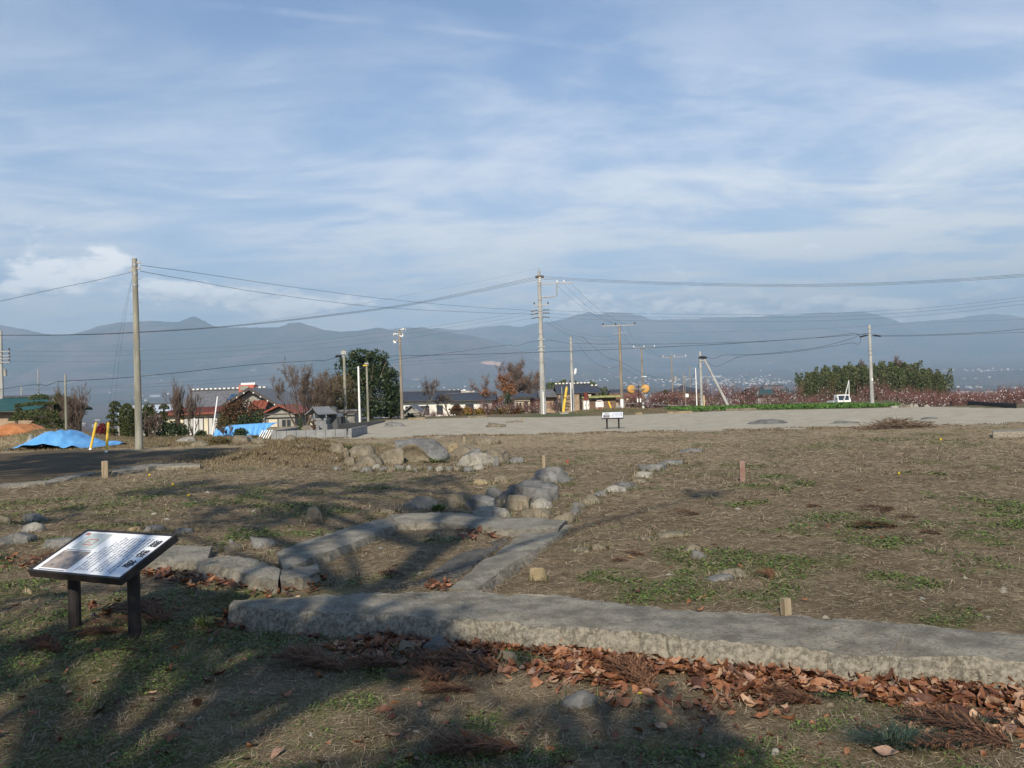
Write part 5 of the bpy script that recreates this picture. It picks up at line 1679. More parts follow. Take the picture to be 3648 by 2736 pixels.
house('lower black-roofed wing at the right of the big black-roofed house', 2086, 2120, 1398, 1382, 101, 6, 'gx', M_brownwall, M_roofdark, ov=0.7, caps=True)
# shed with green fascia
a_ = at(1958, 1478, 84); b_ = at(2196, 1470, 84)
x0, x1 = a_.x, b_.x
zb = H((x0 + x1) / 2, 84) - 0.1
t = thing('shed', 'low brown flat-roofed building with a green fascia and two white doors', 'shed', ((x0 + x1) / 2, 84, zb))
hw = (x1 - x0) / 2


def lx_(px):
    return at(px, 1440, 84).x - t.location.x


def lz_(py, px=2100):
    return at(px, py, 84).z - zb


M_brick = mat('brown_wall', (0.15, 0.095, 0.065), (0.21, 0.14, 0.10), 1.5, 0.85)
part('wall', MB().box(lx_(2078), hw, 0, 4, 0, lz_(1417)), M_brick, t)
part('wall', MB().box(-hw + 1.0, lx_(2078) - 0.01, 0.6, 4, 0, lz_(1404)), M_tanwall, t)
part('chimney_wall', MB().box(lx_(2082), lx_(2094), -0.05, 0.5, lz_(1430), lz_(1398)), M_darkred, t)
M_fascia = mat('moss_green_fascia', (0.26, 0.28, 0.10), (0.33, 0.35, 0.15), 3, 0.7)
part('fascia', MB().box(lx_(2096), hw + 0.5, -0.55, -0.45, lz_(1418), lz_(1411)), M_fascia, t)
part('roof', MB().box(lx_(2096), hw + 0.5, -0.44, 4.3, lz_(1415), lz_(1410.5)), M_roofbrown, t)
part('roof_box', MB().box(lx_(2096), lx_(2106), -0.3, 0.5, lz_(1410.4), lz_(1405)), M_cream, t)
w_ = window(t, lx_(2066), lx_(2080), lz_(1412), lz_(1405), 0.6, pm=M_glass)
part('sill', MB().box(lx_(2064), lx_(2082), 0.45, 0.59, lz_(1417), lz_(1413)), M_fascia, t)
for (p0, p1) in ((2078, 2088), (2090, 2099)):
    d_ = part('door', MB().box(lx_(p0), lx_(p1), -0.07, -0.01, 0.1, lz_(1427)), M_white, t)
    part('door_handle', MB().box(lx_(p1) - 0.10, lx_(p1) - 0.06, -0.12, -0.071, 1.0, 1.2), M_frame, d_)
wl_ = MB()
for i in range(5):
    xx = lx_(2104 + i * 4)
    for (u0, u1, v0, v1) in ((0, .28, .0, .05), (0, .28, .24, .29), (0.11, .16, .05, .24), (0, .05, .1, .2))[: 2 + (i * 7) % 3]:
        wl_.box(xx + u0, xx + u1, -0.03, -0.005, lz_(1425) + v0, lz_(1425) + v1)
part('lettering', wl_, M_white, t)['kind'] = 'stuff'
part('wall_lamp', MB().box(lx_(2118), lx_(2129), -0.25, -0.01, lz_(1421.5), lz_(1419)), M_white, t)
# notice board in front
p = G(2136, 1462); pz = H(p.x, 79.5)
nb = thing('notice_board', 'white notice board with a red base panel before the brown flat-roofed building', 'notice board', (at(2137, 1460, 79.5).x, 79.5, pz))
q_ = lambda px: at(px, 1445, 79.5).x - nb.location.x
qz = lambda py: at(2137, py, 79.5).z - pz
M_pinkframe = mat('pale_pink_paint', (0.68, 0.56, 0.50), None, rough=0.5)
part('board', MB().box(q_(2122), q_(2150), -0.06, 0.0, qz(1450.5), qz(1431)), M_white, nb)
pr = MB(); r_ = random.Random(2)
for i in range(5):
    for j in range(7):
        if r_.random() < 0.75:
            xx = q_(2125) + j * 0.095; zz_ = qz(1434) - i * 0.085
            pr.quadp((xx, -0.064, zz_ - 0.05), (xx + 0.07 * r_.uniform(0.4, 1), -0.064, zz_ - 0.05), (xx + 0.07, -0.064, zz_), (xx, -0.064, zz_))
part('print', pr, mat('faint_print', (0.45, 0.45, 0.47), None), nb)['kind'] = 'stuff'
for xx in (2127, 2146):
    part('post', MB().tube([(q_(xx), 0.04, -0.1), (q_(xx), 0.04, qz(1430))], 0.045, 8), M_pinkframe, nb)
part('top_rail', MB().tube([(q_(2127), 0.04, qz(1430)), (q_(2128), 0.04, qz(1427)), (q_(2145), 0.04, qz(1427)), (q_(2146), 0.04, qz(1430))], 0.04, 8), M_pinkframe, nb)
M_redbase = mat('red_base_panel', (0.30, 0.035, 0.03), None, rough=0.6)
part('base_panel', MB().box(q_(2129), q_(2144), 0.0, 0.03, 0.02, qz(1451)), M_redbase, nb)
# right of centre
house('tan house with a red-brown roof and a small gable, behind the paired mirrors', 2193, 2284, 1419, 1404, 108, 6, 'gx', M_cream, M_roofbrown, ov=0.5)
house('dark-roofed upper storey behind the red-brown roof', 2190, 2272, 1405, 1392, 117, 6, 'gx', M_greywall, M_roofdark, ov=0.4)
house('little cream dormer gable before the red-brown roof', 2222, 2246, 1424, 1411, 106, 3, 'gy', M_cream, M_roofbrown, ov=0.3, wins=((0.35, 0.45, 1.0, 0.3, 0), (0.55, 0.65, 1.0, 0.3, 0)), name='house')
house('cream two-storey house with a dark hipped roof behind the strutted pole', 2412, 2494, 1395, 1376, 124, 9, 'hip', M_cream, M_roofdark,
      wins=((0.12, 0.26, 1.9, 0.6), (0.62, 0.70, 1.9, 0.5, 0), (0.78, 0.86, 1.9, 0.5, 0), (0.35, 0.55, 4.6, 3.0, 2)), ov=0.8)
house('green-roofed barn beyond the orchard, left of the bamboo grove', 2700, 2820, 1403, 1385, 150, 10, 'gx', M_greywall, M_roofgreen, cat='barn', name='barn', ov=0.8)
house('raised roof lantern of the green-roofed barn', 2732, 2790, 1387, 1377, 154, 3, 'gx', M_greywall, M_roofgrey, cat='roof vent', name='roof_vent', ov=0.5, zb=at(2760, 1390, 154).z)
# pale complex far behind the centre house
for (a_, b_, c_, lb) in ((1580, 1622, 1391, 'pale'), (1626, 1690, 1388, 'pale')):
    pass
M_pinkwall = mat('pale_pink_wall', (0.55, 0.48, 0.43), (0.66, 0.60, 0.55), 0.1, 0.8)
p = at(1625, 1398, 900)
fac = thing('factory', 'pale factory roofline with white vents far behind the white house', 'factory', (p.x, 900, H(p.x, 900)))
fz = lambda py: at(1625, py, 900).z - fac.location.z
fx_ = lambda px: at(px, 1395, 900).x - fac.location.x
part('wall', MB().box(fx_(1585), fx_(1690), 0, 30, 0, fz(1394)), M_pinkwall, fac)
part('roof', MB().box(fx_(1582), fx_(1660), -1, 31, fz(1394), fz(1391)), M_whitewall, fac)
for a_ in (1597, 1614, 1629, 1650):
    part('roof_vent', MB().box(fx_(a_), fx_(a_ + 6), 4, 8, fz(1391), fz(1387)), M_whitewall, fac)
_rd = ray(1742, 1296).normalized()
_hit = MTN[0].ray_cast((0, 0, CZ), tuple(_rd))
YH = _hit[1].y if _hit[0] else 5600
p = at(1740, 1296, YH)
res = thing('hillside_building', 'pinkish-red building complex far up on the opposite slope', 'building', (p.x, YH - 30, p.z - 25))
rzf = lambda py: at(1740, py, YH - 30).z - res.location.z
rxf = lambda px: at(px, 1290, YH - 30).x - res.location.x
M_salmon = mat('salmon_wall', (0.55, 0.33, 0.24), (0.62, 0.40, 0.30), 0.02, 0.8)
part('wall', MB().box(rxf(1718), rxf(1760), 0, 40, 0, rzf(1287)), M_salmon, res)
part('wall', MB().box(rxf(1708), rxf(1717.5), 5, 40, 0, rzf(1291)), M_salmon, res)
part('wall', MB().box(rxf(1760.5), rxf(1782), 8, 40, 0, rzf(1290)), M_salmon, res)
part('roof', MB().box(rxf(1727), rxf(1742), -2, 42, rzf(1287), rzf(1284)), M_roofbrown, res)


# ------------------------------------------------------------------ poles
def pole(label, bx, by, ty, wb, wt, Yd=None, m_=M_pole, name='utility_pole', cat='utility pole', steps=False, n=12, bands=()):
    if Yd is None:
        p = G(bx, by); Yd = p.y; X_ = p.x; zb_ = p.z
    else:
        p = at(bx, by, Yd); X_ = p.x; zb_ = H(X_, Yd)
    # vertical in the world; find the height that meets the photo row ty
    lo, hi = 0.0, 40.0
    h_ = 0
    Rt = CAMROT.transposed()
    for _ in range(50):
        h_ = (lo + hi) / 2
        c_ = Rt @ Vector((X_, Yd, zb_ + h_ - CZ))
        yy_ = 1368 - F * c_.y / -c_.z
        if yy_ > ty:
            lo = h_
        else:
            hi = h_
    t = thing(name, label, cat, (X_, Yd, zb_))
    r0 = wb * Yd / F / 2; r1 = wt * Yd / F / 2
    part('pole', MB().tube([(0, 0, -0.4), (0, 0, h_)], [r0, r1], n), m_, t, smooth=False)
    if steps:
        for i in range(int(h_ / 0.45)):
            z_ = 1.6 + i * 0.45
            if z_ < h_ - 0.3:
                s_ = 1 if i % 2 else -1
                rr_ = r0 + (r1 - r0) * z_ / h_
                part('step_bolt', MB().tube([(s_ * rr_ * 0.9, 0, z_), (s_ * (rr_ + 0.11), 0, z_)], 0.012, 5), M_steel, t)
    for f_ in bands:
        z_ = h_ * f_; rr_ = r0 + (r1 - r0) * f_ + 0.012
        part('band', MB().tube([(0, 0, z_ - 0.05), (0, 0, z_ + 0.05)], rr_, n), M_steel, t)
    return t, h_, r0, r1


def crossarm(t, z, x0, x1, y=0.0, m_=M_steel, r=0.045, ins=(), up=True, im=None):
    a_ = part('crossarm', MB().box(x0, x1, y - r, y + r, z - r, z + r), m_, t)
    for x in ins:
        s_ = 1 if up else -1
        mb = MB().tube([(x, y, z + s_ * r), (x, y, z + s_ * 0.12), (x, y, z + s_ * 0.13), (x, y, z + s_ * 0.19), (x, y, z + s_ * 0.20), (x, y, z + s_ * 0.28)], [0.02, 0.02, 0.075, 0.075, 0.05, 0.045], 8)
        part('insulator', mb, im or M_insul, a_)
    return a_


def insul_strain(parent, p, d, m_=None, n=3, r=0.07, L=0.3):
    d = Vector(d).normalized(); pts = []; rr = []
    for i in range(n):
        a_ = i * L / n
        pts += [Vector(p) + d * a_, Vector(p) + d * (a_ + L / n * 0.5), Vector(p) + d * (a_ + L / n * 0.55)]
        rr += [r * 0.35, r * 0.35, r]
    return part('insulator', MB().tube(pts, rr, 7), m_ or M_insul, parent)


# left pole
PL, hL, r0, r1 = pole('big weathered concrete pole standing at the left, nearest of the poles', 496, 1601, 921, 27, 17, m_=M_pole_old, steps=True, n=20, bands=(0.86, 0.92, 0.965))
for z_ in (hL - 0.16, hL - 0.38):
    insul_strain(PL, (r1, 0, z_), (1, 0.12, -0.08), n=2, r=0.045, L=0.22)
    part('clamp', MB().box(r1 * 0.5, r1 + 0.12, -0.03, 0.03, z_ - 0.04, z_ + 0.04), M_steel, PL)
part('clamp', MB().box(-r1 - 0.12, -r1 * 0.6, -0.03, 0.03, hL - 0.50, hL - 0.42), M_steel, PL)
# main pole
PM, hM, r0, r1 = pole('tall main concrete pole in the middle carrying every line', 1936, 1475, 968, 22, 11, m_=M_pole, steps=True, n=16, bands=(0.2, 0.36, 0.56, 0.72, 0.8, 0.9))
YM = PM.location.y
zM = lambda py: at(1925, py, YM).z - PM.location.z
part('top_spike', MB().tube([(0, 0, hM - 0.3), (0, 0, hM + 0.35)], [r1 * 0.8, 0.02], 8), M_steel, PM)
ca = crossarm(PM, zM(1012), 0.1, 2.95, -0.1, ins=(1.55, 2.15), im=M_insul)
part('arm_brace', MB().tube([(0.15, -0.1, zM(1060)), (1.35, -0.1, zM(1058)), (1.5, -0.1, zM(1054)), (1.5, -0.1, zM(1014))], 0.05, 8), M_steel, PM)
crossarm(PM, zM(1088), -0.55, 0.75, -0.12, ins=(-0.5, 0.7), im=M_frame)
for z_, L_ in ((zM(1105), 0.7), (zM(1116), 0.65), (zM(1130), 0.55)):
    c_ = part('low_voltage_rack', MB().box(-L_, L_, -0.16, -0.10, z_ - 0.04, z_ + 0.04), M_steel, PM)
    for s_ in (-1, 1):
        insul_strain(c_, (s_ * L_ * 0.3, -0.2, z_), (s_, 0, -0.06 if s_ > 0 else -0.2), M_frame, 4, 0.07, 0.7)
part('strain_head', MB().box(-0.32, 0.42, -0.14, 0.14, zM(990), zM(982)), M_frame, PM)
for z_ in (990, 997, 1004):
    insul_strain(PM, (0, -0.18, zM(z_)), (0.6, -0.5, -0.3), M_insul, 2, 0.09, 0.25)
for z_ in (1210, 1236, 1250):
    part('cable_clamp', MB().box(-0.32, 0.32, -0.22, -0.12, zM(z_) - 0.05, zM(z_) + 0.05), M_steel, PM)
part('riser_pipe', MB().tube([(0.02, -r0 - 0.04, 0), (0.02, -r0 - 0.04, 1.9)], 0.06, 8), M_white, PM)
part('cable_cover', MB().box(0.10, 0.22, -r0 - 0.09, -r0 - 0.01, 0.0, 1.35), M_steel, PM)
part('number_plate', MB().box(-0.12, 0.06, -r0 - 0.03, -r0 - 0.015, 2.2, 2.9), M_greywall, PM)
# far left pole with many arms
PF, hF, r0, r1 = pole('pale pole at the very left edge with several short arms', 10, 1524, 1178, 13, 9, 66, m_=M_pole)
for py in (1253, 1268, 1279, 1291):
    crossarm(PF, at(10, py, 66).z - PF.location.z, -0.5, 0.75, -0.1, ins=(0.7,), im=M_frame)
part('transformer', MB().tube([(0.35, -0.1, hF * 0.62), (0.35, -0.1, hF * 0.62 + 0.55)], 0.13, 12), M_greywall, PF)
PA, hA, _, _ = pole('thin old pole before the dark shrubs at the left, cable bending at its head', 237, 1551, 1334, 10, 6.5, 44, m_=M_pole_old, bands=(0.85,))
pole('slim pole behind the pruned pine', 140, 1500, 1316, 6, 4, 70, m_=M_pole)
pole('short slim pole between the edge pole and the pruned pine', 78, 1470, 1378, 5, 4, 66, m_=M_pole)
# loudspeaker mast
PS, hS, r0, r1 = pole('tall mast carrying four loudspeaker horns in front of the evergreen tree', 1433, 1497, 1178, 12, 7, 71, m_=M_pole_brown)


def horn(parent, x, y, z, d, L=0.36, R_=0.17):
    d = Vector(d).normalized(); c_ = Vector((x, y, z))
    h_ = part('horn', MB().tube([c_ - d * 0.16, c_ - d * 0.04, c_, c_ + d * L * 0.5, c_ + d * L * 0.85, c_ + d * L], [0.06, 0.06, 0.035, 0.065, 0.12, R_], 14, cap=False), M_white, parent)
    part('horn_driver', MB().tube([c_ - d * 0.18, c_ - d * 0.02], 0.065, 10), M_greywall, h_)
    part('horn_core', MB().tube([c_ + d * L * 0.35, c_ + d * L * 0.75], [0.06, 0.02], 8), M_greywall, h_)


part('horn_bracket', MB().box(-0.2, 0.3, -0.05, 0.05, hS - 0.08, hS - 0.02), M_steel, PS)
part('horn_bracket', MB().box(-0.2, 0.2, -0.07, 0.03, hS - 0.45, hS - 0.38), M_steel, PS)
part('horn_bracket', MB().box(-0.22, 0.1, -0.07, 0.03, hS - 0.98, hS - 0.92), M_steel, PS)
horn(PS, 0.12, -0.1, hS + 0.08, (1, -0.25, 0.12)); horn(PS, -0.15, -0.1, hS - 0.30, (-1, -0.3, 0.0)); horn(PS, 0.17, -0.2, hS - 0.38, (0.12, -1, -0.05)); horn(PS, -0.2, -0.15, hS - 0.85, (-0.5, -0.8, -0.2))
part('aerial', MB().tube([(-0.45, 0, hS - 0.05), (-0.45, 0, hS + 0.45)], 0.02, 5), M_steel, PS)
# pole with cable guard by the evergreen
PB, hB, r0, r1 = pole('concrete pole before the evergreen tree with a cable curving out at its foot', 1232, 1502, 1246, 11, 9, 60, m_=M_pole_old, bands=(0.76, 0.9))
part('cable_guard', MB().tube([(0.05, -r0, 1.9), (0.08, -r0 - 0.03, 1.2), (0.02, -r0 - 0.05, 0.75), (-0.35, -r0 - 0.06, 0.45), (-0.75, -r0 - 0.06, 0.38)], 0.055, 8), M_pole_old, PB)
part('cable_boot', MB().tube([(-0.65, 0, hB - 0.50), (-0.5, 0, hB - 0.44), (-0.18, 0, hB - 0.42)], [0.03, 0.09, 0.07], 8), M_cable, PB)
part('head_clamp', MB().box(-0.2, 0.2, -0.15, 0.15, hB - 0.35, hB - 0.1), M_steel, PB)
pole('smooth white post before the evergreen tree', 1282, 1502, 1305, 8.5, 6.5, 60, m_=M_white, name='white_post', cat='post')
PC, hC, _, _ = pole('grey post with a small yellow bracket right of the smooth white post', 1312, 1501, 1294, 8.5, 6.5, 60, m_=M_pole_old)
part('yellow_bracket', MB().box(-0.25, 0.06, -0.12, -0.06, hC - 0.2, hC - 0.12), M_yellow, PC)
part('head', MB().box(-0.14, 0.14, -0.12, 0.12, hC - 0.08, hC + 0.04), M_steel, PC)
# centre right
PD, hD, r0, r1 = pole('concrete pole with a white street lamp beside the yellow guard', 2042, 1468, 1200, 12.5, 9, 78, m_=M_pole, bands=(0.68, 0.8, 0.88, 0.95))
lampz = at(2045, 1330, 78).z - PD.location.z
lp = part('lamp_arm', MB().tube([(r0, -0.05, lampz), (0.35, -0.3, lampz + 0.15)], 0.03, 6), M_steel, PD)
part('lamp_head', MB().tube([(0.22, -0.4, lampz - 0.15), (0.28, -0.4, lampz), (0.34, -0.4, lampz + 0.35), (0.36, -0.4, lampz + 0.45)], [0.05, 0.13, 0.11, 0.04], 10), M_white, lp)
p0 = at(2006, 1474, 76); zb = H(p0.x, 76)
yg = thing('guy_guard', 'slanting yellow guard tube round a guy wire left of the lamp pole', 'guy guard', (p0.x, 76, zb))
tp = at(2019, 1379, 77.2) - Vector((p0.x, 76, zb))
part('tube', MB().tube([(0, 0, -0.1), tp * 0.55], 0.13, 10), M_yellow, yg); part('tube', MB().tube([tp * 0.55, tp * 0.97], 0.115, 10), M_yellow, yg)
part('joint', MB().tube([tp * 0.535, tp * 0.565], 0.15, 10), M_frame, yg)
part('cap', MB().tube([tp * 0.97, tp * 1.03], 0.10, 10), M_pole_old, yg)
pole('glossy white post between the yellow guard and the lamp pole', 2036, 1464, 1365, 4.5, 3.8, 77, m_=M_white, name='white_post', cat='post')
pole('thin grey post left of the yellow guard', 2004, 1468, 1377, 3.2, 2.6, 79, m_=M_pole, name='thin_post', cat='post')
p0 = at(2182, 1460, 75); zb = H(p0.x, 75)
yg2 = thing('guy_guard', 'short yellow guard leaning left beside the brown flat-roofed building', 'guy guard', (p0.x, 75, zb))
tp = at(2168, 1431, 75.4) - Vector((p0.x, 75, zb))
part('tube', MB().tube([(0, 0, -0.1), tp], 0.085, 10), M_yellow, yg2)
PE, hE, r0, r1 = pole('brown-grey pole with a crossarm and three insulators left of the paired mirrors', 2216, 1446, 1158, 12, 8, 76, m_=M_pole_brown)
crossarm(PE, hE - 0.05, -1.55, 1.45, -0.08, ins=(-1.5, -0.35, 1.4), im=M_frame)
part('lightning_rod', MB().tube([(0, 0, hE), (0, 0, hE + 0.7)], 0.02, 5), M_steel, PE)
crossarm(PE, at(2205, 1187, 76).z - PE.location.z, -0.5, 0.6, -0.08, r=0.03)
part('white_base', MB().tube([(0, 0, -0.1), (0, 0, at(2216, 1422, 76).z - PE.location.z)], r0 + 0.012, 12), M_white, PE)
PG, hG, r0, r1 = pole('brown-grey pole with a three-insulator arm right behind the paired mirrors', 2292, 1448, 1238, 8, 5.5, 96, m_=M_pole_brown)
crossarm(PG, hG - 0.05, -1.0, 1.6, -0.08, ins=(-0.9, 0.3, 1.5), im=M_insul)
part('white_base', MB().tube([(0, 0, -0.1), (0, 0, at(2292, 1434, 96).z - PG.location.z)], r0 + 0.012, 12), M_white, PG)
part('transformer_arm', MB().box(-0.1, 0.5, -0.1, 0.0, hG * 0.56, hG * 0.56 + 0.08), M_white, PG)
PH, hH, r0, r1 = pole('pole with a small transformer and a white base, third in the receding row', 2398, 1447, 1270, 6, 4, 118, m_=M_pole_brown)
crossarm(PH, hH - 0.1, -1.4, 2.2, -0.08, ins=(-1.2, 0.4, 2.0), im=M_insul)
part('lightning_rod', MB().tube([(0, 0, hH), (0, 0, hH + 0.8)], 0.03, 5), M_steel, PH)
part('transformer', MB().tube([(0.45, -0.1, hH * 0.58), (0.45, -0.1, hH * 0.58 + 0.75)], 0.26, 10), M_steel, PH)
part('white_base', MB().tube([(0, 0, -0.1), (0, 0, at(2398, 1432, 118).z - PH.location.z)], r0 + 0.02, 10), M_white, PH)
for (bx, by, ty, w_, Y_, lb) in ((2438, 1452, 1328, 3.4, 110, 'thin brown-grey pole left of the strutted pole, before the cream house'), (2444, 1462, 1342, 3.4, 82, 'thin post with a white box near the green strip'),
                                 (2461, 1447, 1300, 3.2, 140, 'thin pole just left of the thin white post'), (2520, 1447, 1335, 3, 150, 'distant pole with a round head right of the strutted pole'),
                                 (2414, 1452, 1382, 3, 105, 'short post beside the conical evergreen')):
    tt, hh_, _, _ = pole(lb, bx, by, ty, w_, w_ * 0.75, Y_, m_=M_pole_brown, name='thin_pole', cat='pole', n=8)
    if 'white box' in lb:
        part('meter_box', MB().box(-0.02, 0.28, -0.12, -0.02, 1.0, 1.35), M_white, tt)
    if 'round head' in lb:
        crossarm(tt, hh_ - 0.3, -1.0, 1.0, -0.05, ins=(-0.9, 0.9), im=M_frame)
PW, hW, _, _ = pole('thin white post beside the strutted pole', 2483, 1456, 1310, 4.6, 3.6, 78, m_=M_white, name='white_post', cat='post')
part('top_arm', MB().box(-0.45, 0.02, -0.02, 0.02, hW - 0.06, hW - 0.02), M_steel, PW)
PX, hX, r0, r1 = pole('strutted concrete pole at the green strip with thick black cables', 2501, 1457, 1252, 10.5, 7.5, 78, m_=M_pole, bands=(0.82, 0.86))
p1 = at(2600, 1456, 77); zz1 = H(p1.x, 77)
p2 = at(2507, 1276, 78)
part('strut', MB().tube([Vector((p1.x, 77, zz1 - 0.2)) - PX.location, p2 - PX.location], [0.145, 0.10], 12), M_pole, PX)
part('cable_box', MB().tube([(-0.2, -0.1, hX - 0.62), (0.0, -0.1, hX - 0.55), (0.45, -0.1, hX - 0.6), (0.6, -0.1, hX - 0.6)], [0.05, 0.12, 0.13, 0.05], 8), M_cable, PX)
part('strut_clamp', MB().box(-0.15, 0.35, -0.14, 0.12, hX - 0.95, hX - 0.82), M_steel, PX)
M_yguard = mat('pale_yellow_cover', (0.70, 0.52, 0.25), None, rough=0.5)
part('yellow_cover', MB().box(r0 + 0.01, r0 + 0.10, -0.12, -0.03, 0.0, 1.15), M_yguard, PX)
PR, hR, r0, r1 = pole('pale concrete pole standing alone at the right end of the green strip', 3108, 1451, 1158, 14, 9, 65, m_=M_pole, bands=(0.63, 0.68, 0.9, 0.95), n=16)
part('number_plate', MB().box(-0.06, 0.05, -r0 - 0.02, -r0 - 0.005, hR * 0.31, hR * 0.34), M_white, PR)
for s_ in (-1, 1):
    part('cable_boot', MB().tube([(s_ * 0.16, -0.1, hR - 0.80), (s_ * 0.35, -0.1, hR - 0.82), (s_ * 0.75, -0.1, hR - 0.90), (s_ * 0.85, -0.1, hR - 0.92)], [0.03, 0.06, 0.065, 0.02], 8), M_cable, PR)

# paired mirrors on a brown post
pm = thing('traffic_mirror', 'pair of round orange-backed traffic mirrors on one brown post', 'traffic mirror', (at(2277, 1450, 77).x, 77, H(at(2277, 1450, 77).x, 77)))
M_brownpost = mat('brown_post_paint', (0.07, 0.028, 0.022), None, rough=0.5)
mzf = lambda py: at(2277, py, 77).z - pm.location.z
part('post', MB().tube([(0, 0, -0.2), (0, 0, mzf(1370))], 0.055, 10), M_brownpost, pm)
for s_ in (-1, 1):
    cx_ = s_ * 0.62; cz_ = mzf(1385.5); yaw = s_ * 0.35
    n_ = Vector((math.sin(yaw), math.cos(yaw), -0.1)).normalized()
    c_ = Vector((cx_, 0.05, cz_))
    hd = part('mirror', MB().tube([c_ - n_ * 0.10, c_ - n_ * 0.08, c_ - n_ * 0.03, c_ + n_ * 0.03], [0.16, 0.28, 0.385, 0.40], 24), M_orange, pm)
    part('mirror_face', MB().tube([c_ + n_ * 0.031, c_ + n_ * 0.04], [0.385, 0.36], 24), M_steel, hd)
    part('hood', MB().tube([c_ + n_ * 0.0, c_ + n_ * 0.14], [0.405, 0.42], 24, cap=False), M_orange, hd)
    part('bracket', MB().tube([(0, 0, cz_ - 0.02), (cx_ * 0.5, -0.12, cz_ - 0.03), c_ - n_ * 0.12], 0.045, 7), M_steel, pm)
    part('plate', MB().box(cx_ * 0.18 - 0.06 + s_ * 0.02, cx_ * 0.18 + 0.06 + s_ * 0.02, -0.09, -0.075, mzf(1433), mzf(1419)), M_white, pm)

# ------------------------------------------------------------------ lines
def catmull(P, n_=10):
    o = []
    for i in range(len(P) - 1):
        p0 = P[max(i - 1, 0)]; p1 = P[i]; p2 = P[i + 1]; p3 = P[min(i + 2, len(P) - 1)]
        for j in range(n_):
            t = j / n_
            o.append(0.5 * ((2 * p1) + (p2 - p0) * t + (2 * p0 - 5 * p1 + 4 * p2 - p3) * t * t + (3 * p1 - p0 - 3 * p2 + p3) * t ** 3))
    o.append(P[-1])
    return o


def wire(label, pts, r=0.012, m_=M_wire, group=None, name='power_line', cat='cable', tw=False):
    P = [at(*p) for p in pts]
    c_ = catmull(P, 9)
    r = r * 0.68
    o = c_[0].copy()
    mb = MB().tube([p - o for p in c_], r, 5)
    return solo(name, mb, m_, label, cat, o, group=group)


wire('upper of two lines from the left pole top to the main pole', [(500, 945, 32.2), (700, 972, 38), (1039, 1022, 48), (1400, 1068, 60), (1700, 1095, 68), (1915, 1106, 74)], 0.014, M_cable)
wire('lower of two lines from the left pole top to the main pole', [(500, 966, 32.2), (650, 993, 36), (950, 1045, 46), (1350, 1094, 58), (1700, 1113, 68), (1915, 1119, 74)], 0.014, M_cable)
wire('thin line running left from the left pole top out of the picture', [(466, 970, 32), (340, 999, 30), (200, 1028, 28), (0, 1073, 26), (-200, 1112, 24)], 0.010, M_wire)
for i, (dy, nm) in enumerate(((0, 'upper'), (4.0, 'middle'), (8, 'lower'))):
    wire(nm + ' of three heavy lines sagging left from the main pole top', [(-120, 1193, 62), (0, 1194 + dy * 0.1, 64), (250, 1192 + dy * .2, 65), (468, 1184 + dy * 0.3, 66), (800, 1162 + dy * 0.45, 68), (1150, 1124 + dy * .6, 70), (1500, 1074 + dy * .8, 72), (1915, 985 + dy * 1.4, 74.2)], 0.016, M_cable)
    wire(nm + ' of three heavy lines running right from the main pole top', [(1925, 985 + dy * 1.2, 74.2), (2150, 997 + dy, 72), (2400, 1006 + dy, 69), (2750, 1013 + dy, 65), (3050, 1010 + dy, 62), (3350, 997 + dy, 59), (3648, 976 + dy * 1.2, 56), (3800, 962 + dy, 55)], 0.014, M_cable)
wire('thin shield wire rising to the spike of the main pole', [(900, 1150, 66), (1100, 1120, 68), (1400, 1061, 70), (1700, 1004, 72.5), (1917, 957, 74.3)], 0.006, M_wire)
for i, (dy, nm) in enumerate(((0, 'upper'), (12, 'middle'), (26, 'lower'))):
    wire(nm + ' of three low-voltage lines running right from the main pole', [(1940, 1104 + dy, 74.2), (2100, 1112 + dy, 72), (2400, 1119 + dy, 69), (2750, 1120 + dy * 0.97, 65), (3050, 1112 + dy, 62), (3350, 1092 + dy, 59), (3648, 1058 + dy * 0.97, 56), (3760, 1045 + dy, 55)], 0.011, M_wire)
    wire(nm + ' of three low-voltage lines running left from the main pole', [(1908, 1105 + dy, 74.2), (1700, 1139 + dy * 1.05, 72), (1400, 1181 + dy * 1.2, 70), (1000, 1222 + dy * 1.3, 68), (600, 1245 + dy * 1.4, 67), (250, 1252 + dy * 1.4, 66.5), (10, 1250 + dy * 1.4, 66)], 0.009, M_wire)
for (a_, b_, nm) in (((1985, 1018), (2194, 1158), 'left'), ((2012, 1017), (2205, 1158), 'middle'), ((2037, 1013), (2234, 1159), 'right')):
    wire(nm + ' of three lines slanting down from the long arm of the main pole', [(a_[0], a_[1], 74), (a_[0] * 0.6 + b_[0] * 0.4, a_[1] * 0.6 + b_[1] * 0.4 + 16, 75), (a_[0] * 0.25 + b_[0] * 0.75, a_[1] * 0.25 + b_[1] * 0.75 + 13, 75.6), (b_[0], b_[1], 76)], 0.012, M_wire)
for (a_, nm, y1) in (((1945, 1128), 'upper', 1197), ((1942, 1140), 'middle', 1210), ((1938, 1146), 'lower', 1224)):
    wire(nm + ' of three drooping lines from the main pole to the brown-grey pole', [(a_[0], a_[1], 74), (2010, a_[1] + 42, 74.8), (2090, y1 - 4, 75.4), (2150, y1 + 3, 75.7), (2203, y1 - 4, 76)], 0.011, M_wire)
for (x0, y0, x1, y1, Y0, Y1, nm) in ((2196, 1158, 2282, 1235, 76, 96, 'left'), (2208, 1158, 2292, 1235, 76, 96, 'middle'), (2234, 1159, 2304, 1235, 76, 96, 'right')):
    wire(nm + ' of three lines from the brown-grey pole to the pole behind the mirrors', [(x0, y0, Y0), ((x0 + x1) / 2 - 6, (y0 + y1) / 2 + 22, (Y0 + Y1) / 2), (x1, y1, Y1)], 0.011, M_wire)
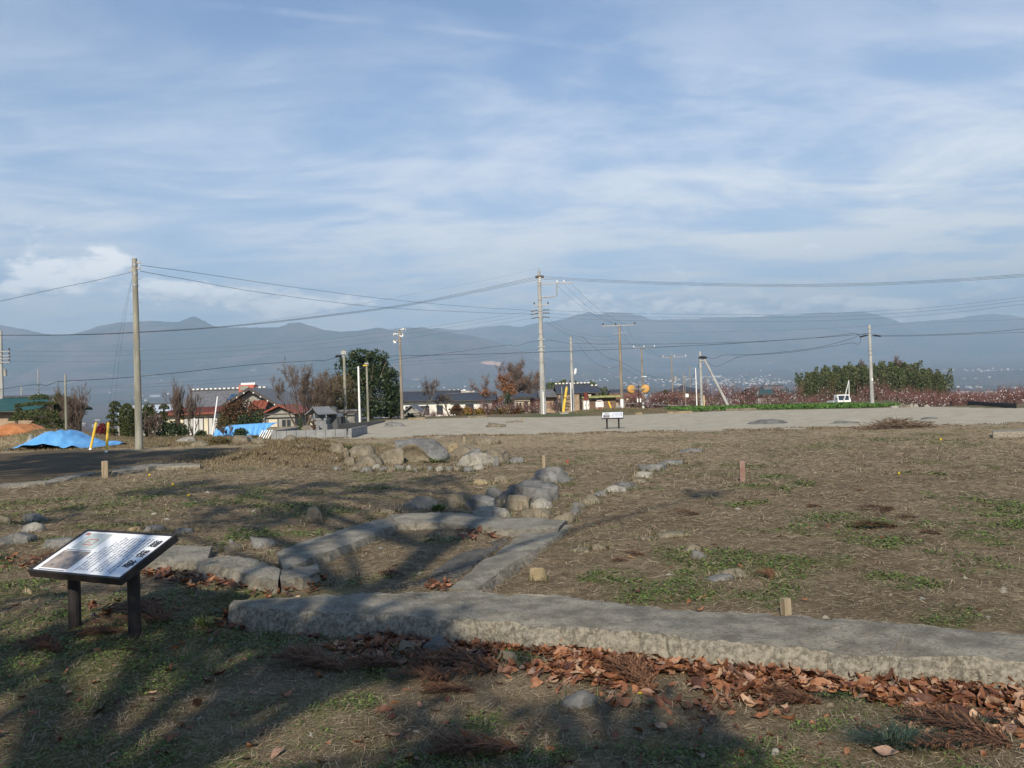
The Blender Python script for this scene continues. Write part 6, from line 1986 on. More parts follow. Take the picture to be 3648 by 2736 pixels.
for (x0, x1, nm) in ((2282, 2392, 'left'), (2300, 2412, 'right')):
    wire(nm + ' of two lines between the second and third pole of the receding row', [(x0, 1236, 96), ((x0 + x1) / 2, 1268, 107), (x1, 1268, 118)], 0.012, M_wire)
wire('thick telephone cable from the left edge to the pole by the evergreen', [(-150, 1418, 60), (15, 1385, 58), (130, 1370, 54), (165, 1374, 50), (195, 1362, 46), (228, 1358, 44), (420, 1347, 47), (640, 1327, 50), (900, 1299, 54), (1120, 1285, 58), (1150, 1286, 59), (1175, 1280, 59.5), (1205, 1272, 60)], 0.022, M_cable, name='telephone_cable')
wire('thick telephone cable from the pole by the evergreen to the lone right pole', [(1238, 1268, 60), (1400, 1268, 61), (1800, 1259, 62.5), (2200, 1244, 64), (2600, 1224, 65), (2900, 1204, 65), (3095, 1189, 65)], 0.022, M_cable, name='telephone_cable')
wire('second cable running above the first to the lone right pole', [(2040, 1224, 78), (2300, 1226, 76), (2600, 1220, 71), (2850, 1208, 68), (3020, 1190, 66), (3048, 1187, 65.5), (3062, 1198, 65.3), (3066, 1214, 65.3), (3055, 1226, 65.5), (3030, 1222, 66), (2950, 1236, 68), (2800, 1257, 71), (2650, 1268, 76), (2590, 1290, 77.5), (2560, 1303, 78), (2540, 1303, 78), (2512, 1285, 78)], 0.019, M_cable, name='telephone_cable')
wire('cable from the strutted pole up to the lone right pole', [(2506, 1268, 78), (2535, 1277, 77.6), (2555, 1274, 77.3), (2580, 1265, 77), (2700, 1262, 74), (2900, 1240, 69), (3030, 1207, 66), (3060, 1193, 65.4), (3092, 1187, 65)], 0.020, M_cable, name='telephone_cable')
wire('black cable hanging from the strutted pole down to the thin poles', [(2494, 1282, 78), (2486, 1310, 80), (2475, 1335, 84), (2466, 1350, 88), (2461, 1364, 92)], 0.022, M_cable, name='telephone_cable')
wire('upper cable from the lone right pole to the right edge', [(3110, 1196, 65), (3300, 1193, 62), (3500, 1184, 59), (3648, 1172, 57), (3760, 1163, 56)], 0.018, M_cable, name='telephone_cable')
wire('lower cable from the lone right pole to the right edge', [(3110, 1199, 65), (3300, 1196, 62), (3500, 1189, 59), (3648, 1184, 57), (3760, 1182, 56)], 0.014, M_cable, name='telephone_cable')
wire('faint coiled line above the cables at right', [(2216, 1188, 76), (2500, 1183, 73), (2800, 1176, 69), (3090, 1162, 65.2), (3300, 1150, 62), (3648, 1138, 58)], 0.007, M_wire)
wire('telephone cable from the main pole down left behind the evergreen', [(1930, 1212, 74.2), (1880, 1220, 73), (1850, 1231, 72), (1825, 1233, 71.5), (1800, 1230, 71), (1600, 1257, 68), (1400, 1283, 64), (1318, 1297, 60.2)], 0.018, M_cable, name='telephone_cable')
wire('telephone cable from the main pole to the lamp pole', [(1940, 1214, 74.2), (1960, 1212, 74.6), (2000, 1219, 76.5), (2036, 1226, 78)], 0.016, M_cable, name='telephone_cable')
wire('upper thin line left of the main pole crossing the evergreen', [(1928, 1243, 74.2), (1700, 1272, 71), (1400, 1292, 66), (1100, 1322, 62), (700, 1358, 58), (300, 1378, 54), (0, 1386, 52)], 0.009, M_wire)
wire('lower thin line left of the main pole crossing the evergreen', [(1928, 1251, 74.2), (1700, 1284, 71), (1400, 1303, 66), (1100, 1336, 62), (700, 1370, 58), (300, 1384, 54), (0, 1394, 52)], 0.008, M_wire)
wire('thin line right of the main pole above the thick cable', [(1942, 1238, 74.2), (2100, 1238, 76), (2300, 1237, 80), (2600, 1225, 76), (2900, 1200, 70)], 0.008, M_wire)
wire('drooping cable loop between the lamp pole and the brown-grey pole', [(2062, 1230, 78), (2095, 1272, 77.4), (2130, 1300, 77), (2170, 1312, 76.5), (2196, 1307, 76.1), (2212, 1298, 76)], 0.014, M_cable, name='telephone_cable')
wire('long drooping cable from the main pole past the mirrors to the third pole', [(2070, 1196, 76), (2110, 1232, 76), (2160, 1272, 76), (2215, 1291, 76.5), (2290, 1329, 96), (2340, 1346, 107), (2398, 1352, 118)], 0.016, M_cable, name='telephone_cable')
wire('thin line from the brown-grey pole down past the mirrors', [(2216, 1305, 76), (2250, 1330, 84), (2292, 1346, 96), (2340, 1362, 106)], 0.010, M_wire)
wire('first guy wire of the left pole slanting to the ground at its left', [(470, 992, 32.1), (440, 1120, 34), (415, 1260, 36.5), (395, 1400, 39), (380, 1500, 41)], 0.005, M_wire, name='guy_wire')
wire('second guy wire of the left pole, slightly steeper', [(470, 996, 32.1), (448, 1120, 33.6), (428, 1260, 35.6), (412, 1400, 37.6), (402, 1500, 39)], 0.005, M_wire, name='guy_wire')
wire('white chain line along the edge of the orchard behind the mirrors', [(2220, 1436, 77), (2300, 1440, 79), (2400, 1444, 80), (2450, 1442, 81)], 0.012, M_white, name='boundary_wire')

# ------------------------------------------------------------------ yellow posts, tarps, soil, grave plot
for (bx, by, tx_, ty, lb) in ((322, 1602, 343, 1505, 'left of two leaning yellow posts by the blue mound'), (379, 1611, 386, 1505, 'right of two leaning yellow posts by the blue mound')):
    p = G(bx, by); tpv = at(tx_, ty, p.y + 0.4) - p
    t = thing('yellow_post', lb, 'post', p)
    part('tube', MB().tube([tpv * -0.08, tpv * 0.98], 0.048, 10), M_yellow, t)
    part('cap', MB().tube([tpv * 0.98, tpv], [0.05, 0.03], 10), M_yellow, t)
    part('foot', MB().tube([tpv * -0.05, tpv * 0.05], 0.056, 10), M_white, t)

# blue tarp over a mound
pc = at(205, 1600, 35.0)
n_u, n_v = 46, 26
V = []
cx0 = at(85, 1600, 35).x; cx1 = at(385, 1600, 35).x
for j in range(n_v):
    v_ = j / (n_v - 1)
    for i in range(n_u):
        u = i / (n_u - 1)
        x = cx0 + (cx1 - cx0) * u
        y = 33.6 + 3.6 * v_
        prof = np.interp(u, [0, 0.10, 0.22, 0.36, 0.5, 0.62, 0.78, 0.9, 1], [0.0, 0.22, 0.55, 0.74, 0.72, 0.52, 0.26, 0.10, 0.0])
        z = prof * (1 - abs(2 * v_ - 0.9) ** 2.2 * 0.9 if abs(2 * v_ - 0.9) < 1 else 0.05)
        z += (float(vn(np.array([u * 9]), np.array([v_ * 5]), 3)[0]) - 0.5) * 0.16 + (float(vn(np.array([u * 24 + v_ * 6]), np.array([v_ * 11]), 5)[0]) - 0.5) * 0.07
        V.append((x, y, max(H(x, y) * 0 + z, 0.0) + H(x, y) * 0.0 + 0.03))
Fc = [(j * n_u + i, j * n_u + i + 1, (j + 1) * n_u + i + 1, (j + 1) * n_u + i) for j in range(n_v - 1) for i in range(n_u - 1)]
c_ = Vector(((cx0 + cx1) / 2, 35, 0))
mb = MB(); mb.v = [tuple(Vector(p) - c_) for p in V]; mb.f = Fc; mb.mi = [0] * len(Fc)
solo('tarp', mb, M_tarp, 'bright blue tarp spread over a low mound at the left', 'tarp', c_, smooth=False)
for (a_, b_, w_, h_, lb) in ((175, 1545, 40, 14, 'pale stone weighing down the top of the blue mound'), (108, 1571, 34, 30, 'white sack or stone at the left of the blue mound')):
    p = at(a_, b_, 35.2)
    o = link('weight_stone', rock_mesh('weight_stone', w_ * 35.2 / F, 0.4, h_ * 35.2 / F, int(a_), ST['pale'], 2), None, p - Vector((0, 0, 0.06)))
    tag(o, lb, 'stone')
# orange soil pile
p = G(45, 1578)
M_soil = mat('orange_soil', (0.34, 0.135, 0.055), (0.46, 0.20, 0.085), 2.5, 0.95, bump=0.8, bscale=8)
cx_ = at(50, 1560, 39).x
hz_ = H(cx_, 39)
o = link('soil_pile', rock_mesh('soil_pile', 2.6, 2.2, max(0.5, at(50, 1524, 39).z - hz_), 55, M_soil, 4, sink=0.6, blocky=0.9), None, (cx_, 39.3, hz_ - 0.05))
tag(o, 'pile of bright orange soil at the left edge behind the blue mound', 'soil pile')
# grave plot
YG = 36.5


def gx_(px, Y_=YG):
    return at(px, 1540, Y_).x


def gz_(py, Y_=YG, px=1080):
    return at(px, py, Y_).z


M_block = mat('grey_concrete_block', (0.20, 0.205, 0.205), (0.27, 0.275, 0.275), 3, 0.85, bump=0.2)
M_granite = mat('grey_granite', (0.14, 0.145, 0.15), (0.24, 0.245, 0.25), 30, 0.55)
M_darkgranite = mat('dark_granite', (0.055, 0.058, 0.06), (0.10, 0.105, 0.105), 25, 0.45)
gp = thing('grave_plot', 'low grey block wall round a small grave plot left of the gravel', 'grave plot', (gx_(1085), YG, 0))
bxs = [965, 985, 1020, 1055, 1090, 1125, 1160, 1195, 1235]
for a_, b_ in zip(bxs, bxs[1:]):
    x0, x1 = gx_(a_) - gp.location.x + 0.008, gx_(b_) - gp.location.x - 0.008
    sl_ = 1 + 0.0 * a_
    part('wall_block', MB().box(x0, x1, 0, 0.15, -0.25, gz_(1533) + random.uniform(-0.006, 0.006)), M_block, gp)
for i in range(5):
    y0 = 0.17 + i * 0.8
    part('wall_block', MB().box(gx_(965) - gp.location.x + 0.01, gx_(965) - gp.location.x + 0.16, y0, y0 + 0.78, -0.25, gz_(1531)), M_block, gp)
    part('wall_block', MB().box(gx_(1240) - gp.location.x, gx_(1240) - gp.location.x + 0.15, y0 - 0.15, y0 + 0.63, -0.25, gz_(1532)), M_block, gp)
bw_ = thing('boundary_wall', 'long rough brown-grey concrete wall behind the grave plot', 'wall', (gx_(1100, 41), 41, 0))
bwl = MB(); xa = gx_(950, 41) - bw_.location.x; xb = gx_(1188, 41) - bw_.location.x
bwl.add([(xa, 0, -0.5), (xb, 0, -0.5), (xb, 0, gz_(1514, 41)), (xa, 0, gz_(1520, 41)), (xa, 0.18, -0.5), (xb, 0.18, -0.5), (xb, 0.18, gz_(1514, 41)), (xa, 0.18, gz_(1520, 41))],
        [(0, 1, 2, 3), (5, 4, 7, 6), (3, 2, 6, 7), (0, 3, 7, 4), (1, 5, 6, 2)])
M_oldwall = mat('brown_grey_wall', (0.15, 0.13, 0.105), (0.21, 0.185, 0.15), 2, 0.9, bump=0.3)
part('wall', bwl, M_oldwall, bw_)
rw = thing('boundary_wall', 'sloping concrete retaining wall from the grave plot to the gravel edge', 'wall', (gx_(1240, 39), 39, 0))
A = [at(1190, 1510, 41), at(1238, 1546, 37.5)]
mbw = MB()
pa = at(1186, 1512, 41.2); pb = at(1372, 1500, 62)
ya = [(pa, gz_(1536, 41.2)), (pb, 0.0)]
P0 = Vector((pa.x, 41.2, -0.4)); P1 = Vector((pb.x, 62, -0.4))
tz0 = gz_(1513, 41.2, 1186); tz1 = at(1372, 1499, 62).z + 0.05
off = rw.location
dn_ = Vector((0.2, 0.05, 0))
mbw.add([P0 - off, P1 - off, Vector((P1.x, P1.y, tz1)) - off, Vector((P0.x, P0.y, tz0)) - off, P0 - off - dn_, P1 - off - dn_, Vector((P1.x, P1.y, tz1)) - off - dn_, Vector((P0.x, P0.y, tz0)) - off - dn_],
        [(0, 1, 2, 3), (5, 4, 7, 6), (3, 2, 6, 7), (0, 3, 7, 4), (1, 5, 6, 2)])
part('wall', mbw, M_oldwall, rw)
# roofed stone lantern
YL = 39.0
ln = thing('stone_lantern', 'small roofed grey stone shrine standing in the grave plot', 'stone shrine', (gx_(1146, YL), YL, 0))
lz = lambda py: gz_(py, YL, 1146)
wl = 0.30
z_levels = [lz(1540), lz(1510), lz(1493), lz(1489), lz(1470), lz(1468)]
part('base', MB().box(-0.42, 0.42, -0.35, 0.35, -0.1, lz(1512)), M_granite, ln)
part('plinth', MB().box(-0.33, 0.33, -0.28, 0.28, lz(1512), lz(1498)), M_granite, ln)
part('slab', MB().box(-0.37, 0.37, -0.31, 0.31, lz(1498), lz(1489)), M_granite, ln)
for sx_ in (-1, 1):
    for sy_ in (-1, 1):
        part('post', MB().box(sx_ * 0.25 - 0.04, sx_ * 0.25 + 0.04, sy_ * 0.2 - 0.04, sy_ * 0.2 + 0.04, lz(1489), lz(1472)), M_granite, ln)
part('fire_box', MB().box(-0.17, 0.17, -0.14, 0.14, lz(1489), lz(1473)), M_glass, ln)
rfm = MB(); ze_ = lz(1473); zr_ = lz(1448)
ys = [-0.50, -0.30, -0.12, 0.0, 0.12, 0.30, 0.50]
zs = [ze_, ze_ + (zr_ - ze_) * 0.28, ze_ + (zr_ - ze_) * 0.66, zr_, ze_ + (zr_ - ze_) * 0.66, ze_ + (zr_ - ze_) * 0.28, ze_]
for s_x in (0,):
    V = []
    for y_, zz_ in zip(ys, zs):
        fl_ = 0.50 + 0.08 * (1 - (zz_ - ze_) / (zr_ - ze_))
        V += [(-fl_, y_, zz_), (fl_, y_, zz_), (-fl_, y_, zz_ - 0.05), (fl_, y_, zz_ - 0.05)]
    Fq_ = []
    for i in range(6):
        a_ = i * 4; b_ = a_ + 4
        Fq_ += [(a_, a_ + 1, b_ + 1, b_), (a_ + 2, b_ + 2, b_ + 3, a_ + 3), (a_, b_, b_ + 2, a_ + 2), (a_ + 1, a_ + 3, b_ + 3, b_ + 1)]
    Fq_ += [(0, 2, 3, 1), (24, 25, 27, 26)]
    rfm.add(V, Fq_)
lr_ = part('roof', rfm, M_granite, ln); lr_.rotation_euler = (0, 0, math.radians(62))
part('gable_panel', MB().add([(-0.02, -0.22, ze_ + 0.02), (0.02, -0.22, ze_ + 0.02), (0.02, 0.22, ze_ + 0.02), (-0.02, 0.22, ze_ + 0.02), (0, 0, zr_ - 0.05)], [(0, 1, 4), (1, 2, 4), (2, 3, 4), (3, 0, 4)]), M_granite, ln)
ln.rotation_euler = (0, 0, -0.15)
gs = thing('gravestone', 'tall dark polished gravestone right of the roofed stone shrine', 'gravestone', (gx_(1186, 39.5), 39.5, 0))
g_ = lambda py: gz_(py, 39.5, 1186)
part('base', MB().box(-0.30, 0.30, -0.28, 0.28, -0.1, g_(1507)), M_darkgranite, gs)
part('plinth', MB().box(-0.26, 0.26, -0.24, 0.24, g_(1507), g_(1492)), M_darkgranite, gs)
part('stone', MB().box(-0.21, 0.21, -0.18, 0.18, g_(1492), g_(1452)), M_darkgranite, gs)
part('stone_top', MB().add([(-0.21, -0.18, g_(1452)), (0.21, -0.18, g_(1452)), (0.21, 0.18, g_(1452)), (-0.21, 0.18, g_(1452)), (-0.10, -0.08, g_(1449)), (0.10, -0.08, g_(1449)), (0.10, 0.08, g_(1449)), (-0.10, 0.08, g_(1449))],
                           [(0, 1, 5, 4), (1, 2, 6, 5), (2, 3, 7, 6), (3, 0, 4, 7), (4, 5, 6, 7)]), M_darkgranite, gs)
x_ = gx_(1166, 40.2)
solo('tarp', MB().add([(-0.05, 0, -0.3), (0.25, 0, -0.3), (0.30, 0.05, g_(1455)), (0.22, 0.0, g_(1452)), (0.08, 0.1, g_(1474))], [(0, 1, 2, 3, 4)]).add([(-0.05, 0.25, -0.3), (0.25, 0.25, -0.3), (0.3, 0.2, g_(1455)), (0.08, 0.25, g_(1474))], [(3, 2, 1, 0)]),
     M_tarp, 'scrap of blue sheet hanging beside the dark gravestone', 'tarp', (x_, 40.2, 0))
# flower stand sticks
for i, (a_, h_) in enumerate(((1070, 1500), (1117, 1502))):
    x_ = gx_(a_, 38); mb = MB(); r_ = random.Random(i)
    for j in range(26):
        an_ = r_.uniform(0, 6.28); q_ = Vector((0, 0, r_.uniform(0.1, gz_(h_, 38) + 0.05)))
        mb.tube([q_, q_ + Vector((math.cos(an_) * 0.12, math.sin(an_) * 0.1, 0.1))], [0.02, 0.03], 4)
    mb.tube([(0, 0, -0.05), (0, 0, gz_(h_, 38))], 0.03, 6)
    solo('grave_flowers', mb, (M_leafrust, M_leafdark)[1 - i], ('dark green bunch in a grave vase at the left of the plot', 'withered brown bunch in a grave vase before the stone shrine')[i], 'flowers', (x_, 38, 0))
# leaning slats at left end of plot
p = G(938, 1562)
st_ = thing('slat_stack', 'bundle of white slats leaning at the left end of the grave plot', 'slats', (gx_(942, 38), 38, 0))
for i in range(5):
    x_ = -0.25 + i * 0.11
    part('slat', MB().add([(x_, -0.35, -0.05), (x_ + 0.045, -0.35, -0.05), (x_ + 0.20, 0.0, gz_(1528, 38)), (x_ + 0.155, 0.0, gz_(1528, 38)), (x_, -0.31, -0.05), (x_ + 0.045, -0.31, -0.05), (x_ + 0.2, 0.04, gz_(1528, 38)), (x_ + 0.155, 0.04, gz_(1528, 38))],
                          [(0, 1, 2, 3), (5, 4, 7, 6), (0, 3, 7, 4), (1, 5, 6, 2)]), M_white, st_)
# blue sheet hung along the low fence
V = []; n_u, n_v = 60, 10
for j in range(n_v):
    for i in range(n_u):
        u = i / (n_u - 1); v_ = j / (n_v - 1)
        px_ = 768 + (985 - 768) * u
        yt = np.interp(u, [0, 0.18, 0.2, 0.7, 1], [1528, 1520, 1517, 1510, 1507]); ybm = np.interp(u, [0, 0.5, 0.8, 1], [1562, 1560, 1548, 1512])
        Yq = 43.0 + 0.16 * math.sin(u * 52 + 2 * math.sin(u * 17)) * (0.25 + v_) + 0.10 * math.sin(u * 23) * v_ - 0.5 * v_
        q_ = at(px_, yt + (ybm - yt) * v_, 43); V.append((q_.x, Yq, q_.z))
Fc = [(j * n_u + i, (j + 1) * n_u + i, (j + 1) * n_u + i + 1, j * n_u + i + 1) for j in range(n_v - 1) for i in range(n_u - 1)]
nb_ = len(V)
top2 = [(x, y + 0.9, z + 0.02) for (x, y, z) in V[:n_u]]
V += top2
Fc += [(i, i + 1, nb_ + i + 1, nb_ + i) for i in range(n_u - 1)]
c_ = Vector(V[n_u // 2]); c_.z = 0
mb = MB(); mb.v = [tuple(Vector(p) - c_) for p in V]; mb.f = Fc; mb.mi = [0] * len(Fc)
solo('tarp', mb, M_tarp, 'long blue tarp draped in folds over a low stack left of the grave plot', 'tarp', c_, smooth=True)
mb = MB().box(at(770, 1530, 43.5).x, at(980, 1530, 43.5).x, 43.3, 44.2, -0.3, at(870, 1520, 43.5).z - 0.08)
o = solo('timber_stack', mb, M_brownwall, 'low stack under the long blue tarp', 'stack')
# white garden poles
for (bx, by, tx_, ty, lb) in ((692, 1562, 692, 1490, 'thin white garden post left of the folding blue tarp'), (754, 1560, 775, 1413, 'long thin white pole leaning before the big shrub')):
    b3 = at(bx, by, 44); t3_ = at(tx_, ty, 44.5)
    solo('garden_pole', MB().tube([(0, 0, -0.1), t3_ - b3], 0.035, 8), M_white, lb, 'pole', b3)
# truck
TY = 92.0
tx0 = at(2985, 1440, TY); ty0 = H(tx0.x + 0.7, TY)
tr = thing('small_truck', 'small white pickup truck seen from the front at the orchard edge', 'truck', (at(3009, 1440, TY).x, TY, at(3009, 1447, TY).z - 0.35))
part('cab', MB().add([(-0.72, 0, 0.35), (0.72, 0, 0.35), (0.72, 0, 1.0), (-0.72, 0, 1.0), (-0.64, 0.35, 1.62), (0.64, 0.35, 1.62), (0.64, 1.3, 1.64), (-0.64, 1.3, 1.64), (-0.72, 1.35, 0.35), (0.72, 1.35, 0.35)],
                     [(0, 1, 2, 3), (3, 2, 5, 4), (4, 5, 6, 7), (7, 6, 9, 8), (0, 3, 4, 7, 8), (1, 9, 6, 5, 2), (0, 8, 9, 1)]), M_white, tr)
part('windscreen', MB().add([(-0.62, -0.005, 1.02), (0.62, -0.005, 1.02), (0.57, 0.29, 1.54), (-0.57, 0.29, 1.54)], [(0, 1, 2, 3)]), M_glass, tr)
part('bumper', MB().box(-0.72, 0.72, -0.08, -0.005, 0.30, 0.48), M_greywall, tr)
part('bed', MB().box(-0.72, 0.72, 1.38, 3.2, 0.6, 0.95), M_white, tr)
for s_ in (-1, 1):
    part('headlight', MB().tube([(s_ * 0.52, -0.02, 0.66), (s_ * 0.52, -0.05, 0.66)], 0.10, 10), M_steel, tr)
    part('mirror', MB().box(s_ * 0.86 - 0.08, s_ * 0.86 + 0.08, 0.1, 0.16, 1.05, 1.3), M_frame, tr)
    part('wheel', MB().tube([(s_ * 0.70, 0.5, 0.26), (s_ * 0.54, 0.5, 0.26)], 0.26, 14), M_frame, tr)
# tripod ladder
lY = 88.0
ap = at(3024, 1355, lY); f1 = at(3007, 1432, lY); f2 = at(3026, 1447, lY - 1); f3 = at(3015, 1446, lY + 1)
tl_ = thing('tripod_ladder', 'tall white tripod ladder standing behind the white truck', 'ladder', (ap.x, lY, f2.z))
o_ = tl_.location
for nm, q_ in (('leg', f1), ('leg', f2), ('leg', Vector((f2.x - 0.05, lY + 0.8, f2.z)))):
    part(nm, MB().tube([q_ - o_, ap - o_], [0.035, 0.03], 6), M_white, tl_)
for i in range(6):
    f_ = i / 6.5
    part('rung', MB().tube([f1.lerp(ap, f_) - o_, Vector((f2.x - 0.05, lY + 0.8, f2.z)).lerp(ap, f_) - o_], 0.025, 5), M_white, tl_)
# black low wall far right
pa = at(3458, 1443, 59); pb = at(3622, 1455, 47.5)
o = solo('low_wall', MB().add([(0, 0, -0.4), (pb.x - pa.x, pb.y - pa.y, -0.4), (pb.x - pa.x, pb.y - pa.y, at(3622, 1438, 47.5).z), (0, 0, at(3458, 1429, 59).z), (0, 0.4, -0.4), (pb.x - pa.x, pb.y - pa.y + 0.4, -0.4), (pb.x - pa.x, pb.y - pa.y + 0.4, at(3622, 1438, 47.5).z), (0, 0.4, at(3458, 1429, 59).z)],
                           [(0, 1, 2, 3), (5, 4, 7, 6), (3, 2, 6, 7), (0, 3, 7, 4), (1, 5, 6, 2)]), M_cable, 'low black-sheeted bank wall at the far right end of the gravel', 'wall', (pa.x, pa.y, 0))
# pale timber and slab pieces at the gravel's far edge
for (a_, b_, w_, lb) in ((2172, 1474, 34, 'pale timber lying behind the far sign'), (2275, 1476, 24, 'small pale plank at the gravel edge below the mirrors'), (2420, 1472, 90, 'thin pale kerb piece at the gravel edge left of the strutted pole'),
                         (1485, 1494, 60, 'pale curved kerb piece at the left rim of the gravel'), (1700, 1488, 66, 'long brown plank at the rim of the gravel below the hedge'), (2650, 1461, 130, 'thin concrete edging below the green strip')):
    p = G(a_, b_); L_ = w_ * p.y / F
    o = solo('timber', MB().box(-L_ / 2, L_ / 2, -0.15, 0.15, -0.05, 0.14), ST['yellow'] if 'pale' in lb else ST['tan'], lb, 'timber', p, random.uniform(-0.1, 0.1))
p = at(2190, 1466, 73)
solo('concrete_ramp', MB().add([(-0.5, -0.3, -0.1), (0.5, -0.3, -0.1), (0.55, -0.3, 0.35), (0.3, -0.3, 0.35), (-0.5, 0.3, -0.1), (0.5, 0.3, -0.1), (0.55, 0.3, 0.35), (0.3, 0.3, 0.35)], [(0, 1, 2, 3), (5, 4, 7, 6), (0, 3, 7, 4), (3, 2, 6, 7), (1, 5, 6, 2)]),
     M_block, 'dark wedge of concrete at the foot of the brown-grey pole', 'concrete block', (p.x, 73, H(p.x, 73)))

# ------------------------------------------------------------------ plants
rv = np.random.default_rng(99)


def leaf_quads(C, size, up=0.25, aspect=0.55):
    """C: (n,3) centres -> quads"""
    n_ = len(C)
    nrm = rv.normal(size=(n_, 3)); nrm[:, 2] += up
    nrm /= np.linalg.norm(nrm, axis=1)[:, None]
    a_ = np.cross(nrm, rv.normal(size=(n_, 3))); a_ /= np.linalg.norm(a_, axis=1)[:, None] + 1e-9
    b_ = np.cross(nrm, a_)
    s_ = (size * rv.uniform(0.6, 1.3, n_))[:, None]
    V = np.stack([C - a_ * s_, C - b_ * s_ * aspect, C + a_ * s_, C + b_ * s_ * aspect], 1).reshape(-1, 3)
    return V, (np.arange(n_)[:, None] * 4 + np.arange(4)[None])


def ell_pts(n_, c, r, clump=0, shell=0.55, flat_bottom=False, seed=0):
    """points inside an ellipsoid, denser towards the skin, gathered in clumps"""
    g_ = np.random.default_rng(seed + 1000)
    if clump:
        k_ = max(4, n_ // clump)
        d = g_.normal(size=(k_, 3)); d /= np.linalg.norm(d, axis=1)[:, None]
        if flat_bottom:
            d[:, 2] = np.abs(d[:, 2])
        rad = shell + (1 - shell) * g_.uniform(0, 1, k_) ** 0.7
        cen = d * rad[:, None] * 0.93
        idx = g_.integers(0, k_, n_)
        P = cen[idx] + g_.normal(size=(n_, 3)) * 0.115
    else:
        d = g_.normal(size=(n_, 3)); d /= np.linalg.norm(d, axis=1)[:, None]
        if flat_bottom:
            d[:, 2] = np.abs(d[:, 2])
        P = d * (shell + (1 - shell) * g_.uniform(0, 1, n_) ** 0.6)[:, None]
    return P * np.array(r) + np.array(c)


def crown(name, C, size, m_, parent, up=0.25, aspect=0.55):
    V, Fq = leaf_quads(C, size, up, aspect)
    return link(name, np_mesh(name, V, Fq, m_), parent)


class Tree:
    """bare branching skeleton written as tapered tubes"""
    def __init__(self, seed):
        self.r = random.Random(seed); self.mb = MB(); self.tips = []; self.tw = MB()

    def limb(self, p, d, L, r, depth, maxd, spread, up, n_child=(2, 4), ratio=0.68, wob=0.18, twig_r=0.006):
        R_ = self.r
        n_ = 4; pts = [p]; dd = Vector(d).normalized()
        for i in range(n_):
            dd = (dd + Vector((R_.gauss(0, wob), R_.gauss(0, wob), R_.gauss(0, wob) + up * 0.25))).normalized()
            pts.append(pts[-1] + dd * (L / n_))
        r1 = max(r * 0.55, twig_r)
        rr = [r + (r1 - r) * i / n_ for i in range(n_ + 1)]
        (self.mb if depth < maxd - 1 else self.tw).tube(pts, rr, 6 if depth == 0 else (4 if depth < 2 else 3), cap=False)
        if depth >= maxd:
            self.tips.append(pts[-1]); self.tips.append(pts[-2])
            return
        k_ = R_.randint(*n_child)
        for i in range(k_):
            f = R_.uniform(0.35, 1.0) if i else 1.0
            j = min(int(f * n_), n_)
            a_ = R_.uniform(0, 6.28)
            side = Vector((math.cos(a_), math.sin(a_), R_.uniform(-0.2, 0.4)))
            nd = (dd + side * spread * R_.uniform(0.6, 1.3) + Vector((0, 0, up))).normalized()
            self.limb(pts[j], nd, L * ratio * R_.uniform(0.75, 1.2), r1 * R_.uniform(0.7, 1.0), depth + 1, maxd, spread, up, n_child, ratio, wob, twig_r)


def bare_tree(label, bx, by, ty, w, Yd, seed, maxd=5, spread=0.6, up=0.15, lean=(0, 0), m_=M_bark, mt=M_twig, leaves=None, nleaf=600, lsize=0.10, name='bare_tree', stems=1, trunk=0.3, n_child=(2, 4), zb=None, twig_r=0.009, twigs=4):
    p = at(bx, by, Yd); z0 = H(p.x, Yd) if zb is None else zb
    top = at(bx, ty, Yd).z - z0
    T = Tree(seed)
    for s_ in range(stems):
        a_ = s_ * 6.28 / max(1, stems) + 0.4
        d = Vector((lean[0] + (math.cos(a_) * 0.45 if stems > 1 else 0), lean[1] + (math.sin(a_) * 0.35 if stems > 1 else 0), 1))
        T.limb(Vector((0, 0, -0.1)), d, top * trunk, top * 0.035 if stems == 1 else top * 0.024, 0, maxd, spread, up, n_child, 0.70, 0.16, twig_r)
    tips_ = list(T.tips)
    Lt = top * 0.075
    for q_ in tips_:
        for _ in range(twigs):
            d_ = Vector((T.r.gauss(0, spread), T.r.gauss(0, spread), T.r.gauss(0.45, 0.35))).normalized() * Lt * T.r.uniform(0.5, 1.4)
            s_ = Vector((T.r.gauss(0, 1), T.r.gauss(0, 1), T.r.gauss(0, 0.5))).normalized() * twig_r * 0.55
            b_ = q_ - d_ * T.r.uniform(0, 0.6)
            T.tw.add([b_ - s_, b_ + s_, b_ + d_], [(0, 1, 2)])
    V = np.array(T.mb.v + T.tw.v)
    # fit to the height and width seen
    cur = np.percentile(V[:, 2], 99.5); wx = max(np.percentile(np.abs(V[:, 0]), 95), 0.1)
    sx_ = (w * Yd / F / 2) / wx; sz_ = top / cur
    t = thing(name, label, 'tree', (p.x, Yd, z0))
    for mb_, nm, mm in ((T.mb, 'trunk', m_), (T.tw, 'twigs', mt)):
        mb_.v = [(a * sx_, b_ * sx_, c * sz_) for a, b_, c in mb_.v]
        o_ = part(nm, mb_, mm, t, smooth=True)
        if nm == 'twigs':
            o_['kind'] = 'stuff'
    if leaves is not None:
        tp = np.array([tuple(q_) for q_ in T.tips]) * np.array([sx_, sx_, sz_])
        C = tp[rv.integers(0, len(tp), nleaf)] + rv.normal(size=(nleaf, 3)) * lsize * 1.4
        crown('leaves', C, lsize, leaves, t)
    return t


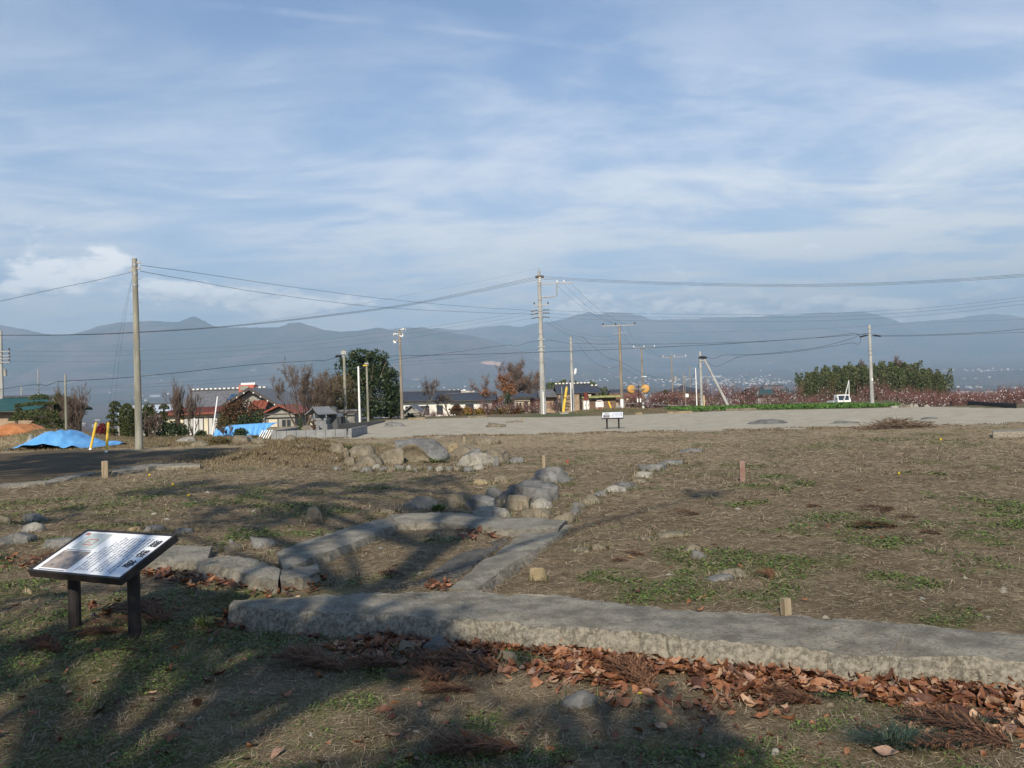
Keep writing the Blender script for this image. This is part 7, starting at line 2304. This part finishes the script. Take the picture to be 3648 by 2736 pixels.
def shrub(label, cx_, by, w, ty, Yd, m_, size=0.07, n_=2500, clump=30, shape='ell', dep=0.8, name='shrub', cat='shrub', zb=None, shell=0.5, stem=True, up=0.25, group=None):
    p = at(cx_, by, Yd); z0 = (H(p.x, Yd) if zb is None else zb)
    zbv = max(p.z, z0) if zb is not None else z0
    hh = at(cx_, ty, Yd).z - z0; rw_ = w * Yd / F / 2
    t = thing(name, label, cat, (p.x, Yd, z0), group=group)
    sd_ = int(cx_ * 13 + by)
    if shape == 'col':
        g_ = np.random.default_rng(sd_)
        a_ = g_.uniform(0, 6.28, n_); zz_ = g_.uniform(0.02, 1, n_)
        prof = np.minimum(1, np.sqrt(np.clip((1.0 - zz_) * 5.5, 0, 1))) * (0.9 + 0.1 * np.sin(zz_ * 3))
        rad = prof * (0.75 + 0.27 * g_.uniform(0, 1, n_) ** 0.5) * (1 + 0.10 * (fbm(a_ * 1.5, zz_ * 5, sd_, 3) - 0.5) * 2)
        C = np.stack([np.cos(a_) * rad * rw_, np.sin(a_) * rad * rw_ * dep, zz_ * hh], 1)
    elif shape == 'dome':
        C = ell_pts(n_, (0, 0, 0), (rw_, rw_ * dep, hh), clump, shell, True, sd_)
    else:
        C = ell_pts(n_, (0, 0, hh * 0.52), (rw_, rw_ * dep, hh * 0.5), clump, shell, False, sd_)
    C[:, 2] = np.maximum(C[:, 2], 0.02)
    crown('crown', C, size, m_, t, up)
    if stem:
        mb = MB(); r_ = random.Random(sd_)
        for i in range(4):
            e_ = Vector((r_.uniform(-0.4, 0.4) * rw_, r_.uniform(-0.3, 0.3) * rw_, hh * r_.uniform(0.5, 0.85)))
            mb.tube([(r_.uniform(-0.05, 0.05), 0, -0.1), e_ * 0.5 + Vector((0, 0, 0.1)), e_], [0.05, 0.035, 0.015], 5)
        part('stem', mb, M_bark, t)
    return t


def pads(label, bx, by, Yd, plist, m_, n_=900, size=0.05, name='pruned_pine', cat='pine'):
    """cloud-pruned tree: list of (px cx, px cy, px w, px h)"""
    p = at(bx, by, Yd); z0 = H(p.x, Yd)
    t = thing(name, label, cat, (p.x, Yd, z0))
    mb = MB(); o = Vector((p.x, Yd, z0))
    tops = sorted(plist, key=lambda q_: -q_[1])
    pth = [Vector((0, 0, -0.2))]
    for (a_, b_, w, h) in tops:
        c_ = at(a_, b_, Yd) - o
        tr = Vector((c_.x * 0.35, 0.1 * math.sin(a_), c_.z - 0.1)); pth.append(tr)
    mb.tube(pth, [0.11 - 0.07 * i / len(pth) for i in range(len(pth))], 7)
    for i, (a_, b_, w, h) in enumerate(tops):
        c_ = at(a_, b_, Yd) - o
        mb.tube([pth[i + 1], (pth[i + 1] + c_) * 0.5 + Vector((0, 0, -0.05)), c_ + Vector((0, 0, -0.05))], [0.05, 0.04, 0.03], 5)
        rw_ = w * Yd / F / 2; rh = h * Yd / F
        C = ell_pts(int(n_ * max(0.4, w / 100)), (c_.x, c_.y, c_.z - rh * 0.45), (rw_, min(rw_ * 0.8, 1.0), rh), 0, 0.6, True, int(a_))
        crown('foliage_pad', C, size, m_, t, 0.8)
    part('trunk', mb, M_bark, t, smooth=True)
    return t


# --- left garden
pads('large cloud-pruned pine with a flat mushroom top at the left', 212, 1540, 50, [(136 + 5, 1414, 74, 20), (130, 1438, 110, 16), (190, 1437, 62, 14), (140, 1470, 190, 26), (90, 1490, 110, 16), (143, 1505, 70, 16), (190, 1488, 80, 30), (200, 1520, 110, 26)], M_leafpine)
pads('smaller cloud-pruned tree with stacked pads left of the big pruned pine', 66, 1530, 53, [(66, 1444, 32, 15), (66, 1459, 30, 11), (64, 1472, 32, 11), (55, 1490, 50, 13)], M_leafpine, 700, name='pruned_tree', cat='tree')
shrub('tall dark clipped column shrub right of the big pruned pine', 210, 1548, 32, 1400, 51, M_leafbox, 0.06, 2600, 0, 'col', name='column_shrub')
shrub('lower dark clipped shrub with a sloping top behind the thin old pole', 251, 1552, 44, 1416, 50, M_leafdark, 0.06, 2800, 0, 'col', name='column_shrub')
bare_tree('bare vase-shaped garden tree left of the yellow posts', 272, 1555, 1378, 90, 49, 5, 5, 0.6, 0.2, stems=5, trunk=0.33, name='bare_tree')
bare_tree('thin bare twiggy tree behind the column shrubs at the left', 205, 1545, 1378, 50, 54, 15, 5, 0.5, 0.3, stems=4, trunk=0.33)
shrub('dark red bush between the two yellow posts', 366, 1568, 44, 1508, 45, M_leafred, 0.05, 1500, 20, 'ell')
shrub('low dark green bush under the pruned pine', 180, 1556, 120, 1522, 47, M_leafbox, 0.06, 1500, 20, 'dome')
pads('tall topiary of stacked lumps at the left of the clipped row', 404, 1570, 44, [(410, 1440, 40, 22), (408, 1460, 40, 18), (402, 1482, 46, 18), (400, 1508, 48, 22), (398, 1536, 46, 20), (400, 1558, 54, 18)], M_leafbox, 1100, 0.045, 'topiary', 'topiary')
shrub('big rounded clipped column shrub just left of the big left pole', 455, 1572, 52, 1438, 43.5, M_leafbox, 0.05, 5200, 0, 'col', name='column_shrub')
shrub('wide rounded dark shrub just right of the big left pole', 528, 1566, 66, 1441, 45, M_leafbox, 0.055, 3800, 30, 'ell', name='shrub')
bare_tree('bare fan-shaped bush in front of the wide rounded shrub', 538, 1568, 1462, 62, 43, 25, 4, 0.4, 0.4, stems=6, trunk=0.4, name='bare_bush')
pads('short topiary with a round head right of the wide rounded shrub', 584, 1560, 48, [(585, 1449, 38, 20), (580, 1472, 34, 16), (576, 1492, 44, 18), (588, 1520, 60, 20)], M_leafbox, 900, 0.05, 'topiary', 'topiary')
pads('second topiary with an orange-tinged top before the red-tiled porch', 640, 1562, 47, [(641, 1450, 26, 16), (642, 1468, 30, 14), (640, 1488, 34, 16), (630, 1515, 70, 20)], M_leafolive, 800, 0.05, 'topiary', 'topiary')
shrub('dark mass of low shrubs in front of the red-tiled porch', 615, 1568, 130, 1500, 46, M_leafdark, 0.06, 3000, 30, 'dome')
bare_tree('slender bare tree before the left end of the grey roof', 638, 1562, 1352, 40, 46, 35, 5, 0.42, 0.36, stems=3, trunk=0.36)
bare_tree('slender bare tree with upright twigs before the middle of the grey roof', 688, 1560, 1376, 44, 46.5, 45, 5, 0.45, 0.36, stems=3, trunk=0.36)
shrub('clipped round bush by the thin white garden post', 716, 1562, 46, 1534, 44, M_leafdark, 0.05, 1400, 20, 'dome')
shrub('tall dark shrub with rusty tints in front of the gabled wing', 855, 1530, 150, 1420, 60, M_leafrust, 0.09, 4200, 36, 'ell')
shrub('dark green shrub below the tall rusty-tinted one', 890, 1532, 110, 1470, 57, M_leafdark, 0.08, 2600, 30, 'ell')
shrub('light green bush behind the tall rusty-tinted shrub', 920, 1520, 60, 1452, 63, M_leafbox, 0.08, 1400, 24, 'ell')
shrub('olive thicket at the left of the long blue tarp', 800, 1545, 70, 1478, 55, M_leafolive, 0.07, 1500, 24, 'ell')
bare_tree('small bare shrub standing before the long blue tarp', 806, 1560, 1512, 46, 42, 55, 4, 0.6, 0.2, stems=3, trunk=0.4, name='bare_bush')
shrub('small round green bush before the long blue tarp', 856, 1560, 56, 1526, 41, M_leafdark, 0.04, 1500, 20, 'ell')
shrub('brown-green untidy bush at the left foot of the mound', 782, 1592, 84, 1552, 34, M_leafolive, 0.035, 1700, 26, 'dome')
shrub('green weeds beside the long blue tarp', 905, 1566, 60, 1552, 39, M_leafbox, 0.04, 700, 20, 'dome', name='weeds', cat='weeds')
# --- trees at centre left
bare_tree('large bare vase-shaped tree with upright twigs behind the grave plot', 1086, 1500, 1296, 175, 56, 65, 6, 0.75, 0.16, stems=5, trunk=0.30, n_child=(2, 3), twig_r=0.010)
bare_tree('leafless orange-twigged tree between the vase-shaped tree and the evergreen', 1150, 1500, 1330, 130, 60, 75, 6, 0.7, 0.18, stems=4, trunk=0.30, n_child=(2, 3), mt=M_twig, leaves=M_leafolive, nleaf=2600, lsize=0.07)
shrub('olive drooping shrub tree at the left side of the big evergreen', 1215, 1502, 130, 1322, 64, M_leafolive, 0.075, 3600, 30, 'ell', name='shrub_tree', cat='tree')
p = at(1320, 1505, 72); z0 = H(p.x, 72)
eg = thing('evergreen_tree', 'big dense dark evergreen tree behind the grey posts', 'tree', (p.x, 72, z0))
mb = MB().tube([(0, 0, -0.2), (0.05, 0, 2.5), (0, 0.1, 5.2)], [0.28, 0.2, 0.06], 8)
for i in range(9):
    a_ = i * 0.72; e_ = Vector((math.cos(a_) * 1.9, math.sin(a_) * 1.6, 2.2 + 0.35 * i))
    mb.tube([(0, 0, 1.0 + 0.35 * i), e_ * 0.6 + Vector((0, 0, 0.5)), e_], [0.10, 0.06, 0.03], 5)
part('trunk', mb, M_bark, eg)
Cs = []
g_ = np.random.default_rng(12)
ek = 72 / F
for (a_, b_, w, h, n_) in ((1345, 1400, 155, 230, 5200), (1300, 1330, 110, 130, 1900), (1345, 1288, 80, 90, 1300), (1268, 1300, 70, 110, 1100), (1390, 1360, 80, 120, 1300), (1405, 1430, 60, 130, 1100), (1255, 1400, 90, 170, 1500), (1300, 1460, 150, 90, 1600), (1228, 1335, 76, 130, 1300), (1222, 1425, 66, 130, 1200), (1290, 1268, 90, 60, 800)):
    c_ = at(a_, b_, 72) - Vector((p.x, 72, z0))
    Cs.append(ell_pts(n_, tuple(c_), (w * ek / 2, w * ek / 2 * 0.9, h * ek / 2), 26, 0.55, False, int(a_)))
C = np.concatenate(Cs); C = C[C[:, 2] > 0.25]
crown('crown', C, 0.125, M_leafdark, eg, 0.5, 0.5)
for (a_, b_, w, t_, Y_, m_, lb) in ((1420, 1490, 40, 1440, 76, M_leafbrown, 'rusty autumn bush at the right foot of the big evergreen'), (1392, 1496, 60, 1464, 74, M_leafred, 'dark reddish bush under the right side of the big evergreen')):
    shrub(lb, a_, b_, w, t_, Y_, m_, 0.07, 700, 20, 'ell')
# --- centre
bare_tree('leaning bare tree in front of the white two-storey house', 1502, 1495, 1344, 120, 78, 85, 6, 0.7, 0.05, lean=(0.55, 0), trunk=0.42, m_=M_barkgrey, name='bare_tree', n_child=(2, 4))
bare_tree('second gnarled bare trunk right of the leaning bare tree', 1602, 1490, 1400, 90, 80, 95, 5, 0.8, 0.0, lean=(-0.5, 0), trunk=0.42, m_=M_bark)
shrub('dark conical bush with rusty edges at the right of the gnarled trunks', 1628, 1492, 52, 1440, 76, M_leafrust, 0.07, 1700, 24, 'ell')
shrub('low green bush by the grey garage', 1462, 1494, 40, 1470, 80, M_leafbox, 0.06, 800, 20, 'dome')
hedge_cols = (M_leafyellow, M_leafbrown, M_leafolive, M_leafyellow)
for i in range(11):
    a_ = 1650 + i * 20 + random.uniform(-5, 5)
    shrub(ORD[i] + ' bush from the left in the autumn hedge below the white houses', a_, 1480, random.uniform(34, 46), random.uniform(1446, 1458), 84 + (i % 3) * 2, hedge_cols[i % 4], 0.08, 800, 22, 'ell', name='hedge_bush', cat='bush', group='autumn bushes of the hedge')
bare_tree('bare reddish-brown tree, left of the three behind the white house', 1722, 1440, 1345, 105, 150, 105, 6, 0.85, 0.1, trunk=0.30, m_=M_bark, mt=M_twig, leaves=M_leafbrown, nleaf=900, lsize=0.14, twig_r=0.02)
bare_tree('tree with pale trunk and orange-brown leaves, middle of the three behind the white house', 1785, 1462, 1332, 110, 130, 115, 6, 0.85, 0.08, trunk=0.38, m_=M_barkgrey, leaves=M_leafbrown, nleaf=2600, lsize=0.15, twig_r=0.018)
bare_tree('tallest bare grey-brown tree behind the navy-roofed cream house', 1882, 1440, 1290, 165, 150, 125, 7, 0.75, 0.14, trunk=0.26, stems=3, m_=M_bark, mt=M_twig, leaves=M_leafbrown, nleaf=800, lsize=0.14, twig_r=0.022, n_child=(2, 3))
bare_tree('bare brown tree behind the tall main pole', 1935, 1430, 1325, 100, 158, 135, 6, 0.8, 0.12, trunk=0.28, m_=M_bark, leaves=M_leafbrown, nleaf=600, lsize=0.14, twig_r=0.022)
shrub('dark green bushy tree left of the navy-roofed cream house', 1812, 1450, 60, 1404, 122, M_leafdark, 0.16, 1400, 24, 'ell', name='bushy_tree', cat='tree')

# --- bamboo
def bamboo_mesh(seed):
    g_ = np.random.default_rng(seed)
    Cs = []
    for i in range(13):
        bx_, by_ = g_.uniform(-0.30, 0.30), g_.uniform(-0.25, 0.25)
        hh = g_.uniform(0.78, 1.0); lean = g_.uniform(-0.16, 0.16)
        n_ = 330
        z = g_.uniform(0.10, 1, n_) ** 0.8 * hh
        wd = 0.135 * np.sqrt(np.clip((1.05 * hh - z) / hh, 0.02, 1)) * (0.7 + 0.6 * fbm(z * 9, np.full(n_, i * 3.0), seed, 2))
        a_ = g_.uniform(0, 6.28, n_); rad = np.sqrt(g_.uniform(0.1, 1, n_)) * wd
        C = np.stack([bx_ + lean * z * z + np.cos(a_) * rad, by_ + np.sin(a_) * rad, z], 1)
        Cs.append(C)
    C = np.concatenate(Cs)
    V, Fq = leaf_quads(C, 0.025, 0.2, 0.5)
    st_ = MB()
    for i in range(9):
        bx_, by_ = g_.uniform(-0.22, 0.22), g_.uniform(-0.2, 0.2)
        st_.tube([(bx_, by_, -0.02), (bx_ * 1.1, by_, 0.8)], [0.006, 0.003], 4)
    return np_mesh('foliage', V, Fq, M_leafbamboo), mesh_of('culms', st_, M_leafolive)


BM = [bamboo_mesh(i) for i in range(4)]


def bamboo(px_, ty, Yd, wk, label, group, i):
    p = at(px_, 1420, Yd); z0 = H(p.x, Yd)
    hh = at(px_, ty, Yd).z - z0
    t = thing('bamboo_clump', label, 'bamboo', (p.x, Yd, z0), random.uniform(0, 6.28), group)
    t.scale = (hh * wk, hh * wk, hh)
    link('foliage', BM[i % 4][0], t); link('culms', BM[i % 4][1], t)
    return t


tops = [(2870, 1345), (2895, 1325), (2920, 1314), (2950, 1304), (2980, 1305), (3010, 1297), (3040, 1294), (3070, 1290), (3100, 1286), (3130, 1290), (3160, 1288), (3190, 1284), (3220, 1284), (3250, 1288), (3280, 1302), (3310, 1312), (3335, 1316), (3358, 1334)]
for i, (a_, b_) in enumerate(tops):
    bamboo(a_, b_ + random.uniform(-2, 3), 168 + (i % 3) * 6, 1.0, ORD[i] + ' tall clump from the left in the big bamboo grove', 'bamboo clumps of the big grove', i)
for i in range(10):
    bamboo(2890 + i * 48, 1325 + random.uniform(-6, 8) - 14 * math.sin(i / 9 * 3.1), 160 + (i % 2) * 3, 1.0, ORD[i] + ' shorter clump from the left along the front of the big bamboo grove', 'front bamboo clumps of the big grove', i + 1)
bare_tree('bare brown crown rising above the right part of the big bamboo grove', 3205, 1420, 1274, 110, 182, 145, 6, 0.5, 0.3, trunk=0.45, m_=M_bark, mt=M_twig, leaves=M_leafbrown, nleaf=900, lsize=0.2, twig_r=0.035)
bare_tree('thin bare crown rising above the middle of the big bamboo grove', 3110, 1420, 1282, 90, 184, 155, 6, 0.5, 0.3, trunk=0.45, m_=M_bark, mt=M_twig, twig_r=0.03)
for i, (a_, b_) in enumerate(((1960, 1362), (1990, 1356), (2015, 1352), (2040, 1350), (2066, 1356), (2092, 1358), (2112, 1372), (2150, 1385))):
    bamboo(a_, b_, 150 + (i % 2) * 5, 1.0, ORD[i] + ' bamboo clump from the left behind the black-roofed house', 'bamboo clumps behind the black-roofed house', i)
pads('dark conical clipped evergreen between the mirrors and the cream house', 2371, 1450, 104, [(2371, 1395, 18, 12), (2371, 1406, 21, 12), (2371, 1418, 25, 13), (2371, 1430, 29, 14), (2371, 1442, 30, 12)], M_leafbox, 1400, 0.07, 'conical_evergreen', 'evergreen')
shrub('round olive shrub left of the conical evergreen', 2352, 1446, 34, 1401, 108, M_leafolive, 0.12, 900, 22, 'ell')
shrub('brown twiggy shrub right of the conical evergreen', 2396, 1448, 40, 1402, 112, M_leafbrown, 0.10, 800, 22, 'ell')
shrub('brown bare thicket at the left of the cream two-storey house', 2424, 1436, 40, 1394, 116, M_leafbrown, 0.10, 700, 22, 'ell')
shrub('low clipped green hedge near the strutted pole', 2394, 1464, 42, 1450, 84, M_leafbox, 0.06, 900, 0, 'dome', name='hedge', cat='hedge')
bare_tree('bare fruit tree right in front of the cream two-storey house', 2478, 1452, 1405, 60, 100, 165, 5, 0.8, 0.1, stems=3, trunk=0.34, m_=M_bark)


# --- orchard
def orchard_mesh(seed):
    T = Tree(seed); R_ = T.r
    tw = MB(); bags = []
    for s_ in range(4):
        a_ = s_ * 1.57 + R_.uniform(-0.4, 0.4)
        d = Vector((math.cos(a_), math.sin(a_), 0.75))
        T.limb(Vector((0, 0, 0.35)), d, 1.0, 0.075, 0, 2, 0.6, 0.1, (2, 3), 0.75, 0.16, 0.02)
    T.mb.tube([(0, 0, -0.15), (0, 0, 0.42)], [0.13, 0.11], 6, cap=False)
    src = T.tips + [Vector(v) for v in T.mb.v[::9] if v[2] > 0.7] + [Vector(v) for v in T.tw.v[::5]]
    for i in range(420):
        p = R_.choice(src) + Vector((R_.gauss(0, 0.22), R_.gauss(0, 0.22), R_.gauss(0, 0.1)))
        L_ = R_.uniform(0.35, 0.95)
        d = Vector((R_.gauss(0, 0.35), R_.gauss(0, 0.35), 1)).normalized()
        e_ = p + d * L_
        s_ = Vector((R_.gauss(0, 1), R_.gauss(0, 1), 0)).normalized() * 0.011
        tw.add([p - s_, p + s_, e_ + s_ * 0.5, e_ - s_ * 0.5], [(0, 1, 2, 3)])
        if R_.random() < 0.085:
            bags.append(p + Vector((R_.gauss(0, 0.15), R_.gauss(0, 0.15), R_.gauss(0.05, 0.2))))
    tr = MB(); tr.add(T.mb.v, T.mb.f); tr.add(T.tw.v, T.tw.f)
    bm_ = MB()
    for b_ in bags:
        r_ = R_.uniform(0.035, 0.06)
        bm_.add([b_ + Vector((r_, 0, 0)), b_ + Vector((0, r_, 0)), b_ - Vector((r_, 0, 0)), b_ - Vector((0, r_, 0)), b_ + Vector((0, 0, r_)), b_ - Vector((0, 0, r_ * 1.3))],
                [(0, 1, 4), (1, 2, 4), (2, 3, 4), (3, 0, 4), (1, 0, 5), (2, 1, 5), (3, 2, 5), (0, 3, 5)])
    return mesh_of('trunk', tr, M_bark), mesh_of('twigs', tw, M_twigred), mesh_of('fruit_bags', bm_, M_bag)


OM = [orchard_mesh(200 + i) for i in range(5)]
cnt = 0


def orchard_tree(x, y, s_, label, group):
    global cnt
    t = thing('orchard_tree', label, 'fruit tree', (x, y, H(x, y)), random.uniform(0, 6.28), group)
    t.scale = (s_ * 1.15, s_ * 1.15, s_)
    m_ = OM[cnt % 5]; cnt += 1
    link('trunk', m_[0], t); link('twigs', m_[1], t)['kind'] = 'stuff'
    link('fruit_bags', m_[2], t)['kind'] = 'stuff'


for row, y in enumerate((91, 97, 104, 112, 121, 131, 143, 157, 174, 194, 216)):
    sp = 4.3 + row * 0.25
    x = y * 0.10
    while x < y * 0.66:
        sx_ = x / y
        inhouse = (0.185 < sx_ < 0.235 and 117 < y < 136) or (0.28 < sx_ < 0.35 and y > 146) or (0.35 < sx_ < 0.54 and 154 < y < 186)
        truck = abs(x - at(3009, 1440, 92).x) < 2.2 and y < 99
        if not inhouse and not truck and not (sx_ < 0.17 and y < 100) and random.random() < 0.95:
            orchard_tree(x + random.uniform(-0.7, 0.7), y + random.uniform(-1.2, 1.2), random.uniform(0.85, 1.1),
                         'low red-twigged orchard tree with white fruit bags in the right-hand orchard', 'fruit trees of the right-hand orchard')
        x += sp * random.uniform(0.85, 1.15)
for y in (68, 74, 80, 86):
    x = y * 0.495
    while x < y * 0.67:
        orchard_tree(x + random.uniform(-0.6, 0.6), y + random.uniform(-1, 1), random.uniform(0.78, 0.95), 'red-twigged fruit tree behind the black bank at the far right', 'fruit trees at the far right')
        x += 4.0 * random.uniform(0.85, 1.15)
for row, y in enumerate((84, 89, 95)):
    x = -y * 0.06 if row else -y * 0.035
    while x < y * 0.085:
        if random.random() < 0.96:
            orchard_tree(x + random.uniform(-0.4, 0.4), y + random.uniform(-1, 1), random.uniform(0.6, 0.74) * (1 + 0.06 * row), 'red-twigged fruit tree with white bags beside the tall main pole', 'fruit trees beside the main pole')
        x += 2.6
for (a_, Y_) in ((1530, 88), (1560, 92), (1600, 96), (1480, 98), (350, 92), (385, 84), (420, 96), (325, 80), (440, 88), (300, 98), (2260, 88), (2310, 90), (2345, 94), (2240, 96), (2290, 100), (2430, 92), (2330, 102)):
    p = at(a_, 1450, Y_)
    orchard_tree(p.x, Y_, 0.55 if 1400 < a_ < 1640 else 0.9, 'scattered red-twigged fruit tree in the gardens behind the site', 'fruit trees in the gardens')
# --- green crop strip
g_ = np.random.default_rng(8)
n_ = 30000
u = g_.uniform(0, 1, n_)
yy_ = g_.uniform(0, 1, n_)
xs_ = 14.0 + u * 29
ys_ = np.interp(xs_, FEX, FEY) + 2.2 + yy_ * 13
kp = (fbm(xs_ * 0.5, ys_ * 0.5, 3, 3) > 0.36) & ~((xs_ < 18) & (ys_ > 82)) & (xs_ / ys_ < 0.475)
xs_, ys_ = xs_[kp], ys_[kp]
C = np.stack([xs_, ys_, Hn(xs_, ys_) + g_.uniform(0.02, 0.20, len(xs_))], 1)
V, Fq = leaf_quads(C, 0.10, 0.8, 0.6)
o = link('green_crop', np_mesh('green_crop', V, Fq, M_bagweed)); o['kind'] = 'stuff'; o['label'] = 'bright green leafy crop strip at the far edge of the gravel'
# --- dry rough grass bands in the middle distance
def rough_grass(name, label, pts_fn, n_, hgt, m_):
    x, y = pts_fn(n_)
    z = Hn(x, y)
    a_ = g_.uniform(0, 6.28, len(x)); h_ = hgt * g_.uniform(0.4, 1.2, len(x)); w = 0.012 * g_.uniform(0.7, 1.5, len(x))
    d = np.stack([np.cos(a_) * 0.5 * h_, np.sin(a_) * 0.5 * h_, h_], 1); s_ = np.stack([-np.sin(a_) * w, np.cos(a_) * w, 0 * w], 1)
    b_ = np.stack([x, y, z - 0.01], 1)
    V = np.stack([b_ - s_, b_ + s_, b_ + d], 1).reshape(-1, 3)
    o = link(name, np_mesh(name, V, np.arange(len(x) * 3).reshape(-1, 3), m_)); o['kind'] = 'stuff'; o['label'] = label


def band_mound(n_):
    x = g_.normal(-6.5, 1.5, n_); y = g_.normal(24.5, 2.0, n_)
    return x, y


def band_left(n_):
    y = g_.uniform(33, 47, n_); x = -y * g_.uniform(0.24, 0.66, n_)
    return x, y


def band_shed(n_):
    x = g_.uniform(5, 13, n_); y = g_.uniform(66, 74, n_)
    return x, y


M_drygrass = mat('rough_dry_grass', (0.2, 0.15, 0.08), None, rough=0.8, island=[(0.085, 0.062, 0.034), (0.16, 0.118, 0.066), (0.26, 0.205, 0.125), (0.085, 0.082, 0.032)])
rough_grass('rough_grass', 'dry rough grass covering the mound', band_mound, 16000, 0.08, M_drygrass)
rough_grass('rough_grass', 'rough grass strip before the left garden', band_left, 36000, 0.10, M_drygrass)
rough_grass('rough_grass', 'rough grass on the bank before the brown flat-roofed building', band_shed, 6000, 0.14, M_drygrass)
# brush heap on the right
p = G(3195, 1527)
R_ = random.Random(3); mb = MB()
for i in range(700):
    x = R_.gauss(0, 0.62); y = R_.gauss(0, 0.25); z = max(0, (0.30 - 0.25 * abs(x)) * R_.random())
    d = Vector((R_.gauss(0, 0.3), R_.gauss(0, 0.15), R_.gauss(0.05, 0.10))); s_ = Vector((0.0, 0, 0.008))
    q_ = Vector((x, y, z)); mb.add([q_ - s_, q_ + d * 0.5 - s_ + Vector((0, 0, 0.02)), q_ + d, q_ + d * 0.5 + s_ + Vector((0, 0, 0.03))], [(0, 1, 2, 3)])
M_brush = mat('dead_brush', (0.1, 0.07, 0.05), None, rough=0.9, island=[(0.05, 0.034, 0.024), (0.10, 0.07, 0.048), (0.16, 0.115, 0.08)])
solo('brush_heap', mb, M_brush, 'heap of dead brown brushwood on the right at the gravel edge', 'brush heap', p)

# ------------------------------------------------------------------ trees behind the viewer that shade the foreground
SH = Vector((math.sin(SUN_SHADOW_AZ), math.cos(SUN_SHADOW_AZ), 0)) / math.tan(SUN_EL)


def above(tx_, ty_, h):
    return Vector((tx_, ty_, 0)) - SH * h + Vector((0, 0, h))


def shade_tree(label, bx, by, height, r0, targets, seed, nl=170, ls=0.11, m_=M_leafdark, lean=0.0):
    t = thing('tall_tree', label, 'tree', (bx, by, H(bx, by)))
    R_ = random.Random(seed)
    mb = MB(); n_ = 12
    pts = [Vector((lean * (i / n_) ** 2 + 0.05 * math.sin(i * 1.7), 0.05 * math.cos(i * 1.3), height * i / n_ - (0.3 if i == 0 else 0))) for i in range(n_ + 1)]
    mb.tube(pts, [r0 * (1.25 if i == 0 else 1) * (1 - 0.8 * i / n_) for i in range(n_ + 1)], 10)
    Cs = []
    for (tx_, ty_, h, r) in targets:
        c_ = above(tx_, ty_, h) - t.location
        zs = max(1.5, min(height * 0.97, c_.z - 0.35 * math.hypot(c_.x, c_.y)))
        i_ = int(zs / height * n_); st_ = pts[min(i_, n_)]
        mb.tube([st_, st_.lerp(c_, 0.5) + Vector((0, 0, 0.25)), c_], [r0 * 0.28, r0 * 0.16, 0.02], 5, cap=False)
        k_ = int(nl * (r / 0.7) ** 2)
        g2 = np.random.default_rng(int(abs(tx_ * 100) + abs(ty_ * 37) + h * 7))
        Cs.append(np.array(c_) + g2.normal(size=(k_, 3)) * np.array([r * 0.5, r * 0.5, r * 0.35]))
        for j in range(4):
            e_ = c_ + Vector((R_.gauss(0, r * 0.7), R_.gauss(0, r * 0.7), R_.gauss(0, r * 0.4)))
            mb.tube([c_, e_], [0.018, 0.006], 3, cap=False)
    part('trunk', mb, M_bark, t)
    crown('crown', np.concatenate(Cs), ls, m_, t, 0.2, 0.55)
    return t


R_ = random.Random(31)
TA = []
for _ in range(20):                              # dark right of centre at the bottom edge
    TA.append((R_.uniform(-0.6, 0.8), R_.uniform(2.5, 3.95), R_.uniform(5.0, 6.6), R_.uniform(0.2, 0.4)))
for _ in range(26):                              # shade along the left part of the leaf drift
    u = R_.uniform(0, 1)
    TA.append((-2.1 + 1.75 * u + R_.gauss(0, 0.1), 5.55 - 0.35 * u + R_.gauss(0, 0.35), R_.uniform(5.8, 7.2), R_.uniform(0.22, 0.42)))
for _ in range(12):                              # broken shade round the near sign
    TA.append((R_.uniform(-3.9, -2.2), R_.uniform(5.3, 7.6), R_.uniform(6, 7.5), R_.uniform(0.2, 0.38)))
for _ in range(5):
    TA.append((R_.uniform(-2.6, -0.6), R_.uniform(2.4, 4.6), R_.uniform(5, 6.4), R_.uniform(0.15, 0.3)))
for _ in range(26):                              # streaks over the turf at mid left
    x = R_.uniform(-7.5, -0.4); y = R_.uniform(10.0, 17.0)
    if x > -2.2 and y < 12.5:
        continue
    TA.append((x, y, 9 + (y - 9) * 0.5 + R_.uniform(-1, 1.5), R_.uniform(0.3, 0.7)))
TA = [q_ for q_ in TA if math.hypot(q_[0] + 2.7, q_[1] - 6.6) > 0.75]
TA += [(-0.8, 11.6, 9.7, 0.45), (2.8, 12.5, 10.0, 0.35), (-0.9, 9.6, 9.0, 0.35)]
shade_tree('tall tree standing behind the viewer that shades the foreground', -3.45, -5.2, 15.5, 0.25, TA, 2)
TB = [(R_.uniform(-7.5, -4.2), R_.uniform(6.5, 12.5), R_.uniform(6.5, 9.5), R_.uniform(0.3, 0.5)) for _ in range(8)]
shade_tree('second tall tree behind the viewer, to the left of the first', -5.0, -6.3, 12.5, 0.15, TB, 3)
TC = [(R_.uniform(-17, -9.0), R_.uniform(19, 31), R_.uniform(11, 17), R_.uniform(0.5, 0.95)) for _ in range(46)]
shade_tree('big tree far left behind the viewer shading the dark track', -17.5, 2.0, 18.0, 0.3, TC, 4, nl=150, ls=0.16)
